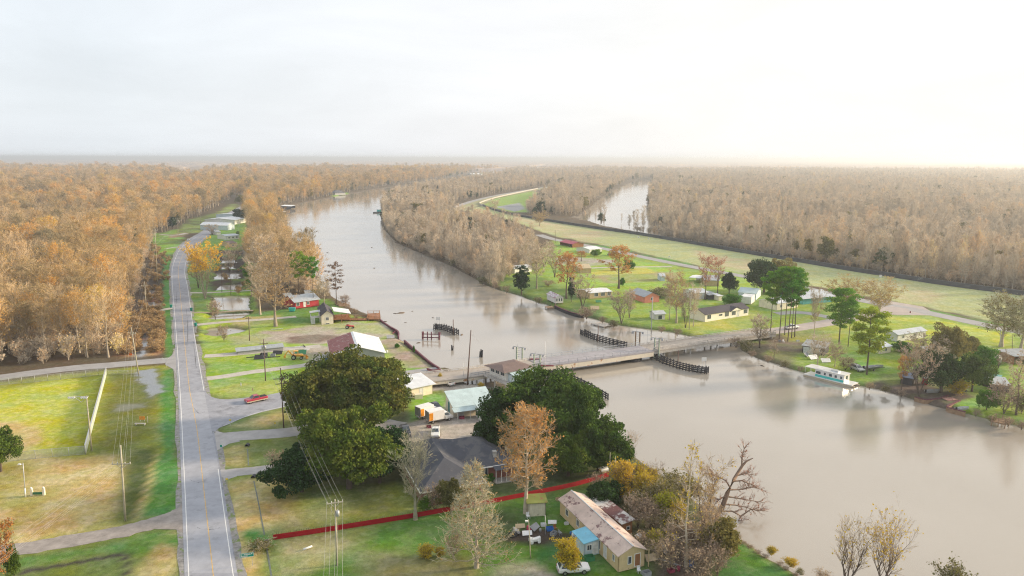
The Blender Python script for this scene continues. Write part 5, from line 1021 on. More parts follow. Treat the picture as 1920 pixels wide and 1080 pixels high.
c1 = deckpart('deck', BR, bz, 7.4, M_deck, None, M_beam, .7); c2 = deckpart('swing_deck', BS, bz + .12, 7.6, M_deck2, None, M_beam, 1.3); c3 = deckpart('deck', BE, bz, 7.4, M_deck, None, M_concrete, .7)
railing(c1[7:], -3.5, None, M_rail, 1.0, 2.2); railing(c1, 3.5, None, M_railc, .7, 3.0, (.9,), .08, True)
railing(c2, -3.6, None, M_rail, 1.1, 3.0, (1, .35)); railing(c2, 3.6, None, M_rail, 1.1, 3.6, (1, .35))
railing(c3, -3.5, None, M_railc, 1.0, 3.6, (1, .45), .09, True); railing(c3, 3.5, None, M_railc, .7, 3.6, (.9,), .08, True)
for c, st in ((c1, 3), (c3, 3)):
    for i in range(2, len(c) - 1, st):
        e = [offset(c, k)[i] for k in (-2.9, 0, 2.9)]; p = MB()
        for q in e: p.tube([(q.x, q.y, -4), (q.x, q.y, bz - .5)], .25, 8)
        p.bar(e[0] + Vector((0, 0, -.75)), e[2] + Vector((0, 0, -.75)), .5, .45); p.build('pier', M_concrete, None)
pp = offset(c2, 0)[-3]; p = MB(); p.tube([(pp.x, pp.y, -4), (pp.x, pp.y, .6)], 3.2, 16); p.build('pivot_pier', M_tim, None)
for i_, k_ in ((1, 3.75), (1, -3.75)):
    q = offset(c2, k_)[0]; p = MB(); p.box(q.x - .1, q.x + 3.6, q.y - .12, q.y + .12, bz + .1, bz + .5); p.build('end_lock', M_rustp, None)
for nm, (x, y), mt, ht_ in (('gate_post', (1022, 689), M_trim, 7.5), ('gate_post', (1213, 655), M_rail, 6)):
    g_ = G(x, y, 1.9); p = MB(); p.tube([(g_.x, g_.y, 1.9), (g_.x, g_.y, 1.9 + ht_)], [.07, .04], 6); p.build(nm, mt, None)
for o in list(set(bpy.data.objects) - kids0): o.parent = rw; o.location = -rw.location
# lift towers: pairs of braced posts
def tower(label, px, py, ty, w_=1.9, m=M_green):
    z = 1.0; H_ = HT(px, py, ty, z=0); p0 = G(px, py, 0); r = empty('signal_tower', p0, R(-28), label, 'tower')
    for s in (-1, 1): p = MB(); p.box(s * w_ / 2 - .18, s * w_ / 2 + .18, -.2, .2, -3, H_); p.build('tower_post', m, r)
    p = MB()
    for k in range(5): p.bar((-w_ / 2, 0, 2 + k * (H_ - 2) / 5), (w_ / 2, 0, 2 + (k + 1) * (H_ - 2) / 5), .07)
    p.bar((-w_ / 2 - 1.2, 0, H_), (w_ / 2 + 1.2, 0, H_), .15); p.build('bracing', M_rail, r)
    p = MB(); p.box(-w_ / 2 - 1.3, -w_ / 2 - .7, -.3, .3, H_ - .8, H_ - .2); p.box(w_ / 2 + .7, w_ / 2 + 1.2, -.25, .25, H_ - .6, H_ - .1); p.build('signal_light', M_rail, r)
    p = MB(); p.tube([(-w_ / 2 + .3, 0, H_), (-w_ / 2 + .3, 0, H_ + .9)], .04, 5); p.build('antenna', M_rail, r)
tower('green twin post tower on the far side of the west bridge end', 974, 682, 651); tower('green twin post tower on the near side of the west bridge end', 1007, 697, 664)
tower('rusty twin post tower on the far side of the east swing joint', 1195, 651, 622, 1.4, M_post); tower('pale twin post tower on the near side of the east swing joint', 1231, 668, 634, 1.4, M_green)
# bridge tender's house
zf = 2.0; a, b_ = G(952,716,zf), G(992,707,zf); yw = math.atan2(b_.y - a.y, b_.x - a.x) ; r = empty('bridge_house', (a.x, a.y, zf), yw, 'white bridge tender house with rust brown roof on piles beside the bridge', 'bridge house'); L_ = (b_ - a).length + .6
p = MB(); p.box(-1.6, L_ + 1.5, -1.2, 9.2, -.3, 0); p.build('platform', M_railc, r)
p = MB(); p.box(0, L_, .6, 8.2, 0, 2.7); p.build('wall', W_white, r)
p = MB(); V_ = [(-1.3, -.2, 2.6), (L_ + 1.3, -.2, 2.6), (L_ + 1.3, 9.2, 2.6), (-1.3, 9.2, 2.6), (1.5, 4.5, 3.5), (L_ - 1.5, 4.5, 3.5)]; p.add(V_, [(0, 1, 5, 4), (1, 2, 5), (2, 3, 4, 5), (3, 0, 4), (3, 2, 1, 0)]); p.build('roof', R_brown, r)
p = MB(); p.box(.6, L_ - .4, -2.8, .55, -.4, 1.9); p.build('annex_wall', W_bluew, r)
p = MB(); p.add([(.4, -3.1, 1.85), (L_ - .2, -3.1, 1.85), (L_ - .2, .58, 2.4), (.4, .58, 2.4), (.4, -3.1, 1.95), (L_ - .2, -3.1, 1.95), (L_ - .2, .58, 2.5), (.4, .58, 2.5)], [(3, 2, 1, 0), (4, 5, 6, 7), (0, 1, 5, 4), (1, 2, 6, 5), (2, 3, 7, 6), (3, 0, 4, 7)]); p.build('annex_roof', R_bluem, r)
p = MB(); p.box(.5, L_ - .3, -3.3, -.4, -1.1, -.42); p.build('annex_base', M_rustp, r)
for k in range(3): opening(r, 'f', L_, 8, 1.5 + k * 1.7, 1.1, 1.2, 1.0, 'window', M_trim, 2).location = (0, .6, 0)
for k in range(3): opening(r, 'l', L_, 8.2, 1.5 + k * 2.2, 1.2, 1.5, 1.1, 'window', M_trim, 2)
opening(r, 'f', L_, 8, L_ * .7, 0, .9, 1.7, 'door', M_trimb, 2, 0, W_wood).location = (0, -2.8, 0)
for x in (-1.3, L_ / 2, L_ + 1.2):
    for y in (-.9, 4, 8.9): p = MB(); p.box(x - .16, x + .16, y - .16, y + .16, -5, -.3); p.build('pile', M_railc, r)
p = MB()
for y0_, y1_ in ((-1.1, 9.1),):
    for h_ in (.5, 1.0): p.bar((-1.5, y0_, h_), (-1.5, y1_, h_), .06)
    for k in range(6): y = y0_ + (y1_ - y0_) * k / 5; p.bar((-1.5, y, 0), (-1.5, y, 1.0), .06)
p.build('railing', M_railc, r)
# timber fenders guarding the channel
def pileobj(name, m, x, y, z0_, z1_, rr, par, lean=(0, 0)):
    p = MB(); p.tube([(x - lean[0], y - lean[1], z0_), (x, y, z1_)], [rr * 1.05, rr], 7); return p.build(name, m, par)
def fender(label, px, hgt=1.7, n=16, w_=1.5):
    c = smooth_line(gp(px, WZ), 6); r = empty('timber_fender', c[0], 0, label, 'fender', 'curved timber fenders guarding the swing span'); o = c[0]; c = [p_ - o for p_ in c]
    tot = len(c) - 1
    for s in (0, w_):
        e = offset(c, -s)
        for k in range(n):
            t_ = k / (n - 1) * tot; i = min(int(t_), tot - 1); q = e[i] + (e[i + 1] - e[i]) * (t_ - i)
            pileobj('pile', M_tim, q.x, q.y, -3, hgt + rnd.uniform(-.1, .25), .17, r, (0, 0) if s == 0 else (.3, .1))
        for h_ in (.35, .95, 1.5):
            wl_ = MB()
            for i in range(tot): wl_.bar(e[i] + Vector((0, 0, h_)), e[i + 1] + Vector((0, 0, h_)), .22, .26)
            wl_.build('rail_beam', M_tim, r)
    return r
fender('short curved black timber fender near the west bank upstream', [(816,616),(830,617),(845,621),(860,628)], 1.9, 11)
fender('curved black timber fender upstream of the swing joint', [(1096,626),(1112,634),(1140,642),(1175,651)], 1.7, 17)
fender('curved black timber fender downstream with white sign boards', [(1228,668),(1248,680),(1275,689),(1300,695),(1328,699)], 1.8, 19)
fender('long black timber fender emerging from behind the green oak', [(1022,698),(1050,706),(1080,717),(1110,732),(1140,750)], 1.8, 20)
r = empty('timber_dolphin', G(792,636,WZ), R(-8), 'dark red timber frame standing in the river beside the short fender', 'timber frame')
for x in (0, 1.8, 3.2, 5.8): pileobj('pile', M_timr, x, 0, -2, 2.7, .2, r)
for x in (.3, 6.1): pileobj('pile', M_timr, x, .5, -2, 2.6, .2, r, (.3, .3))
for h_ in (.7, 1.9): p = MB(); p.bar((0, -.2, h_), (6, -.2, h_ + .1), .2, .28); p.build('rail_beam', M_timr, r)
for lab, x, y, ty in (('pair of leaning black piles in the river nearest the west bank', 847, 657, 647), ('cluster of black piles in the river left of the bridge', 902, 670, 655)):
    r = empty('pile_cluster', G(x, y, WZ), 0, lab, 'piles'); H_ = HT(x, y, ty, z=WZ)
    for k, (dx, dy) in enumerate(((0, 0), (.45, .1), (.2, .4), (-.3, .3))[:2 if x < 880 else 4]): pileobj('pile', M_tim, dx, dy, -2, H_ - k * .25, .19, r, (.25 * (k % 2), 0))
for lab, x, y, ty, m in (('tall thin mooring pile behind the short curved fender', 850, 628, 599, M_pole), ('tall thin mooring pile behind the upstream swing joint fender', 1121, 641, 610, M_pole), ('tall thin mooring pile behind the downstream fender', 1271, 682, 657, M_pole), ('tall dark mooring pile above the oak beside the long fender', 1073, 711, 688, M_pole), ('thin pale mast on the water downstream of the mobile homes', 1221, 626, 556, M_rail)):
    H_ = HT(x, y, ty, z=WZ); p = MB(); p.tube([(0, 0, -2), (0, 0, H_)], [.17, .13], 7); o = p.build('mooring_pile', m); o.location = G(x, y, WZ); tag(o, lab, 'pile')
for lab, x, y, z_, yw in (('blank white sign board on the short curved fender', 822, 616, 1.9, 0), ('blank white sign board on the end of the downstream fender', 1319, 697, 1.9, 10)):
    r = empty('river_sign', G(x, y, WZ), R(yw), lab, 'sign')
    p = MB(); p.box(-.75, .75, -.04, .04, 3.2, 4.3); p.build('sign_board', M_trim, r)
    for s in (-.5, .5): p = MB(); p.tube([(s, 0, 0), (s, 0, 3.3)], .05, 5); p.build('post', M_rail, r)
p = MB(); p.box(-1.3, 1.3, -.05, .05, 0, 1.1); o = p.build('sign_board', M_trim); o.location = G(1311, 697.6, WZ) + Vector((0, -.4, .3)); o.rotation_euler = (0, 0, R(-14)); tag(o, 'wide white board fixed on the river face of the downstream fender', 'board')
# bulkhead of the west bank: sheet piles and timber cap
def bulkhead(label, px, m, top=.35, thick=.3, n=6):
    c = smooth_line(gp(px, 0), n); p = MB()
    for i in range(len(c) - 1): p.bar(c[i] + Vector((0, 0, top - 1.5)), c[i + 1] + Vector((0, 0, top - 1.5)), thick, 3.0)
    r = empty('bulkhead', c[0], 0, label, 'bulkhead'); o = p.build('sheet_wall', m, r); o.location = -c[0]
    q = MB()
    for i in range(len(c) - 1): q.bar(c[i] + Vector((0, 0, top + .06)), c[i + 1] + Vector((0, 0, top + .06)), thick + .2, .14)
    o = q.build('cap', M_timr, r); o.location = -c[0]
bulkhead('straight timber bulkhead along the grassy west bank', [(758,640),(780,659),(805,680),(823,692)], M_timr); bulkhead('rusty bulkhead corner where the west bank meets the bridge', [(801,694),(812,697),(826,695)], M_rustp, .5)
bulkhead('bulkhead below the red deck on the west bank', [(713,601),(728,612),(746,623),(747,634)], M_timr)
bulkhead('low timber bulkhead round the boat slip on the east bank', [(1775,764),(1793,755),(1800,752)], M_post, .2); bulkhead('low bulkhead edging the lawn corner at the boat slip', [(1776,765),(1790,769),(1810,774)], M_post, .2)
bulkhead('log edging at the foot of the shaded east bank', [(1715,745),(1735,750),(1760,748),(1778,742)], M_post, .1)
bulkhead('timber bulkhead curving past the white boathouse', [(1040,574),(1055,581),(1075,588),(1095,592)], M_tim, .3)
# decks and docks
def dock(label, A, B, C, z=.7, m=W_wood, rail=True, name='dock'):
    o, yw, ln, wd = frame_of(A, B, C); wd = max(wd, 1.2); r = empty(name, o, yw, label, 'dock'); p = MB()
    k = 0.0
    while k < ln: p.box(k, min(k + .27, ln), 0, wd, z - .08, z); k += .3
    p.box(0, ln, .05, .25, z - .3, z - .08); p.box(0, ln, wd - .25, wd - .05, z - .3, z - .08); p.build('deck_boards', m, r)
    for x in (.2, ln / 2, ln - .2):
        for y in (.2, wd - .2): q = MB(); q.tube([(x, y, -3), (x, y, z + (1 if rail else .2))], .11, 6); q.build('pile', M_post, r)
    if rail:
        q = MB()
        for h_ in (.5, 1.0):
            q.bar((0, .1, z + h_), (ln, .1, z + h_), .08); q.bar((0, wd - .1, z + h_), (ln, wd - .1, z + h_), .08); q.bar((.1, 0, z + h_), (.1, wd, z + h_), .08); q.bar((ln - .1, 0, z + h_), (ln - .1, wd, z + h_), .08)
        q.build('railing', m, r)
dock('square red brown railed deck on the point of the west bank', (690,602), (714,601), (688,591)); dock('long wooden walkway from the cream house to the square deck', (640,602), (688,602), (641,599), z=.5)
dock('wooden dock behind the cream house at the water edge', (636,575), (656,573), (634,570), z=.3, m=M_post); dock('grey floating dock below the white mobile home', (1108,604), (1133,610), (1116,598), z=-.5, m=M_railc, rail=False)
dock('small jetty left of the white boathouse', (1027,576), (1040,575), (1027,573), z=-.3, m=M_post, rail=False); dock('pinkish wooden ramp beside the boat slip', (1777,752), (1797,751), (1780,746), z=.15, m=mat('ramp_pink', (.45,.25,.22), .9), rail=False)
dock('white railed dock at the lower right bank', (1857,790), (1886,797), (1860,783), z=.2, m=M_post)
# floodwall beyond the levee field
WL_ = [(905,386),(925,394),(960,403),(1000,410.5),(1040,417),(1120,429.5),(1200,441),(1300,458),(1400,475.5),(1500,492),(1600,509),(1680,521),(1750,532),(1830,543),(1900,552),(2000,568),(2200,600)]
c = smooth_line(gp(WL_, 0), 4); p = MB(); q = MB(); s_ = MB()
for i in range(len(c) - 1):
    p.bar(c[i] + Vector((0, 0, .8)), c[i + 1] + Vector((0, 0, .8)), .35, 2.7); q.bar(c[i] + Vector((0, 0, 2.22)), c[i + 1] + Vector((0, 0, 2.22)), .6, .14)
    n_ = (c[i + 1] - c[i]).normalized().cross(Vector((0, 0, 1)))
    s_.poly([c[i] + n_ * .1, c[i] + n_ * 1.1 + Vector((0, 0, .02)), c[i + 1] + n_ * 1.1 + Vector((0, 0, .02)), c[i + 1] + n_ * .1][::-1])
r = empty('floodwall', c[0], 0, 'long dark sheet pile wall along the edge of the levee field', 'wall')
for mb, nm, m in ((p, 'sheet_wall', mat('sheet_pile', (.045,.055,.075), .7, var=.35, scale=.25, dirt=((.26,.27,.28), .12, .66))), (q, 'cap', mat('wall_cap', (.11,.12,.14), .8))): mb.build(nm, m, r).location = -c[0]
W2_ = [(905,386),(900,381),(930,371),(975,361),(1008,354)]; c = smooth_line(gp(W2_, 0), 4); p = MB()
for i in range(len(c) - 1): p.bar(c[i] + Vector((0, 0, .6)), c[i + 1] + Vector((0, 0, .6)), .3, 2.0)
r = empty('floodwall', c[0], 0, 'paler far wing of the floodwall beside the levee road', 'wall'); p.build('sheet_wall', M_railc, r).location = -c[0]
# ------------------------------------------------------------------ vehicles
def paintm(n, c): return mat('paint_' + n, c, .35, .1, var=.06, scale=.6, spec=.5, coat=.4, dirt=(tuple(x * .6 + .03 for x in c), 1.2, .68))
V_red = paintm('red', (.36,.02,.05)); V_white = paintm('white', (.78,.78,.77)); V_grey = paintm('grey', (.24,.26,.28)); V_dark = paintm('dark', (.025,.03,.045)); V_silver = paintm('silver', (.52,.54,.55)); V_tanp = paintm('tan', (.50,.42,.30)); V_yel = paintm('yellow', (.72,.36,.03)); V_trac = paintm('tractor_red', (.60,.03,.02)); V_teal = paintm('teal', (.05,.52,.50)); V_box = mat('box_white', (.76,.76,.76), .6, var=.05, wave=('X', 2, .15)); V_or = mat('door_orange', (.72,.28,.02), .5)
M_tyre = mat('tyre', (.02,.02,.022), .9); M_rim = mat('rim', (.45,.46,.47), .35, .8); M_lamp = mat('headlight', (.8,.8,.78), .15, spec=.8); M_tail = mat('taillight', (.5,.02,.02), .3); M_bump = mat('bumper', (.35,.36,.37), .4, .6); M_blk = mat('black_plastic', (.03,.03,.033), .7)
def frust(mb, b, t, mi=0):
    """b,t = (x0,x1,halfwidth,z)"""
    V_ = [(b[0], -b[2], b[3]), (b[1], -b[2], b[3]), (b[1], b[2], b[3]), (b[0], b[2], b[3]), (t[0], -t[2], t[3]), (t[1], -t[2], t[3]), (t[1], t[2], t[3]), (t[0], t[2], t[3])]
    mb.add(V_, [(3, 2, 1, 0), (4, 5, 6, 7), (0, 1, 5, 4), (1, 2, 6, 5), (2, 3, 7, 6), (3, 0, 4, 7)], mi); return V_
def inset(Vs, f, a, off_, s=.86):
    P = [Vector(Vs[i]) for i in f]; c = sum(P, Vector()) / 4; n = (P[1] - P[0]).cross(P[2] - P[0]).normalized()
    return [c + (p - c) * s + n * off_ for p in P]
def loft(mb, secs, mi=0):
    """secs: (x, z0, z1, w): 8-point rounded cross sections"""
    rings = []
    for x, z0, z1, w_ in secs:
        h_ = z1 - z0; rings.append([(x, -w_ * .92, z0), (x, w_ * .92, z0), (x, w_, z0 + h_ * .25), (x, w_, z0 + h_ * .72), (x, w_ * .9, z1), (x, -w_ * .9, z1), (x, -w_, z0 + h_ * .72), (x, -w_, z0 + h_ * .25)])
    vs = [p for r_ in rings for p in r_]; n = 8
    fs = [(i * n + k, (i + 1) * n + k, (i + 1) * n + (k + 1) % n, i * n + (k + 1) % n) for i in range(len(rings) - 1) for k in range(n)]
    fs += [tuple(range(n)), tuple(range(len(vs) - 1, len(vs) - 1 - n, -1))]
    mb.add(vs, [f[::-1] for f in fs], mi, False)
def wheel(root, x, y, r_=.37, w_=.24):
    p = MB(); p.tube([(x, y - w_ / 2, r_), (x, y + w_ / 2, r_)], r_, 14); o = p.build('wheel', M_tyre, root)
    s = -1 if y < 0 else 1; q = MB(); q.tube([(x, y + s * w_ * .4, r_), (x, y + s * (w_ / 2 + .01), r_)], r_ * .6, 10); q.build('rim', M_rim, o)
def place(front, rear, z=0.0):
    a, b_ = G(*front, z), G(*rear, z); d = a - b_; c = (a + b_) / 2; return c, math.atan2(d.y, d.x)
def glasses(root, Vs, fs, sc=.84, name='window'):
    for f, nm in fs:
        p = MB(); P = inset(Vs, f, 0, .012, sc); p.poly(P); P2 = [q - (P[1] - P[0]).cross(P[2] - P[0]).normalized() * .03 for q in P]; p.poly(P2[::-1])
        for i in range(4): p.poly([P2[i], P2[(i + 1) % 4], P[(i + 1) % 4], P[i]])
        p.build(nm, M_glass, root)
def vehicle(kind, label, cat, front, rear, pm, z=0.0, group=None, low=None):
    c, yw = place(front, rear, z); c.z = z; r = empty({'pickup': 'pickup_truck', 'suv': 'parked_car', 'car': 'parked_car', 'boxtruck': 'box_truck', 'rv': 'camper_van'}[kind], c, yw, label, cat, group)
    b = MB(); zl = .42
    if kind == 'pickup':
        loft(b, [(-2.75, .6, 1.12, .90), (-2.6, .5, 1.15, .97), (-.7, .5, 1.15, .97)]); loft(b, [(-.7, .42, 1.16, .97), (1.1, .42, 1.14, .97), (2.45, .45, 1.08, .95), (2.72, .5, .95, .86)]); b.build('body', pm, r)
        k = MB(); Vs = frust(k, (-.72, 1.35, .90, 1.13), (-.5, .62, .72, 1.78)); k.build('cab', pm, r)
        k = MB(); k.box(-2.6, -.8, -.78, .78, 1.145, 1.165); k.build('bed', M_blk, r); wx = (-1.75, 1.75)
        if low: k = MB(); k.box(-2.7, 2.6, -.985, .985, .42, .66); k.build('lower_panel', low, r)
    elif kind == 'suv':
        loft(b, [(-2.35, .5, 1.0, .85), (-2.2, .4, 1.08, .93), (1.0, .38, 1.05, .94), (2.1, .42, .95, .90), (2.38, .5, .85, .78)]); b.build('body', pm, r)
        k = MB(); Vs = frust(k, (-2.2, 1.25, .86, 1.04), (-1.85, .45, .68, 1.68)); k.build('cabin', pm, r); wx = (-1.4, 1.45)
        k = MB()
        for s in (-.6, .6): k.bar((-1.7, s, 1.72), (.3, s, 1.72), .05)
        k.build('roof_rack', M_blk, r)
    elif kind == 'car':
        loft(b, [(-2.25, .5, .88, .80), (-2.1, .35, .95, .88), (1.0, .32, .92, .89), (2.0, .36, .80, .84), (2.25, .42, .7, .7)]); b.build('body', pm, r)
        k = MB(); Vs = frust(k, (-1.55, 1.0, .80, .91), (-.95, .2, .62, 1.42)); k.build('cabin', pm, r); wx = (-1.35, 1.35)
    elif kind == 'boxtruck':
        b.box(-3.1, 2.9, -.45, .45, .5, .75); loft(b, [(1.0, .5, 1.5, .98), (1.9, .5, 1.5, .98), (2.9, .5, 1.2, .95), (3.15, .6, 1.05, .85)]); b.build('body', pm, r)
        k = MB(); Vs = frust(k, (.75, 2.3, .92, 1.45), (.8, 1.65, .78, 2.15)); k.build('cab', pm, r)
        k = MB(); k.box(-3.2, .7, -1.12, 1.12, .85, 3.0); k.build('cargo_box', V_box, r)
        k = MB(); k.box(-3.24, -3.2, -1.0, 1.0, 1.0, 2.9); k.build('rear_door', M_bump, r)
        k = MB(); k.box(-3.15, -2.2, -1.18, -1.12, .95, 2.7); k.build('side_door', V_or, r); wx = (-2.1, 2.05)
        glasses(r, Vs, (((0, 1, 5, 4), 'window'), ((2, 3, 7, 6), 'window'), ((1, 2, 6, 5), 'windshield')))
    if kind != 'boxtruck': glasses(r, Vs, (((0, 1, 5, 4), 'window'), ((2, 3, 7, 6), 'window'), ((1, 2, 6, 5), 'windshield'), ((3, 0, 4, 7), 'rear_window')))
    xf = {'pickup': 2.70, 'suv': 2.33, 'car': 2.2, 'boxtruck': 3.12}[kind]; xb = {'pickup': -2.76, 'suv': -2.36, 'car': -2.26, 'boxtruck': -3.25}[kind]; yy_ = .62
    for s in (-1, 1):
        p = MB(); p.box(xf - .04, xf + .03, s * yy_ - .16, s * yy_ + .16, .72, .9); p.build('headlight', M_lamp, r)
        p = MB(); p.box(xb - .02, xb + .04, s * .75 - .09, s * .75 + .09, .75, 1.0); p.build('taillight', M_tail, r)
        for x in wx: wheel(r, x, s * .84, .42 if kind in ('pickup', 'boxtruck') else .36)
    p = MB(); p.box(xf - .1, xf + .08, -.85, .85, .45, .62); p.build('bumper', M_bump if kind != 'car' else pm, r); p = MB(); p.box(xb - .06, xb + .1, -.85, .85, .45, .6); p.build('bumper', M_bump if kind != 'car' else pm, r)
    return r
vehicle('pickup', 'dark red pickup truck with tan lower panels turning onto the side street', 'pickup truck', (462,757), (498,749), V_red, low=V_tanp)
vehicle('pickup', 'white pickup truck with black bed racks beside the bridge approach', 'pickup truck', (829,716), (848,725), V_white)
vehicle('boxtruck', 'white box truck with orange side door nearest the yard', 'box truck', (842,786), (807,793), V_white); vehicle('boxtruck', 'white box truck with orange side door parked behind the nearer one', 'box truck', (823,775), (785,786), V_white)
vehicle('car', 'dark blue car partly hidden behind the box trucks', 'car', (822,769), (812,762), V_dark)
vehicle('pickup', 'white pickup truck facing the camera in the gravel yard', 'pickup truck', (816,825), (817,806), V_white); vehicle('pickup', 'dark pickup truck under the bare tree beside the yard', 'pickup truck', (764,822), (756,803), V_dark)
vehicle('suv', 'grey sport utility car at the right side of the yard', 'car', (899,818), (917,817), V_grey); vehicle('suv', 'white sport utility car at the bottom edge beside the yellow bush', 'car', (1101,1070), (1048,1074), V_white)
vehicle('car', 'white car driving on the highway curve', 'car', (351.5,453), (355,450), V_white); vehicle('car', 'white car far up the highway near the dark trees', 'car', (426,403), (431,399.5), V_white)
vehicle('pickup', 'white pickup truck with pink tint on the road behind the pine trunks', 'pickup truck', (1493,616), (1475,618), V_white); vehicle('suv', 'silver car under the riverside pine', 'car', (1613,697), (1600,692), V_silver)
vehicle('suv', 'dark car parked near the white roofed far house', 'car', (1140,478), (1148,480), V_dark)
# backhoe loader
r = empty('backhoe', G(556,673), R(10), 'yellow backhoe loader parked among scrap on the grass', 'backhoe')
b = MB(); loft(b, [(-.8, .8, 1.5, .5), (1.6, .8, 1.5, .48), (2.0, .9, 1.35, .42)]); b.build('body', V_yel, r)
k = MB(); k.box(-.8, .6, -.7, .7, 2.45, 2.6); [k.bar((x, y, 1.3), (x, y, 2.5), .09) for x in (-.7, .5) for y in (-.6, .6)]; k.build('canopy', V_yel, r)
for x, rr_, s in ((-.7, .72, 1), (-.7, .72, -1), (1.5, .48, 1), (1.5, .48, -1)): wheel(r, x, s * .95, rr_, .4)
k = MB(); k.bar((-1.0, 0, 1.0), (-2.3, 0, 2.7), .28, .4); k.bar((-2.3, 0, 2.7), (-3.4, 0, 1.2), .22, .3); k.build('boom', V_yel, r); k = MB(); k.box(-3.7, -3.1, -.35, .35, .5, 1.2); k.build('digging_bucket', V_yel, r)
k = MB(); [k.bar((1.0, s * .6, 1.3), (2.9, s * .6, .8), .14, .22) for s in (-1, 1)]; k.build('loader_arm', V_yel, r); k = MB(); k.add([(2.8, -1.1, .2), (3.5, -1.1, .15), (2.8, -1.1, 1.0), (2.8, 1.1, .2), (3.5, 1.1, .15), (2.8, 1.1, 1.0)], [(0, 1, 2), (5, 4, 3), (0, 3, 4, 1), (0, 2, 5, 3)]); k.build('loader_bucket', V_yel, r)
# red tractor
r = empty('tractor', G(656,616), R(0), 'small bright red tractor on the gravel behind the big shed', 'tractor')
b = MB(); loft(b, [(-1.2, .7, 1.3, .35), (-.2, .7, 1.35, .4), (-.1, .7, 1.2, .32), (1.4, .7, 1.15, .30)]); b.build('body', V_trac, r); k = MB(); k.box(-.9, -.4, -.3, .3, 1.3, 1.4); k.box(-1.0, -.9, -.3, .3, 1.3, 1.75); k.build('seat', M_blk, r)
for x, rr_, s in ((-.8, .62, 1), (-.8, .62, -1), (1.1, .36, 1), (1.1, .36, -1)): wheel(r, x, s * .72, rr_, .3)
k = MB(); k.box(-1.35, -.3, .5, .95, 1.25, 1.33); k.box(-1.35, -.3, -.95, -.5, 1.25, 1.33); k.build('fender', V_trac, r)
# travel trailer, jon boats, houseboat
c, yw = place((1872,681), (1857,687)); r = empty('travel_trailer', c, yw, 'white travel trailer on the lawn near the right edge', 'camper'); b = MB(); loft(b, [(-2.6, .6, 2.5, 1.05), (-2.4, .5, 2.75, 1.1), (2.0, .5, 2.75, 1.1), (2.6, .7, 2.2, 1.0)]); b.build('body', V_white, r)
for x in (-1.4, .6): p = MB(); p.box(x - .4, x + .4, -1.13, -1.09, 1.5, 2.1); p.build('window', M_glass, r)
p = MB(); p.box(-.55, -.05, -1.13, -1.09, .8, 2.3); p.build('door', M_doorg, r)
for s in (-1, 1): wheel(r, -.3, s * 1.0)
p = MB(); p.bar((2.4, 0, .55), (3.6, 0, .5), .1); p.build('hitch', M_blk, r)
def boat(label, front, rear, z=0.0, L_=None, W_=1.6, m=None, trailer=False, name='boat'):
    c, yw = place(front, rear, z); c.z = z; r = empty(name, c, yw, label, 'boat'); L_ = L_ or 5; zb = .7 if trailer else -.1; h_ = L_ / 2
    b = MB(); P = [(-h_, .9), (-h_ * .3, 1), (h_ * .45, .9), (h_, .12)]; outer = []; inner = []; bot = []
    V_ = []; n = len(P)
    for s in (-1, 1):
        for x, w_ in P: V_ += [(x, s * w_ * W_ * .32, zb), (x, s * w_ * W_ / 2, zb + .55), (x, s * w_ * W_ * .42, zb + .55), (x, s * w_ * W_ * .26, zb + .14)]
    F_ = []
    for i in range(n - 1):
        for k in range(3): F_ += [(i * 4 + k, (i + 1) * 4 + k, (i + 1) * 4 + k + 1, i * 4 + k + 1), ((n + i) * 4 + k + 1, (n + i + 1) * 4 + k + 1, (n + i + 1) * 4 + k, (n + i) * 4 + k)]
        F_ += [(i * 4, (n + i) * 4, (n + i + 1) * 4, (i + 1) * 4), (i * 4 + 3, (i + 1) * 4 + 3, (n + i + 1) * 4 + 3, (n + i) * 4 + 3)]
    for i in (0, n - 1):
        for k in range(3): F_.append((i * 4 + k, i * 4 + k + 1, (n + i) * 4 + k + 1, (n + i) * 4 + k))
    b.add(V_, F_); b.build('hull', m, r)
    p = MB()
    for x in (-h_ * .5, h_ * .2): p.box(x - .15, x + .15, -W_ * .38, W_ * .38, zb + .35, zb + .42)
    p.build('thwart', M_railc, r)
    p = MB(); p.box(-h_ - .25, -h_, -.18, .18, zb + .1, zb + .85); p.build('outboard_motor', M_blk, r)
    if trailer:
        for s in (-1, 1): wheel(r, -h_ * .2, s * .85, .3, .2)
        p = MB(); p.bar((-h_ * .8, .5, .5), (h_ * 1.2, 0, .5), .1); p.bar((-h_ * .8, -.5, .5), (h_ * 1.2, 0, .5), .1); p.build('trailer_frame', M_blk, r)
    return r
boat('dark hulled boat on a trailer on the lawn beside the tall pine', (1655,692), (1620,696), 0, 7, 2.0, V_grey, True); boat('pale aluminium boat lying on the bank near the boat slip', (1757,734), (1743,735), .1, 4.5, 1.5, V_silver); boat('white jon boat pulled up at the lawn corner by the slip', (1812,766), (1798,768), .1, 4, 1.4, V_silver)
boat('small boat on a trailer with yellow and blue cover by the slip', (1814,731), (1800,735), 0, 4.5, 1.7, V_tanp, True)
# green moored barge far down the river
c, yw = place((700,400), (716,397), WZ); c.z = WZ; r = empty('barge', c, yw, 'dark green work boat moored at the far bend of the east bank', 'boat'); b = MB(); loft(b, [(-9, -.5, 1.0, 2.6), (6, -.5, 1.0, 2.6), (9, .1, 1.2, 2.0)]); b.build('hull', V_dark, r); k = MB(); k.box(-7, -2, -1.7, 1.7, 1.0, 3.2); k.build('cabin', V_teal, r); k = MB(); k.box(-7.3, -1.7, -1.9, 1.9, 3.2, 3.35); k.build('roof', V_white, r)
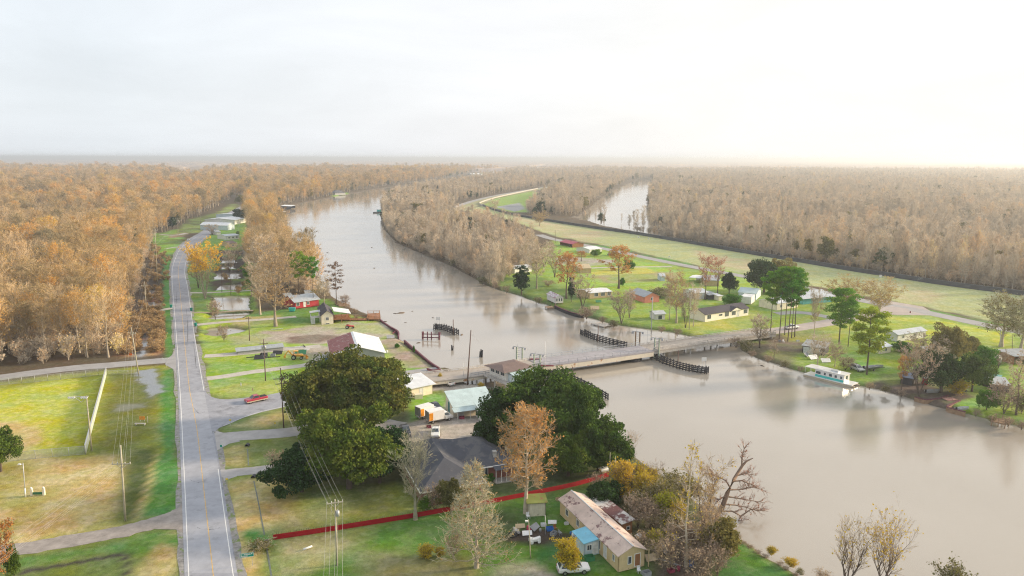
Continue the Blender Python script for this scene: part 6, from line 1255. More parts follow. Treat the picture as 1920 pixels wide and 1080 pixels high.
# houseboat
a, b_ = G(1512,703,WZ), G(1607,726,WZ); d = b_ - a; r = empty('houseboat', ((a + b_) / 2), math.atan2(d.y, d.x), 'white houseboat with teal stripe moored at the east bank', 'houseboat'); Lh = d.length; h = Lh / 2
b = MB()
for s in (-1.35, 1.35): b.tube([(-h, s, .0), (-h + .3, s, .15), (h - 1.2, s, .15), (h, s, .35)], [.3, .5, .5, .12], 8)
b.build('pontoon', V_tanp, r); k = MB(); k.box(-h + .2, h - .6, -1.9, 1.9, .55, .8); k.build('deck', V_white, r)
k = MB(); k.box(-h + 3.4, h - 3.0, -1.6, 1.6, .8, 2.9); k.build('cabin', V_white, r); k = MB(); k.box(-h + 3.45, h - 3.05, -1.64, 1.64, .82, 1.45); k.build('stripe', V_teal, r)
k = MB(); k.box(-h + .4, h * .15, -1.95, 1.95, 2.92, 3.05); k.build('canopy_roof', V_white, r); k = MB(); k.box(h * .15, h - 2.7, -1.75, 1.75, 2.9, 3.0); k.build('roof', V_white, r)
for x in (-h + .5, -h + 2): 
    for s in (-1.8, 1.8): k = MB(); k.tube([(x, s, .8), (x, s, 2.92)], .04, 5); k.build('post', M_trim, r)
for x, w_ in ((-h + 4.3, 1.3), (-h + 6.2, .5), (0.5, .8), (2.0, .6), (h - 3.8, .5)):
    k = MB(); k.box(x - w_ / 2, x + w_ / 2, -1.66, -1.6, 1.7, 2.4); k.build('window', M_glass, r)
k = MB(); k.box(h - 3.04, h - 2.98, -.5, .5, .85, 2.5); k.build('door', M_glass, r); k = MB(); k.box(0, 2.2, -.6, .6, 3.0, 3.35); k.build('roof_locker', V_silver, r)
# ------------------------------------------------------------------ poles, lines, signs, fences, small things
M_insul = mat('insulator', (.55,.55,.53), .4); M_steel = mat('galvanised', (.50,.51,.52), .5, .4, var=.1); M_wire = mat('wire', (.38,.38,.37), .6); M_signg = mat('sign_green', (.0,.26,.19), .5, var=.05); M_yell = mat('marker_yellow', (.70,.52,.05), .6)
POLE = {}
def pole(key, label, bx, by, tx, ty, m, arms=(), trans=0, lamp=0, r0=.16, name='utility_pole', cat='utility pole', armrot=None, h=None, steel_base=False):
    p0 = G(bx, by); H_ = h or HT(bx, by, ty, tx); d = ray(tx, ty); top = Vector((d.x * p0.y / d.y, p0.y, H_)); lean = Vector((top.x - p0.x, 0, 0)); lean.x = max(-1.6, min(1.6, lean.x))
    r = empty(name, p0, 0, label, cat, None); p = MB(); p.tube([(0, 0, -.3), (lean.x * .5, 0, H_ * .5), (lean.x, 0, H_)], [r0, r0 * .8, r0 * .6], 8); p.build('pole', m, r)
    rot = armrot if armrot is not None else R(20); ex = Vector((math.cos(rot), math.sin(rot), 0)); POLE[key] = []
    for zo, w_ in arms:
        c = Vector((lean.x * (H_ - zo) / H_, 0, H_ - zo)); q = MB(); q.bar(c - ex * w_ / 2 + Vector((0, -.12, 0)), c + ex * w_ / 2 + Vector((0, -.12, 0)), .12, .14); q.build('crossarm', m, r)
        q = MB(); q.bar(c - ex * w_ * .28 + Vector((0, -.12, 0)), c + Vector((0, 0, -.8)), .05); q.bar(c + ex * w_ * .28 + Vector((0, -.12, 0)), c + Vector((0, 0, -.8)), .05); q.build('brace', M_steel, r)
        for u in (-.47, -.2, .2, .47) if w_ > 2 else (-.47, .47):
            q = MB(); e = c + ex * w_ * u + Vector((0, -.12, .07)); q.tube([e, e + Vector((0, 0, .22))], [.05, .07], 6); q.build('insulator', M_insul, r); POLE[key].append(p0 + e + Vector((0, 0, .22)))
    if not arms: POLE[key].append(p0 + Vector((lean.x, 0, H_ - .3)))
    POLE[key].append(p0 + Vector((lean.x * .7, 0, H_ * .72)))
    for k in range(trans):
        q = MB(); c = Vector((lean.x * .8 + (.38 if k == 0 else -.38), -.1, H_ - 2.6)); q.tube([c, c + Vector((0, 0, .85))], .24, 10); q.tube([c + Vector((0, 0, .85)), c + Vector((0, 0, 1.05))], .04, 5); q.build('transformer', M_steel, r)
    if lamp: q = MB(); q.bar((lean.x, 0, H_ - .4), (lean.x + lamp, -.2, H_ - .1), .06); q.box(lean.x + lamp - .22, lean.x + lamp + .22, -.38, -.05, H_ - .25, H_ - .08); q.build('lamp_head', M_lamp, r)
    if steel_base: q = MB(); q.tube([(0, 0, 0), (lean.x * .22, 0, H_ * .26)], r0 * 1.25, 8); q.build('sleeve', M_trim, r)
    return r
pole('A', 'grey utility pole with transformer standing over the red fence', 632, 1060, 628, 936, M_polep, [(.5, 2.4)], 1)
pole('B', 'dark utility pole on the verge left of the big oaks', 532, 802, 526, 690, M_pole, [(2.4, 3.2), (3.6, 2.4)])
pole('C', 'utility pole with two transformers beside the low grey shed', 498, 714, 494, 636, M_pole, [(1.2, 2.4)], 2)
pole('D', 'thin dark utility pole on the gravel lot north of the low shed', 468, 639, 466, 594, M_pole, [(.5, 2.0)])
pole('E', 'leaning pale utility pole in the ditch beside the dry field', 235, 976, 226, 835, M_polep, [(3.2, 3.0)], armrot=R(5), r0=.2)
pole('F', 'pale utility pole standing in the puddle by the side road', 260, 702, 246, 614, M_polep, [(1.6, 2.6)], armrot=R(-15), r0=.18)
pole('G', 'pale utility pole in the cleared strip beside the small crossing drive', 275, 589, 271, 528, M_polep, [(1.6, 2.4)])
pole('H', 'tall pale utility pole at the wood edge in the dark clearing', 295, 533, 291, 429, M_polep, [(.8, 2)])
pole('I', 'far utility pole with crossarm at the road bend', 334, 440, 333, 408, M_polep, [(.6, 7), (2.2, 5)], 1, h=13)
pole('J', 'farthest utility pole with wide crossarm beside the highway', 376, 420, 375, 398, M_polep, [(.6, 7)], 1, h=14)
pole('K', 'street light pole beside the far dark trees', 453, 412, 452, 391, M_polep, lamp=-1.5)
pole('L', 'dark pole rising from the flooded ditch', 416, 548, 416, 481, M_pole, lamp=.6); pole('M', 'thin dark pole between the ditch and the bare trees', 433, 553, 433, 511, M_pole)
pole('N', 'street light with twin heads by the levee road', 1041, 455, 1041, 432, M_pole, lamp=2, name='street_light', cat='street light')
pole('O', 'pole standing alone at the road fork on the east bank', 1597, 594, 1597, 545, M_pole, r0=.14); pole('P', 'grey pole beside the twin bare trees near the right edge', 1875, 652, 1876, 618, M_steel, r0=.12)
pole('Q', 'brown utility pole left of the cream double wide mobile home', 1292, 618, 1296, 541, M_polep, [(.8, 1.8)]); pole('S', 'thin dark pole on the right hand lawn', 1898, 655, 1898, 628, M_pole, r0=.1)
pole('R', 'very tall brown mast beside the bridge approach', 876, 722, 883, 619, M_pole, r0=.2, name='mast', cat='mast'); pole('T', 'thin grey pole left of the tall brown mast', 870, 718, 869, 678, M_steel, r0=.08, name='mast', cat='mast')
pole('U', 'thin steel light pole among the yard clutter', 995, 1046, 991, 974, M_polep, lamp=-.3, r0=.09, name='light_pole', cat='light pole'); pole('V', 'slim grey pipe beside the mossy roofed shed', 1023, 1004, 1022, 966, M_steel, r0=.07, name='light_pole', cat='pole')
pole('W', 'white sleeved light pole in the dry field at the left', 48, 932, 43, 868, M_steel, lamp=-.5, r0=.1, name='light_pole', cat='light pole', steel_base=True)
pole('X', 'brown leaning post behind the small doghouse', 1143, 908, 1144, 848, M_polep, r0=.09, name='post', cat='post'); pole('Y', 'brown straight post right of the leaning post', 1155, 912, 1154, 855, M_polep, r0=.09, name='post', cat='post'); pole('Z', 'short grey post among the yellow bushes', 1183, 905, 1183, 868, M_steel, r0=.07, name='post', cat='post')
# ball field light
r = pole('BL', 'ball field floodlight pole with two lamp arms', 172, 845, 162, 742, M_polep, r0=.17, name='floodlight_pole', cat='floodlight'); H_ = HT(172, 845, 742, 162)
lx = -1.1
q = MB(); q.bar((lx - 2.2, 0, H_ - .3), (lx + 1.6, 0, H_ - .1), .1); q.bar((lx - 1.2, 0, H_ - .4), (lx, 0, H_ - 1.4), .07); q.bar((lx + 1.2, 0, H_ - .2), (lx, 0, H_ - 1.4), .07); q.build('crossarm', M_steel, r)
for k, x in enumerate((-2.2, -1.7, -1.2, .4, .9, 1.4)): q = MB(); q.tube([(lx + x, -.1, H_ - .3), (lx + x, -.5, H_ - .25)], [.12, .24], 9); q.build('floodlight', M_lamp, r)
def wires(label, chain, idx, sag=.9, rr_=.03, grp='overhead wires'):
    """one sagging wire running from pole to pole"""
    p = MB(); p0 = None
    for (a, b_) in zip(chain[:-1], chain[1:]):
        A = a if isinstance(a, Vector) else POLE[a][min(idx, len(POLE[a]) - 1)]; B = b_ if isinstance(b_, Vector) else POLE[b_][min(idx, len(POLE[b_]) - 1)]
        pts = [A + (B - A) * (k / 14) - Vector((0, 0, sag * 4 * (k / 14) * (1 - k / 14) * min(1, (B - A).length / 45))) for k in range(15)]; p0 = p0 or A; p.tube(pts, rr_, 4, cap=False)
    o = p.build('power_line', M_wire); tag(o, label, 'power line', grp)
off_s = Vector((4.5, -60, 0)); VS = Vector((0, -55, 0))
for k in range(5):
    a = POLE['A'][min(k, 4)]; wires('thin overhead wire running beside the highway past the big oaks', [a + Vector((14, -62, 0)), 'A', 'B', 'C', 'D', 'M', 'K'], k, 1.1, .015, 'wires on the east side of the highway')
for k in range(5):
    a = POLE['E'][min(k, 4)]; wires('thin overhead wire running over the ball field and cleared strip', [a + Vector((-3.2, -58, 0)), 'E', 'F', 'G', 'H', 'I', 'J'], k, 1.0, .012, 'wires on the west side of the highway')
wires('single wire from the tall mast towards the river piles', [POLE['R'][0], G(902,655,WZ) + Vector((0, 0, 2))], 0, .5, .02, 'wires by the bridge')
# signs
def roadsign(label, bx, by, w_, h_, z1, m, yaw, marks=None, posts=2, back=None, name='road_sign'):
    p0 = G(bx, by); r = empty(name, p0, R(yaw), label, 'sign'); p = MB(); p.box(-w_ / 2, w_ / 2, -.02, .02, z1 - h_, z1); p.build('sign_board', m, r)
    for x in ((-w_ * .35, w_ * .35) if posts == 2 else (0,)): q = MB(); q.box(x - .035, x + .035, .03, .09, 0, z1 - .05); q.build('post', M_steel, r)
    if marks:
        q = MB()
        for x0, x1, za, zb in marks: q.box(x0, x1, -.035, -.022, za, zb)
        q.build('lettering', M_trim, r)
    return r
hw, zt = .98, 2.15; mk = [(-hw, hw, zt - .04, zt - .01), (-hw, hw, zt - .63, zt - .60), (-hw, -hw + .03, zt - .63, zt - .01), (hw - .03, hw, zt - .63, zt - .01)]
rq = random.Random(5); x = -.88
for ln_, za in ((0, zt - .27), (1, zt - .52)):
    x = -.86
    while x < (.5 if ln_ == 0 else .1): w_ = rq.uniform(.05, .09); mk.append((x, x + w_, za, za + rq.uniform(.11, .15))); x += w_ + (.03 if rq.random() < .8 else .12)
mk.append((.66, .80, zt - .25, zt - .10))
roadsign('wide green guide sign with white lettering beside the highway', 464, 1062, 2.0, .64, 2.15, M_signg, 14, mk)
r = roadsign('white street name sign at the corner of the side road', 312, 688, 1.3, .28, 2.6, M_trim, 4, None, 1, name='street_sign'); 
q = MB(); q.box(-.95, -.8, -.02, .02, 2.2, 2.75); q.build('sign_board', M_trim, r)
roadsign('small green and white sign at the drive by the lawn island', 416, 846, .6, .7, 1.6, M_signg, 5, [(-.28, .28, 1.4, 1.58), (.12, .28, 1.0, 1.4)], 1)
roadsign('small yellow marker on the edge of the triangular island', 432, 798, .5, .35, 1.5, M_yell, 5, None, 1, name='marker'); roadsign('small yellow marker near the far end of the triangular island', 516, 800, .3, .5, 1.1, M_yell, 5, None, 1, name='marker')
roadsign('small yellow marker below the lower concrete drive', 426, 912, .45, .3, 1.6, M_yell, 5, None, 1, name='marker'); roadsign('white marker board on the oval lawn by the junction', 452, 725, .3, .8, 1.1, M_trim, 5, None, 1, name='marker'); roadsign('pinkish marker post on the oval lawn above the red pickup', 474, 735, .25, .6, 1.0, mat('marker_pink', (.6,.35,.28), .7), 5, None, 1, name='marker')
roadsign('orange blank sign board in the wet field west of the highway', 267, 790, 1.3, .8, 1.2, mat('sign_orange', (.75,.30,.04), .6), 0, None, 2); roadsign('thin pale stake right of the orange board', 277, 793, .08, 1.6, 1.7, M_polep, 0, None, 1, name='marker')
roadsign('small orange red board in the brush beside the side road', 245, 668, .9, .6, .9, mat('sign_redorange', (.7,.15,.03), .6), 0, None, 2, name='marker'); roadsign('small red sign at the fork of the east bank road', 1706, 592, .5, .7, 1.8, M_rustp, 0, None, 1)
roadsign('tiny white box sign by the levee field edge', 1255, 483, 1.2, .8, 1.2, M_trim, 0, None, 2, name='marker')
# bins and culvert pipes
for lab, x, y in (('green wheeled bin at the third drive on the east side of the highway', 367, 612), ('green wheeled bin at the flooded pond drive', 359, 583), ('green wheeled bin at the drive west of the highway', 321, 577)):
    r = empty('wheelie_bin', G(x, y), R(10), lab, 'bin'); p = MB(); frust(p, (-.3, .3, .3, .08), (-.42, .42, .40, 1.15)); p.build('body', M_signg, r); p = MB(); frust(p, (-.46, .46, .44, 1.15), (-.36, .40, .36, 1.3)); p.build('lid', M_signg, r)
    for s in (-1, 1): wheel(r, -.3, s * .34, .13, .08)
r = empty('dumpster', G(548,584), R(5), 'turquoise skip bin below the red house', 'dumpster'); p = MB(); frust(p, (-1.0, 1.0, .7, .15), (-1.25, 1.25, .8, 1.4)); p.build('body', V_teal, r); p = MB(); p.box(-1.3, 1.3, -.85, .85, 1.4, 1.48); p.build('lid', V_teal, r)
for i, (x, y) in enumerate(((464,836), (476,895), (499,1019))):
    p = MB(); c = G(x, y); n = 14; V_ = []
    for k in range(n):
        a = 2 * math.pi * k / n
        for rr_, yy_ in ((.42, -.5), (.34, -.5), (.34, .4), (.42, .4)): V_.append((math.cos(a) * rr_, yy_, .12 + math.sin(a) * rr_))
    F_ = [(k * 4 + j, k * 4 + (j + 1) % 4, ((k + 1) % n) * 4 + (j + 1) % 4, ((k + 1) % n) * 4 + j) for k in range(n) for j in range(4)]
    p.add(V_, F_); p.poly([(math.cos(2 * math.pi * k / n) * .35, .0, .12 + math.sin(2 * math.pi * k / n) * .35) for k in range(n)], 1)
    o = p.build('culvert_pipe', [mat('pipe_dark', (.09,.09,.10), .8), M_black]); o.location = c; tag(o, ['culvert pipe mouth at the head of the upper roadside swale', 'culvert pipe mouth at the head of the middle roadside swale', 'culvert pipe mouth below the mound by the green guide sign'][i], 'pipe')
p = MB(); p.tube([(0, 0, .25), (1.1, .9, .3)], .16, 8); o = p.build('pipe', M_trim); o.location = G(569, 1033); tag(o, 'short white pipe lying on the lawn below the red fence', 'pipe')
# planter/monument in dry field
r = empty('monument', G(60,929), R(4), 'pair of low cream pillars joined by a green wall in the dry field', 'monument')
for x in (0, 2.1): p = MB(); p.box(x - .18, x + .18, -.18, .18, 0, 1.35); p.build('pillar', W_cream, r); p = MB(); p.tube([(x, 0, 1.35), (x, 0, 1.6)], [.2, .1], 8); p.build('finial', M_trim, r)
p = MB(); p.box(.18, 1.92, -.06, .06, .15, .6); p.build('panel', mat('panel_green', (.04,.16,.07), .7), r)
# benches of concrete by the orange board
p = MB(); p.box(-1.2, 1.2, -.2, .2, .35, .45); [p.box(x - .1, x + .1, -.15, .15, 0, .35) for x in (-1, 1)]; o = p.build('bench', M_railc); o.location = G(263, 797); tag(o, 'low grey bench in the wet field below the orange board', 'bench')
# chain link fences
M_link = mat('chain_link', (.52,.56,.52), .5, .3)
def chainlink(label, px, hgt=1.8, step=3.0, mesh=.22, r_=.012, pm=M_steel, group=None):
    c = smooth_line(gp(px), 3); r = empty('chain_link_fence', c[0], 0, label, 'fence', group); wv_ = MB(); rl = MB(); ln = 0; nxt = 0
    for i in range(len(c) - 1):
        a, b_ = c[i] - c[0], c[i + 1] - c[0]; d = b_ - a; L_ = d.length
        while nxt <= ln + L_ - 1e-6:
            q = a + d * ((nxt - ln) / L_); p = MB(); p.tube([q, q + Vector((0, 0, hgt + .05))], .045, 6); p.build('post', pm, r); nxt += step
        ln += L_; rl.bar(a + Vector((0, 0, hgt)), b_ + Vector((0, 0, hgt)), .05); rl.bar(a + Vector((0, 0, .08)), b_ + Vector((0, 0, .08)), .03)
        n = int(L_ / mesh)
        for k in range(-int(hgt / mesh), n + 1):
            for s in (1, -1):
                u0, u1 = (k * mesh, k * mesh + hgt) if s == 1 else (k * mesh + hgt, k * mesh); z0_, z1_ = 0.05, hgt
                P0 = Vector((u0, 0, z0_)); P1 = Vector((u1, 0, z1_))
                def clip(A, B):
                    for (lim, sg) in ((0, 1), (L_, -1)):
                        da, db = (A.x - lim) * sg, (B.x - lim) * sg
                        if da < 0 and db < 0: return None
                        if da < 0: A = A + (B - A) * (-da / (db - da))
                        elif db < 0: B = B + (A - B) * (-db / (da - db))
                    return A, B
                cc = clip(P0, P1)
                if cc:
                    A = a + d * (cc[0].x / L_) + Vector((0, 0, cc[0].z)); B = a + d * (cc[1].x / L_) + Vector((0, 0, cc[1].z)); nrm = d.cross(Vector((0, 0, 1))).normalized(); w_ = Vector((0, 0, r_ * 1.4)); wv_.poly([A - w_, B - w_, B + w_, A + w_])
    rl.build('rail', pm, r); wv_.build('wire_mesh', M_link, r); return r
chainlink('chain link outfield fence along the side road', [(-60,729),(0,722),(60,717),(120,711),(200,702)]); chainlink('chain link backstop fence along the near side of the ball field', [(160,852),(100,857),(40,863),(-40,872)]); chainlink('low chain link fence running on towards the puddle', [(200,702),(240,702),(262,700)], 1.2)
c = smooth_line(gp([(200,702),(181,775),(161,852)]), 8); p = MB(); q = MB()
for i in range(len(c) - 1): p.bar(c[i] - c[0] + Vector((0, 0, 1.0)), c[i + 1] - c[0] + Vector((0, 0, 1.0)), .05, 1.9); q.bar(c[i] - c[0] + Vector((0, 0, 2.0)), c[i + 1] - c[0] + Vector((0, 0, 2.0)), .28, .1)
r = empty('outfield_fence', c[0], 0, 'pale slatted fence dividing the ball field from the wet strip', 'fence'); p.build('panel', mat('fence_pale', (.46,.52,.47), .7, var=.1, wave=('Y', 2, .4)), r); q.build('top_rail', M_steel, r)
for i in range(0, len(c), 2): s = MB(); s.tube([c[i] - c[0], c[i] - c[0] + Vector((0, 0, 2.2))], .05, 6); s.build('post', M_steel, r)
# long red fence with dark pickets on its upper edge
def redfence(label, px, group='red fence sections'):
    c = smooth_line(gp(px), 8); r = empty('red_fence', c[0], 0, label, 'fence'); p = MB(); pk = MB(); k = 0; ln = 0
    for i in range(len(c) - 1):
        a, b_ = c[i] - c[0], c[i + 1] - c[0]; p.bar(a + Vector((0, 0, .42)), b_ + Vector((0, 0, .42)), .06, .86); L_ = (b_ - a).length
        for k in range(int(L_ / .28)): q = a + (b_ - a) * (k * .28 / L_); pk.box(q.x - .02, q.x + .02, q.y + .05, q.y + .09, .1, 1.12)
    p.build('panel', mat('fence_red', (.34,.005,.012), .75, var=.12, scale=1.5, wave=('X', 2.0, .5), dirt=((.26,.05,.03), .35, .66)), r); pk.build('pickets', mat('picket_dark', (.12,.10,.09), .9), r)
redfence('long bright red fence crossing the lawn from the highway to the river', [(512,1012),(600,999),(700,983),(780,970),(850,957),(940,940),(1010,926),(1080,911),(1142,893)])
# junk, scrap and yard clutter: every piece a thing of its own
JC = [('white', (.72,.73,.74)), ('grey', (.30,.31,.33)), ('black', (.03,.03,.035)), ('blue', (.03,.16,.50)), ('maroon', (.28,.04,.08)), ('rust', (.30,.13,.06)), ('green', (.05,.22,.10)), ('tan', (.45,.36,.24))]
def junk(kind, col, px, py, s, rz, label):
    m = mat('junk_' + col, dict(JC)[col], .6, var=.2); p = MB()
    if kind == 'crate':
        p.box(-.5 * s, .5 * s, -.35 * s, .35 * s, 0, .06 * s)
        for a in ((-.5, -.46, -.35, .35), (.46, .5, -.35, .35), (-.46, .46, -.35, -.31), (-.46, .46, .31, .35)): p.box(a[0] * s, a[1] * s, a[2] * s, a[3] * s, .06 * s, .5 * s)
    elif kind == 'barrel': p.tube([(0, 0, 0), (0, 0, .3 * s), (0, 0, .35 * s), (0, 0, .9 * s)], [.3 * s, .3 * s, .33 * s, .3 * s], 12)
    elif kind == 'sheet': p.add([(-.9 * s, -.4 * s, .1), (.9 * s, -.35 * s, .1), (1.0 * s, .4 * s, .55 * s), (-.8 * s, .45 * s, .6 * s), (-.9 * s, -.4 * s, .16), (.9 * s, -.35 * s, .16), (1.0 * s, .4 * s, .61 * s), (-.8 * s, .45 * s, .66 * s)], [(3, 2, 1, 0), (4, 5, 6, 7), (0, 1, 5, 4), (1, 2, 6, 5), (2, 3, 7, 6), (3, 0, 4, 7)])
    elif kind == 'mower':
        loft(p, [(-.8 * s, .25 * s, .7 * s, .3 * s), (.1, .25 * s, .6 * s, .35 * s), (.9 * s, .25 * s, .8 * s, .26 * s)])
        for x in (-.5, .6):
            for y in (-.4, .4): p.tube([(x * s, (y - .07) * s, .25 * s), (x * s, (y + .07) * s, .25 * s)], .25 * s, 9)
        p.box(-.7 * s, -.3 * s, -.2 * s, .2 * s, .7 * s, .8 * s); p.box(-.78 * s, -.68 * s, -.2 * s, .2 * s, .7 * s, 1.1 * s)
    elif kind == 'chair':
        p.box(-.25 * s, .25 * s, -.25 * s, .25 * s, .4 * s, .46 * s); p.box(-.25 * s, .25 * s, .2 * s, .26 * s, .46 * s, .95 * s)
        for x in (-.22, .22):
            for y in (-.22, .22): p.box((x - .03) * s, (x + .03) * s, (y - .03) * s, (y + .03) * s, 0, .4 * s)
    elif kind == 'beam': p.bar((-2 * s, 0, .12), (2 * s, .3, .2), .16, .2)
    nm = {'crate': 'crate', 'barrel': 'barrel', 'sheet': 'metal_sheet', 'mower': 'riding_mower', 'chair': 'plastic_chair', 'beam': 'scrap_beam'}[kind]
    o = p.build(nm, m); o.location = G(px, py); o.rotation_euler = (0, 0, rz); return tag(o, label, nm.replace('_', ' '))
CL = [('mower','white',1002,1017,1.1,.3,'white riding mower in front of the clutter heap'), ('mower','grey',968,1000,.9,2,'grey machine at the left of the clutter heap'), ('barrel','white',1075,1008,.9,0,'white barrel near the yellow bush'), ('crate','blue',1031,994,1.1,.2,'blue crate right of the mossy shed'), ('chair','rust',1041,994,1.0,.5,'rusty chair right of the blue crate'),
 ('sheet','grey',1003,992,1.1,1.0,'grey sheet propped in the middle of the clutter'), ('barrel','grey',1013,997,.6,0,'small grey drum below the mossy shed'), ('crate','white',1019,986,.9,.1,'white crate beside the slim grey pipe'), ('sheet','white',988,1003,.9,.2,'white board lying in the clutter heap'), ('chair','white',990,972,1.1,.4,'white chair under the rust coloured cypress'),
 ('chair','maroon',992,998,1.2,.9,'maroon chair in the clutter heap'), ('crate','black',962,1006,1.2,.6,'black crate at the lower left of the clutter'), ('sheet','tan',975,990,.9,.2,'tan board behind the grey machine'), ('barrel','blue',1070,1002,.5,0,'small blue drum near the white barrel'), ('chair','grey',1050,1003,1.0,2,'grey chair in the weeds'), ('crate','grey',1038,1003,1.1,1,'grey crate in the weeds'),
 ('sheet','white',1035,982,.8,.1,'white panel on the dark grass beside the mobile home'), ('crate','white',1062,983,.7,.3,'small white box beside the mobile home wall'), ('crate','tan',1047,938,.9,.4,'tan crate at the far end of the long mobile home'), ('barrel','maroon',1080,1014,.8,0,'maroon drum left of the blue porch'), ('crate','green',1105,1050,1.4,.3,'dark green box beside the porch steps'),
 ('barrel','blue',1296,1062,1.1,0,'bright blue drum in the brush by the river bank'), ('barrel','maroon',1272,1070,.8,0,'red drum in the brush at the bottom'), ('crate','maroon',1258,1072,1.0,.4,'red crate in the brush at the bottom'), ('chair','white',1198,1074,1.0,.2,'white chair behind the mobile home end wall'), ('crate','grey',1212,1078,1.2,.4,'grey crate behind the mobile home end wall'), ('sheet','white',1197,1008,.8,.8,'white frame lying in the brush beside the rust roof'), ('sheet','tan',1222,1050,1.2,.3,'tan board lying in the brush'), ('sheet','grey',1245,1035,1.2,1.3,'grey sheet in the brush pile'), ('beam','tan',1232,1040,1.0,.6,'fallen pale beam in the brush pile'), ('beam','grey',1255,1055,.9,2.5,'grey beam lying low in the brush'),
 ('sheet','black',487,673,1.8,.2,'black sheet on the scrap heap by the drive'), ('beam','black',505,671,1.6,.2,'black beam on the scrap heap by the drive'), ('crate','black',495,668,2.0,.1,'black bin at the far side of the scrap heap'), ('beam','black',480,670,1.4,.3,'black rail at the left of the scrap heap'), ('crate','grey',512,668,1.5,.2,'grey bin at the right of the scrap heap'), ('sheet','black',520,664,1.6,.1,'dark tarp at the right end of the scrap heap'),
 ('sheet','green',563,664,1.9,.2,'green tarp behind the yellow backhoe'), ('beam','white',548,652,1.6,.1,'white pipe lying behind the backhoe'), ('sheet','grey',575,657,1.4,1.2,'grey plate leaning near the big shed'), ('crate','white',606,672,2.0,.2,'white tank beside the big shed doorway'), ('crate','blue',612,676,1.4,.2,'blue box beside the white tank'), ('beam','black',572,650,1.0,2.0,'black girder standing off the big shed'),
 ('beam','maroon',741,623,1.1,1.3,'dark red log by the river bulkhead'), ('sheet','grey',732,634,1.5,.4,'pile of grey rubble by the river bulkhead'), ('barrel','white',726,662,.9,0,'white drum behind the big shed'), ('crate','maroon',804,802,1.0,.2,'small red cart in the gravel yard'), ('crate','maroon',866,785,1.2,.1,'low red trailer under the workshop porch'), ('crate','maroon',853,781,.7,.1,'red pot at the corner of the workshop'),
 ('beam','white',519,618,1.0,.1,'white log lying by the big sycamore'), ('crate','white',1496,640,.9,.2,'white box on the bare earth by the pines'), ('chair','white',1469,642,1.0,.4,'white chair under the tall pines'), ('crate','grey',1462,640,.8,.2,'grey box under the tall pines'), ('sheet','green',1122,567,1.4,.2,'green swing seat on the lawn below the white mobile home'), ('sheet','tan',1115,580,2.0,.1,'sandy slab near the floating dock'), ('beam','tan',1560,662,1.8,.5,'longest pale timber beside the broken cabin'), ('beam','rust',1568,665,1.6,.3,'brown timber in the pile beside the cabin'), ('beam','tan',1556,669,1.4,.8,'short pale timber lying across the cabin pile'), ('sheet','white',1525,673,1.8,.4,'grey white slab below the broken cabin'), ('sheet','white',1548,679,1.6,.1,'pale slab on the bank below the cabin pile'), ('sheet','grey',1513,668,1.5,.9,'grey slab left of the pale slabs')]
for j in CL: junk(*j)
# driftwood on the river
for i, (x, y, s) in enumerate(((741,588,.9), (752,587,2.0), (702,503,1.3), (668,586,1.2), (682,589,1.0), (722,603,.8), (773,584,.6), (697,464,1.5), (614,474,1.3), (600,466,1.0), (785,643,.9), (866,628,1.3), (1429,686,.8), (812,596,.6), (760,605,.5))):
    p = MB(); p.tube([(-s, 0, .0), (-.3 * s, .15 * s, .12), (.4 * s, -.1 * s, .1), (s, .1 * s, -.05)], [.06, .14 * s, .16 * s, .05], 6); p.tube([(0, 0, .1), (.3 * s, .5 * s, .25)], [.07 * s, .02], 5)
    o = p.build('driftwood', M_barkD); o.location = G(x, y, WZ); o.rotation_euler = (0, 0, i * .7); tag(o, 'dark piece of driftwood floating on the brown river', 'driftwood', 'driftwood on the river')
# marker posts along the floodwall foot
for i, (x, y) in enumerate(((1197,446), (1216,449), (1651,520))):
    p = MB(); p.box(-.5, .5, -.4, .4, 0, 1.1); p.box(-.6, .6, -.5, .5, 1.1, 1.2); o = p.build('utility_box', M_trim); o.location = G(x, y); tag(o, 'small white utility box at the foot of the floodwall', 'utility box', 'utility boxes along the floodwall')
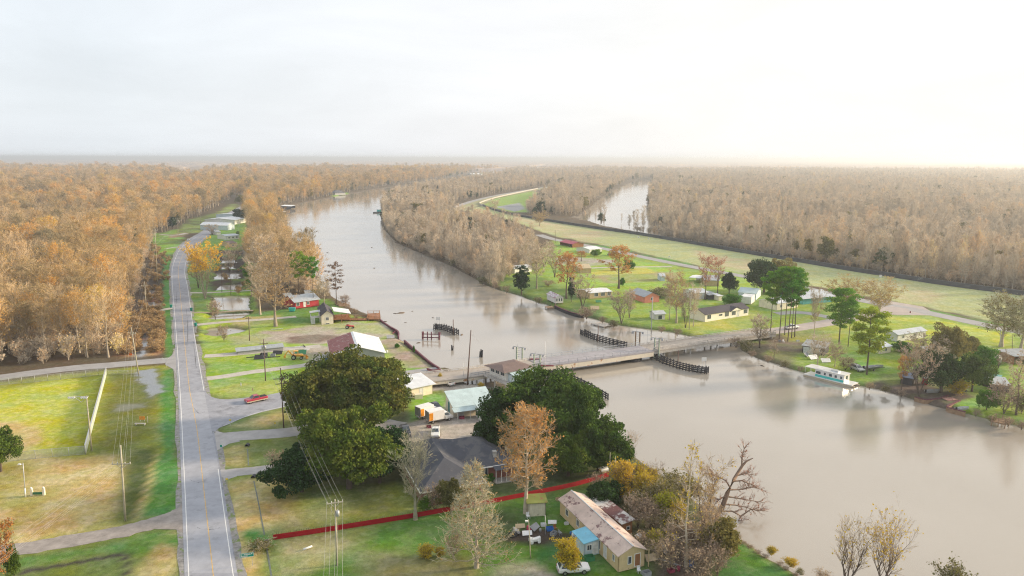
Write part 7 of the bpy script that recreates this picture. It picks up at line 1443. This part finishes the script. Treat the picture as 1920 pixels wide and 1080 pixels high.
# ------------------------------------------------------------------ individual trees and shrubs
PXM = lambda x, y: (PX(G(x, y) + Vector((.5, 0, 0)))[0] - PX(G(x, y) - Vector((.5, 0, 0)))[0])
M_moss = mat('bark_mossy', (.30,.28,.20), .95, var=.25, scale=1.2); M_twigG = mat('twig_pale_green', (.46,.43,.30), .95, var=.15, scale=.3); M_twigD = mat('twig_dark', (.34,.26,.20), .95, var=.2, scale=.3)
LIB = {
 'sycamore': (bare(401, 22, 6.5, .25, 26, 6, 5, 1500, 'vase', (.6, 1.25), .4, .28, .06, mats=(M_barkP, M_twigT, L_tan), levels=3), 22, 6.5),
 'bare': (bare(402, 16, 5, .28, 22, 6, 6, 700, 'vase', (.5, 1.2), .3, .25, .055, mats=(M_barkP, M_twig, L_brown), levels=3), 16, 5),
 'bare2': (bare(403, 15, 4.2, .2, 20, 6, 6, 1200, 'round', (.4, 1.15), .25, .28, .055, mats=(M_barkD, M_twig, L_brown), multi=3), 15, 4.2),
 'slim': (bare(404, 16, 3, .2, 22, 4, 6, 500, 'cone', (.3, .9), .2, .25, .05, mats=(M_barkD, M_twig, L_brown)), 16, 3),
 'rust': (bare(405, 17, 4.5, .38, 24, 6, 5, 2600, 'round', (.2, 1.0), .32, .3, .05, mats=(M_barkD, M_twig, L_rust), levels=2), 17, 4.5),
 'russet': (bare(406, 17, 4.5, .35, 22, 6, 6, 1500, 'round', (.4, 1.2), .28, .28, .05, mats=(M_barkD, M_twig, L_pink)), 17, 4.5),
 'yellowtop': (bare(407, 20, 6, .3, 26, 6, 5, 5200, 'vase', (.6, 1.3), .3, .32, .06, mats=(M_barkP, M_twigT, leafmat('leaf_gold', [(.66,.40,.07),(.80,.52,.05),(.85,.56,.06)])), multi=5, leafbox=.62), 20, 6),
 'ochre': (bare(408, 14, 6, .2, 24, 6, 6, 1600, 'vase', (.4, 1.1), .35, .3, .06, mats=(M_barkP, M_twigT, leafmat('leaf_ochre', [(.42,.33,.12),(.52,.38,.10),(.52,.40,.16)])), levels=3, leafbox=.5), 14, 6),
 'greycrown': (bare(409, 15, 6, .22, 26, 6, 6, 1600, 'vase', (.45, 1.2), .45, .28, .06, mats=(M_barkP, M_twigG, L_olive), levels=3), 15, 6),
 'pine': (pine(410, 24, 3.6, .55, 30, 170, 1.5, .30, .24, (M_barkD, L_pine)), 24, 3.6), 'pine2': (pine(411, 24, 4.0, .62, 26, 190, 1.6, .30, .24, (M_barkD, L_pine), (.03, 0)), 24, 4.0),
 'pinelow': (pine(412, 18, 3.6, .35, 34, 170, 1.5, .30, .24, (M_barkD, L_pine)), 18, 3.6),
 'pinebrown': (pine(413, 17, 2.6, .35, 22, 60, 1.0, .24, .2, (M_barkD, leafmat('leaf_brown', [(.16,.10,.07),(.26,.16,.10)]))), 17, 2.6),
 'oak': (clumps(414, 14, 8, 8, 80, 190, 1.8, .36, .12, (M_barkD, L_oak)), 14, 8), 'dark': (clumps(415, 13, 7, 7, 70, 190, 1.7, .36, .1, (M_barkD, L_dark)), 13, 7),
 'conifer': (clumps(416, 12, 2.6, 2.6, 60, 120, .9, .26, .02, (M_barkD, L_dark), .2, 4), 12, 2.6), 'green': (clumps(417, 6, 4, 4, 50, 150, 1.2, .30, .0, (M_barkD, L_green), .2, 6), 6, 4),
 'olive': (clumps(418, 10, 5, 5, 60, 120, 1.5, .34, .1, (M_barkD, L_olive), .25, 8, .4), 10, 5), 'yellow': (bare(419, 5, 2.2, .04, 22, 6, 5, 4000, 'round', (.5, 1.25), .08, .19, .035, mats=(M_barkD, M_twigT, L_yel), multi=6, twl=.6), 5, 3),
 'scrub': (bare(420, 5, 2.6, .05, 18, 5, 6, 500, 'round', (.3, 1.1), .08, .22, .04, mats=(M_barkD, M_twigD, L_brown), multi=4, twl=.7), 5, 2.6),
 'scrubg': (bare(421, 4, 2.4, .05, 18, 5, 6, 1200, 'round', (.3, 1.1), .07, .24, .04, mats=(M_barkD, M_twig, L_olive), multi=4, twl=.6), 4, 2.4),
}
NAMES = {'sycamore': 'bare_tree', 'bare': 'bare_tree', 'bare2': 'bare_tree', 'slim': 'bare_tree', 'rust': 'cypress_tree', 'russet': 'cypress_tree', 'yellowtop': 'bare_tree', 'ochre': 'bare_tree', 'greycrown': 'bare_tree', 'pine': 'pine_tree', 'pine2': 'pine_tree', 'pinelow': 'pine_tree', 'pinebrown': 'cypress_tree',
 'oak': 'oak_tree', 'dark': 'oak_tree', 'conifer': 'conifer_tree', 'green': 'shrub', 'olive': 'leafy_tree', 'yellow': 'shrub', 'scrub': 'shrub', 'scrubg': 'shrub'}
SRC = {}
def extent(meshes):
    v = np.zeros(len(meshes[1].vertices) * 3, np.float32); meshes[1].vertices.foreach_get('co', v); v = v.reshape(-1, 3)
    return float(np.percentile(v[:, 2], 99.5)), float(np.percentile(np.hypot(v[:, 0], v[:, 1]), 95))
EXT = {k: extent(v[0]) for k, v in LIB.items()}
def tree(kind, bx, by, ty, rpx, label, group=None, z=-.1, rz=None):
    meshes = LIB[kind][0]; H0, R0 = EXT[kind]; H_ = HT(bx, by, ty); rm_ = rpx / PXM(bx, by); p = G(bx, by); p.z = z
    if kind not in SRC: r_ = SRC[kind] = put_tree(NAMES[kind], meshes, p, 1, rz, '', 'tree')
    else: r_ = copy_tree(SRC[kind]); r_.location = p; r_.rotation_euler = (0, 0, rz if rz is not None else rnd.uniform(0, 6.28))
    r_.name = NAMES[kind]; r_.scale = (rm_ / R0, rm_ / R0, H_ / H0); r_['label'] = label; r_['category'] = 'shrub' if NAMES[kind] == 'shrub' else 'tree'
    if group: r_['group'] = group
    elif 'group' in r_: del r_['group']
    return r_
TL = [
 ('yellowtop',385,560,447,32,'tall multi stemmed tree with bright yellow top beside the highway'), ('bare2',372,540,470,20,'bare tree just left of the yellow topped tree by the highway'),
 ('sycamore',517,612,468,44,'large pale sycamore like tree standing by the gravel lot'), ('bare',488,590,480,26,'bare tree left of the large pale tree by the gravel lot'), ('bare2',540,556,470,22,'bare tree behind the blue shack'), ('bare',500,560,440,30,'tall tan bare tree rising over the west bank trees'),
 ('pine',562,574,471,17,'green pine beside the red house rising over the river'), ('pine2',588,574,481,12,'slender pine right of the taller pine by the red house'), ('pinebrown',631,571,491,16,'thin brown cypress standing at the river edge by the red house'), ('pinelow',472,556,492,14,'olive green pine among the bare trees west of the red house'),
 ('bare',608,572,515,18,'bare tree at the river edge left of the thin brown cypress'), ('scrub',646,572,552,12,'bare shrub at the river edge behind the cream house'), ('scrubg',590,568,540,10,'olive shrub behind the red house'),
 ('dark',450,412,392,12,'dark evergreen tree beside the far white buildings'), ('olive',455,384,366,12,'pale green tree at the far end of the highway'), ('green',446,441,433,3,'small green shrub by the tiny far white shed'), ('bare2',398,440,420,14,'bare bush like tree at the highway curve'),
 ('conifer',978,553,499,15,'dark green conifer at the river edge on the east bank'), ('bare',1006,541,455,28,'broad brown bare tree behind the dark conifer'), ('rust',1062,560,472,24,'rust tinted tree with ivy dark trunk near the white boathouse'), ('conifer',1071,566,520,7,'dark ivy column on the trunk by the white boathouse'),
 ('bare2',1040,520,465,20,'bare brown tree left of the flooded yard'), ('bare2',1092,578,512,22,'olive bare tree behind the small dock'), ('rust',1160,541,460,26,'rust orange cypress standing alone in the green lawn'), ('green',1167,536,521,5,'small round dark shrub beside the rust orange cypress'), ('scrub',1028,537,525,14,'low brown thicket on the lawn by the dark conifer'),
 ('bare2',1165,606,546,22,'dense brown bare tree at the river edge left of the white shed'), ('bare2',1180,596,540,16,'second dense brown bare tree at the river edge'), ('sycamore',1268,606,505,25,'tan bare tree right of the small white shed'), ('bare',1255,600,520,16,'thin grey bare tree behind the small white shed'), ('bare2',1285,615,545,14,'bare tree left of the cream double wide home'), ('bare',1300,612,530,14,'bare tree overlapping the left end of the cream double wide'),
 ('russet',1322,562,476,17,'pinkish russet tree in front of the white garage'), ('russet',1345,552,480,14,'second pinkish russet tree right behind the white garage'), ('dark',1367,552,511,14,'dark evergreen left of the blue roofed house'), ('dark',1432,552,488,32,'large dark oak beyond the tall pine group'), ('olive',1462,545,487,28,'bronze green tree rising behind the large dark oak'), ('green',1372,574,552,16,'bright green shrub behind the cream double wide home'),
 ('pine',1444,634,508,20,'leftmost tall pine of the group by the bridge road'), ('pine2',1461,636,500,22,'tall pine second from the left in the pine group'), ('pine',1471,628,505,20,'tall pine in the middle of the pine group'), ('pine2',1477,640,500,21,'tall pine nearest the road in the pine group'), ('pine',1484,634,520,18,'slim pine right of the middle of the pine group'), ('pine2',1490,632,502,22,'rightmost leaning pine of the pine group'),
 ('bare2',1424,652,590,26,'green tinted bare thicket tree at the east end of the bridge'), ('scrubg',1400,660,636,16,'olive scrub at the foot of the east bridge end'), ('bare',1526,632,536,14,'bare leaning tree right of the pine group'), ('pinelow',1573,645,540,26,'olive green pine behind the broken cabin'), ('pinelow',1625,702,577,31,'tall riverside pine beside the boat on its trailer'), ('pine',1590,650,560,16,'green pine between the two larger riverside pines'),
 ('ochre',1585,582,515,36,'broad bare tree with ochre crown beyond the pine group'), ('ochre',1648,592,520,40,'broad bare tree with ochre crown at the road fork'), ('greycrown',1877,650,543,42,'big pale bare tree beside the road at the right edge'), ('greycrown',1914,658,552,36,'big bare tree cut by the right edge of the picture'),
 ('slim',1451,674,636,10,'thin brown bare tree on the bank below the pines'), ('bare',1532,688,625,24,'grey bare tree before the broken cabin'), ('bare',1565,688,640,16,'grey bare tree right of the cabin timber pile'), ('scrub',1585,694,668,20,'grey thicket beside the houseboat'), ('scrub',1380,652,632,16,'brown scrub overhanging the east end of the bridge'),
 ('dark',1764,736,660,40,'very dark oak on the shaded east bank'), ('oak',1822,734,666,34,'olive green oak right of the very dark oak'), ('bare2',1722,742,640,32,'brown bare tree with orange tint left of the dark oak'), ('rust',1690,732,665,14,'small orange leaved tree over the tarp covered shed'), ('bare',1762,732,652,22,'pale branched bare tree in front of the dark oak'), ('olive',1778,690,612,34,'olive tree behind the dark riverside oak'), ('bare2',1740,690,625,34,'grey olive bare tree behind the white roofed house'), ('green',1690,660,640,16,'green shrub behind the tall riverside pine'),
 ('yellow',1792,738,708,22,'yellow green shrub beside the boat slip'), ('green',1850,768,732,18,'green round shrub near the teal roofed shed'), ('slim',1905,778,655,26,'brown bare cypress near the right edge'), ('scrub',1882,776,712,32,'grey leafless thicket below the grey roofed shed'), ('scrub',1872,690,655,18,'purplish bare shrub behind the travel trailer'), ('green',1843,690,650,20,'green shrub left of the travel trailer'), ('olive',1812,668,630,26,'yellowish loose tree above the olive oak'), ('scrubg',1915,775,735,24,'olive thicket cut by the right edge above the railed dock'),
 ('oak',2,884,802,38,'round dark tree cut by the left edge beside the ball field'), ('bare2',1030,480,452,14,'bare tree beside the crimson carport'), ('rust',1090,490,470,12,'orange shrub like tree between pond and road'), ('green',1118,480,468,10,'dark green shrub before the small white roofed house'), ('green',1180,506,488,10,'green shrub right of the rust orange cypress'), ('scrubg',1238,558,538,22,'green scrub right of the coral pink house'), ('bare2',1020,500,455,22,'bare tan tree on the lawn above the pale low house'),
 ('scrub',1100,598,575,22,'brown scrub beside the floating dock'), ('bare',927,400,372,12,'yellowish lone tree beside the floodwall corner'), ('ochre',1012,424,395,18,'pale ochre bare tree at the floodwall by the far field'), ('scrub',745,560,545,4,'tiny scrub on the bank')]
TL.pop()
for t_ in TL: tree(*t_)
# dark scrub hanging over the waterlines
for i, (x, y, s_) in enumerate(((905,532,9), (930,541,10), (950,548,10), (1010,568,9), (1100,594,10), (1130,604,9), (1150,612,10), (1240,622,9), (1270,628,10), (1350,640,9), (1410,668,9), (1440,678,10), (1470,687,9), (1500,695,8), (1630,728,10), (1660,733,9), (1690,742,10), (1830,778,10), (1860,788,8), (1890,797,12), (1915,803,12), (760,458,8), (790,474,9), (820,486,10), (850,498,9), (880,514,10))):
    tree('scrub' if i % 3 else 'scrubg', x, y, y - s_ * 1.5, s_, 'low dark scrub hanging over the waterline of the east bank', 'scrub along the east waterline', z=-.5)
for i, (x, y, s_) in enumerate(((652,580,7), (664,588,8), (668,596,6), (530,440,8), (540,470,9), (560,500,10), (590,532,11), (612,550,10))):
    tree('scrub', x, y, y - s_ * 1.6, s_, 'brown scrub along the waterline of the west bank', 'scrub along the west waterline', z=-.5)
# near trees, each with its own shape
def hero(name, meshes, bx, by, label, H0=None, ty=None, z=-.1, cat='tree', rz=0.0, s=None, sxy=None):
    k = HT(bx, by, ty) / extent(meshes)[0] if ty else (s or 1); r_ = put_tree(name, meshes, tuple(G(bx, by)[:2]) + (z,), 1, rz, label, cat); r_.scale = (sxy or k, sxy or k, k); return r_
hero('oak_tree', clumps(501, 17, 12.5, 10, 190, 260, 2.0, .34, .12, (M_barkD, L_oakb), .6, 14), 660, 806, 'huge bronze green live oak between the highway and the yard', 18.6, 664)
hero('oak_tree', clumps(502, 15, 7.8, 7.5, 130, 300, 1.6, .30, .06, (M_barkD, L_oak), .5, 12), 655, 915, 'yellow green topped live oak in front of the huge bronze oak', 16.4, 768)
hero('oak_tree', clumps(503, 8.5, 5.2, 5, 70, 260, 1.4, .28, .02, (M_barkD, L_dark), .3, 8), 566, 922, 'low dark evergreen tree left of the yellow green oak', 9.4, 842)
hero('oak_tree', clumps(504, 11, 4.6, 4.6, 60, 260, 1.4, .28, .02, (M_barkD, L_dark), .3, 8), 712, 905, 'dark evergreen filling the gap right of the yellow green oak', 11, 800)
hero('oak_tree', clumps(509, 13, 6.5, 6, 80, 260, 1.6, .30, .06, (M_barkD, L_oakb), .4, 8), 590, 790, 'olive brown oak at the left shoulder of the huge bronze oak', 14.4, 690)
hero('oak_tree', clumps(505, 16.5, 10.8, 9.5, 180, 280, 1.9, .32, .1, (M_barkD, L_oak), .6, 14), 1030, 848, 'huge green live oak beside the bridge tender house', 18, 702)
hero('oak_tree', clumps(506, 12, 5.8, 5.5, 90, 260, 1.5, .30, .04, (M_barkD, L_oak), .4, 8), 1122, 882, 'lower green oak at the river side of the huge live oak', 13.2, 775)
hero('oak_tree', clumps(507, 12, 4.6, 4.6, 70, 260, 1.4, .28, .04, (M_barkD, L_dark), .4, 8), 942, 850, 'dark green oak at the workshop side of the huge live oak', 13.2, 735)
hero('oak_tree', clumps(508, 8, 5, 4.5, 70, 240, 1.4, .28, .02, (M_barkD, L_oak), .3, 8), 1065, 892, 'low oak limbs behind the red fence', 8, 815)
hero('bare_tree', bare(511, 15, 5.0, .22, 26, 6, 4, 0, 'vase', (.55, 1.3), .42, .2, .04, mats=(M_moss, M_twigG, L_tan), levels=3, twl=.9, curve=1.2), 779, 974, 'mossy pale bare tree standing at the red fence', 15, 808)
hero('cypress_tree', bare(512, 16.5, 4.9, .06, 90, 7, 7, 900, 'cone', (-.15, .35), .3, .2, .04, mats=(M_barkP, M_twigG, L_tan), twl=.8, curve=.3), 893, 1064, 'pale grey conical bald cypress in the front lawn', 16.5, 866)
hero('cypress_tree', bare(513, 18.5, 4.1, .25, 40, 7, 5, 3000, 'round', (.0, .8), .42, .24, .045, mats=(M_barkP, M_twigT, L_rust), levels=3, leafbox=.38, twl=.9), 986, 962, 'tall rust orange bald cypress beside the mossy roofed shed', 20, 758)
hero('cypress_tree', bare(514, 19, 2.6, .12, 50, 3, 4, 300, 'cone', (.0, .5), .22, .18, .035, mats=(M_barkP, M_twigT, L_yel), twl=.6, curve=.3), 1286, 1062, 'tall slender bare cypress with yellow vine against the water', 19, 822)
hero('bare_tree', bare(515, 16, 2.4, .15, 40, 4, 5, 200, 'cone', (.3, .9), .18, .18, .035, mats=(M_barkP, M_twigT, L_tan), twl=.6), 1331, 1062, 'slim grey bare tree right of the slender cypress', 16, 905)
hero('bare_tree', bare(516, 12, 3.0, .3, 12, 5, 4, 160, 'vase', (.6, 1.2), .26, .2, .04, mats=(M_barkD, M_twigT, L_yel), multi=3, levels=3), 1318, 990, 'forked bare tree with a few yellow leaves on the river bank', 12, 850)
# the leaning dead tree
def deadtree():
    T = TB(); Cc = TB(); rg = np.random.default_rng(77); s = 1 / PXM(1345, 975)
    def W(pts): return np.array([[(x - 1345) * s, yy_, (975 - y) * s * 1.04] for x, y, yy_ in pts])
    tr_ = W([(1340,975,0),(1352,955,.2),(1362,925,.4),(1374,898,.6),(1388,874,.8),(1396,866,1.0),(1409,861,1.2)]); T.tube(tr_, [.55,.45,.38,.3,.24,.18,.08], 7)
    L_ = [[(1368,915,.5),(1358,900,.3),(1340,890,.1),(1325,888,-.2)], [(1362,928,.4),(1345,935,0),(1330,930,-.4)], [(1350,958,.2),(1375,962,1),(1395,975,1.6),(1388,990,1.8),(1380,1004,2)], [(1395,975,1.6),(1415,965,2.2),(1452,973,3)], [(1360,930,.4),(1385,938,1.2),(1410,945,1.8),(1440,952,2.2)], [(1372,902,.6),(1392,905,1.4),(1412,915,2),(1428,925,2.4)], [(1356,945,.3),(1380,950,1),(1405,958,1.6),(1432,968,2)], [(1388,874,.8),(1386,858,.6),(1389,838,.5)], [(1366,918,.5),(1390,922,1.4),(1418,922,2.4),(1438,930,3)], [(1378,892,.7),(1398,890,1.2),(1420,897,1.8)]]
    tips = []; td = []
    for l in L_:
        P = W(l); T.tube(P, np.linspace(.16, .04, len(P)), 5)
        for k in range(16):
            u = rg.uniform(.2, 1) * (len(P) - 1); i = min(int(u), len(P) - 2); p = P[i] + (P[i + 1] - P[i]) * (u - i); d = unit(unit(P[-1] - P[0]) * .7 + rdir(rg, 1)[0] * .7 + np.array([0, 0, .15])); q = p + d * rg.uniform(.8, 1.9); T.tube(np.array([p, (p + q) / 2 + rg.normal(0, .1, 3), q]), [.05, .035, .015], 3)
            tips.append(p + (q - p) * rg.uniform(.2, 1, (7, 1))); td.append(unit(d + rdir(rg, 7) * .7))
    twigs(Cc, rg, np.concatenate(tips), np.concatenate(td), .8, .035, 0); flecks(Cc, rg, np.concatenate(tips)[::5], .2, 1)
    return T.mesh('trunk', [mat('bark_dead', (.24,.17,.13), .95, var=.3, scale=1.5)], True), Cc.mesh('crown', [mat('twig_rosy', (.42,.29,.24), .95, var=.15), L_pink])
hero('dead_tree', deadtree(), 1345, 975, 'leaning broken topped tree with dark limbs over the water')
for k, (bx, by, ty, rp, lab) in enumerate(((1585,1112,968,34,'left of the two bare willow clumps at the bottom edge'), (1652,1118,958,58,'larger bare willow clump with yellow leaves at the bottom edge'))):
    hero('willow_tree', bare(520 + k, 11, rp / 13.0 / 1.1, .3, 18, 5, 5, 160 + 350 * k, 'vase', (.75, 1.35), .2, .2, .028, mats=(M_barkD, M_twigT, L_yel), multi=5, levels=2, twl=.8, leafbox=.4), bx, by, lab, 11, ty)
hero('shrub', bare(530, 5.5, 1.5, .04, 22, 6, 5, 6500, 'round', (.5, 1.25), .08, .19, .035, mats=(M_barkD, M_twigT, L_yel), multi=6, twl=.6), 1067, 1076, 'bright yellow shrub beside the white sport utility car', 5.5, 1008, cat='shrub')
hero('shrub', bare(531, 5, 1.6, .04, 22, 6, 5, 4500, 'round', (.5, 1.25), .08, .19, .035, mats=(M_barkD, M_twigT, leafmat('leaf_lime', [(.30,.34,.03),(.45,.42,.04)])), multi=6, twl=.6), 1246, 985, 'yellow green shrub tree behind the rust patched lean-to', 5, 921, cat='shrub')
hero('shrub', bare(532, 5, 1.3, .04, 22, 6, 5, 3000, 'round', (.5, 1.25), .08, .19, .035, mats=(M_barkD, M_twigT, L_yel), multi=6, twl=.6), 1163, 938, 'golden shrub tree right of the fence posts', 5, 866, cat='shrub')
hero('shrub', bare(533, 3.4, 1.0, .04, 22, 6, 5, 1800, 'round', (.5, 1.25), .08, .19, .035, mats=(M_barkD, M_twigT, leafmat('leaf_lime2', [(.34,.34,.04),(.5,.42,.05)])), multi=6, twl=.6), 1228, 1035, 'small yellow green shrub in the brush pile', 3.4, 995, cat='shrub')
hero('shrub', clumps(534, 6, 2.0, 1.9, 70, 80, .8, .19, 0, (M_barkD, L_olive), .1, 12, .35), 1352, 1058, 'green ivy covered shrub at the top of the grassy bank', 6, 972, cat='shrub')
hero('shrub', clumps(535, 4, 2.4, 2.2, 50, 150, .9, .20, 0, (M_barkD, L_dark), .1, 8), 1133, 950, 'dark green shrub beside the far end of the mobile home', 4, 905, cat='shrub')
hero('shrub', bare(536, 3, 1.1, .04, 22, 6, 5, 1500, 'round', (.5, 1.25), .08, .19, .035, mats=(M_barkD, M_twigT, L_yel), multi=6, twl=.6), 1195, 912, 'golden shrub by the river bank behind the posts', 3, 870, cat='shrub')
tree('olive',846,964,897,24,'olive tree against the front slope of the slate roof'); tree('scrub',816,960,908,24,'reddish bare shrubs along the front wall of the slate roofed house'); tree('scrubg',872,955,908,16,'olive shrubs at the front corner of the slate roofed house')
hero('tree_sapling', bare(537, 9, 1.8, .3, 16, 5, 4, 60, 'vase', (.5, 1.2), .12, .16, .03, mats=(M_twigG, M_twigG, L_tan), lean=(-.12, 0)), 1140, 886, 'thin white barked leaning sapling behind the doghouse', 9, 798)
hero('tree_sapling', bare(538, 5.5, 2.0, .3, 14, 5, 4, 0, 'vase', (.3, 1.1), .12, .16, .03, mats=(M_barkD, M_twigD, L_tan)), 1216, 906, 'dark crooked bare sapling at the river edge', 5.5, 862)
hero('tree_sapling', bare(539, 5.5, 2.2, .3, 16, 5, 4, 0, 'vase', (.3, 1.1), .12, .16, .03, mats=(M_barkD, M_twigD, L_pink)), 1233, 908, 'second dark crooked sapling at the river edge', 5.5, 860)
hero('tree_sapling', bare(540, 8, 2.2, .35, 16, 5, 5, 0, 'vase', (.6, 1.2), .1, .16, .03, mats=(M_twigT, M_twigT, L_tan), lean=(.1, 0)), 1178, 880, 'tall pale leaning sapling above the golden shrubs', 8, 806)
for i, (bx, by, ty, rp, lab) in enumerate(((1196,990,935,26,'mauve brown bare thicket behind the rust patched lean-to'), (1120,925,895,16,'purplish bare thicket at the end of the red fence'), (1245,1075,1010,26,'tangled bare brush over the junk near the bank'), (1215,955,915,22,'grey green thicket on the bank above the lean-to'), (1300,1050,980,28,'brown bare thicket round the slender cypress'), (1265,1010,960,20,'olive thicket between the lime shrub and the cypress'), (1330,1030,960,22,'tan thicket below the leaning dead tree'), (1345,1080,1025,24,'brown thicket at the bottom of the green shrub'), (1185,960,930,14,'olive shrub below the golden shrub tree'), (1255,925,890,20,'green bank shrub beside the river'), (1290,945,900,22,'yellowish thicket at the foot of the forked tree'), (1310,1085,1030,30,'grey thicket at the bottom edge right of the junk'), (1275,1050,985,30,'grey brown tangle behind the blue drum'), (1222,1000,950,22,'brown tangle beside the yellow green shrub tree'), (1175,915,880,20,'mauve thicket between the posts and the river'), (1335,1000,950,26,'tan tangle under the dead tree trunk'), (1240,950,905,24,'olive tangle on the upper bank'), (1205,1040,1005,18,'low tangle behind the lean-to wall'), (1365,1040,1000,20,'brown tangle at the river side of the green shrub'))):
    tree('scrubg' if i in (3, 5, 8, 9, 10, 14, 16) else 'scrub', bx, by, ty - 8, rp * 1.25, lab)
for x_, y_ in ((1392,1018),(1405,1024),(1422,1034),(1436,1042),(1462,1056),(1474,1064),(1492,1076),(1512,1086),(1372,1000),(1356,986)): tree('scrub', x_, y_, y_ - 9, 9, 'low brown sedge at the edge of the grassy bank', 'sedge on the grassy bank', z=-.5)
tree('yellow',1447,1040,1025,10,'yellow reeds on the water side of the grassy bank'); tree('yellow',1482,1062,1046,13,'second clump of yellow reeds on the grassy bank'); tree('yellow',1207,942,884,20,'golden thicket on the bank above the lean-to roof'); tree('yellow',1268,1000,938,18,'yellow leaved thicket left of the slender cypress'); tree('yellow',1304,1034,988,15,'yellow leaved thicket between the two slender trees'); tree('yellow',1222,905,878,14,'low golden thicket at the river edge by the saplings')
tree('scrub',1540,1085,1068,18,'reddish low scrub at the bottom edge by the water'); tree('scrubg',1500,1078,1064,8,'small scrub between the reeds and the bottom edge')
tree('scrubg',1782,1122,1056,34,'twiggy olive crown poking over the bottom edge at the right'); tree('scrub',520,880,846,26,'small leafless shrub on the lower lawn island by the dark tree'); tree('scrubg',488,1030,1012,26,'grassy mound shrub beside the culvert pipe'); tree('yellow',800,1046,1022,16,'clump of yellow flowered weeds in the shade of the lawn')
tree('yellow',825,1042,1026,10,'smaller clump of yellow weeds beside the grey cypress'); tree('scrub',850,1045,1000,24,'dark leafless brush at the foot of the grey cypress'); tree('green',800,958,930,13,'dark shrub at the house corner behind the mossy bare tree'); tree('green',915,905,890,12,'dark shrub under the house porch windows'); tree('green',893,938,915,9,'yellow green shrub between the grey cypress and red fence')
r_ = tree('rust',5,1120,975,30,'rust orange cypress cut by the lower left corner'); tree('oak',28,1095,1020,12,'small dark green shrub beside the rust cypress in the corner'); tree('yellow',825,718,699,0.1 + 4,'tan pampas clump at the inlet beside the workshop')
tree('yellow',902,732,716,6,'golden bush at the edge of the inlet behind the workshop'); tree('green',776,662,648,2,'low green plant on the muddy west bank'); tree('green',745,652,644,5,'low green bush behind the big metal shed')
tree('scrub',404,600,560,14,'bare brushy tree on the strip between the flooded ponds'); tree('bare2',430,520,470,14,'bare tree between the far ponds'); tree('scrub',420,640,608,12,'small bare tree beside the round pond'); tree('bare2',440,500,455,16,'bare tree beyond the far ponds'); tree('bare2',370,480,455,10,'bare tree at the inside of the highway bend')
# dry brush of the cleared strip
bs = []
for poly, sp in (([(243,594),(306,590),(310,655),(300,664),(228,668),(233,632)], 2.0), ([(264,535),(306,535),(308,585),(262,588)], 4), ([(285,455),(318,480),(318,530),(268,530)], 5), ([(400,500),(462,500),(470,580),(400,590)], 8)):
    P_ = gp(poly); A = np.array([(p.x, p.y) for p in P_]); X, Y = np.meshgrid(np.arange(A[:, 0].min(), A[:, 0].max(), sp), np.arange(A[:, 1].min(), A[:, 1].max(), sp)); P = np.stack([X.ravel(), Y.ravel()], 1) + rgw.uniform(-.6, .6, (X.size, 2)) * sp; P = P[inpoly(P, P_)]
    wt_ = np.ones(len(P), bool)
    for wp, s_ in WET: wt_ &= ~inpoly(P, gp(wp))
    for wp in pd: wt_ &= ~inpoly(P, wp)
    bs.append(P[wt_])
bs = np.concatenate(bs); dryproto = [bare(600 + i, .8, .8, .02, 10, 4, 6, 260, 'round', (.4, 1.2), .03, .2, .05, mats=(M_twigT, M_twigT, L_tan), multi=3, twl=.5) for i in range(2)]
mass_object('dry_brush', 'tan dry grass and brush in the cleared strip beside the highway', bs, hidden_collection('proto_dry', dryproto), 2, rgw.uniform(.6, 1.4, len(bs)), 12)
for o in list(bpy.data.objects):
    if o.parent is None and o.name.startswith(('cypress_tree', 'oak_tree', 'pine_tree', 'bare_tree', 'willow_tree')) and 'category' in o: o['category'] = 'tree'
# ------------------------------------------------------------------ haze: one even volume round everything
if HAZE:
    hm = bpy.data.materials.new('haze'); hm.use_nodes = True; t = hm.node_tree; t.nodes.remove(t.nodes['Principled BSDF'])
    pv = t.nodes.new('ShaderNodeVolumePrincipled'); pv.inputs['Density'].default_value = 2.2e-4; pv.inputs['Color'].default_value = (.90, .95, 1.0, 1); pv.inputs['Anisotropy'].default_value = .5
    t.links.new(pv.outputs[0], t.nodes['Material Output'].inputs['Volume'])
    hb = MB(); hb.box(-27000, 27000, -3100, 33000, -5, 72); tag(hb.build('haze', hm), kind='stuff')
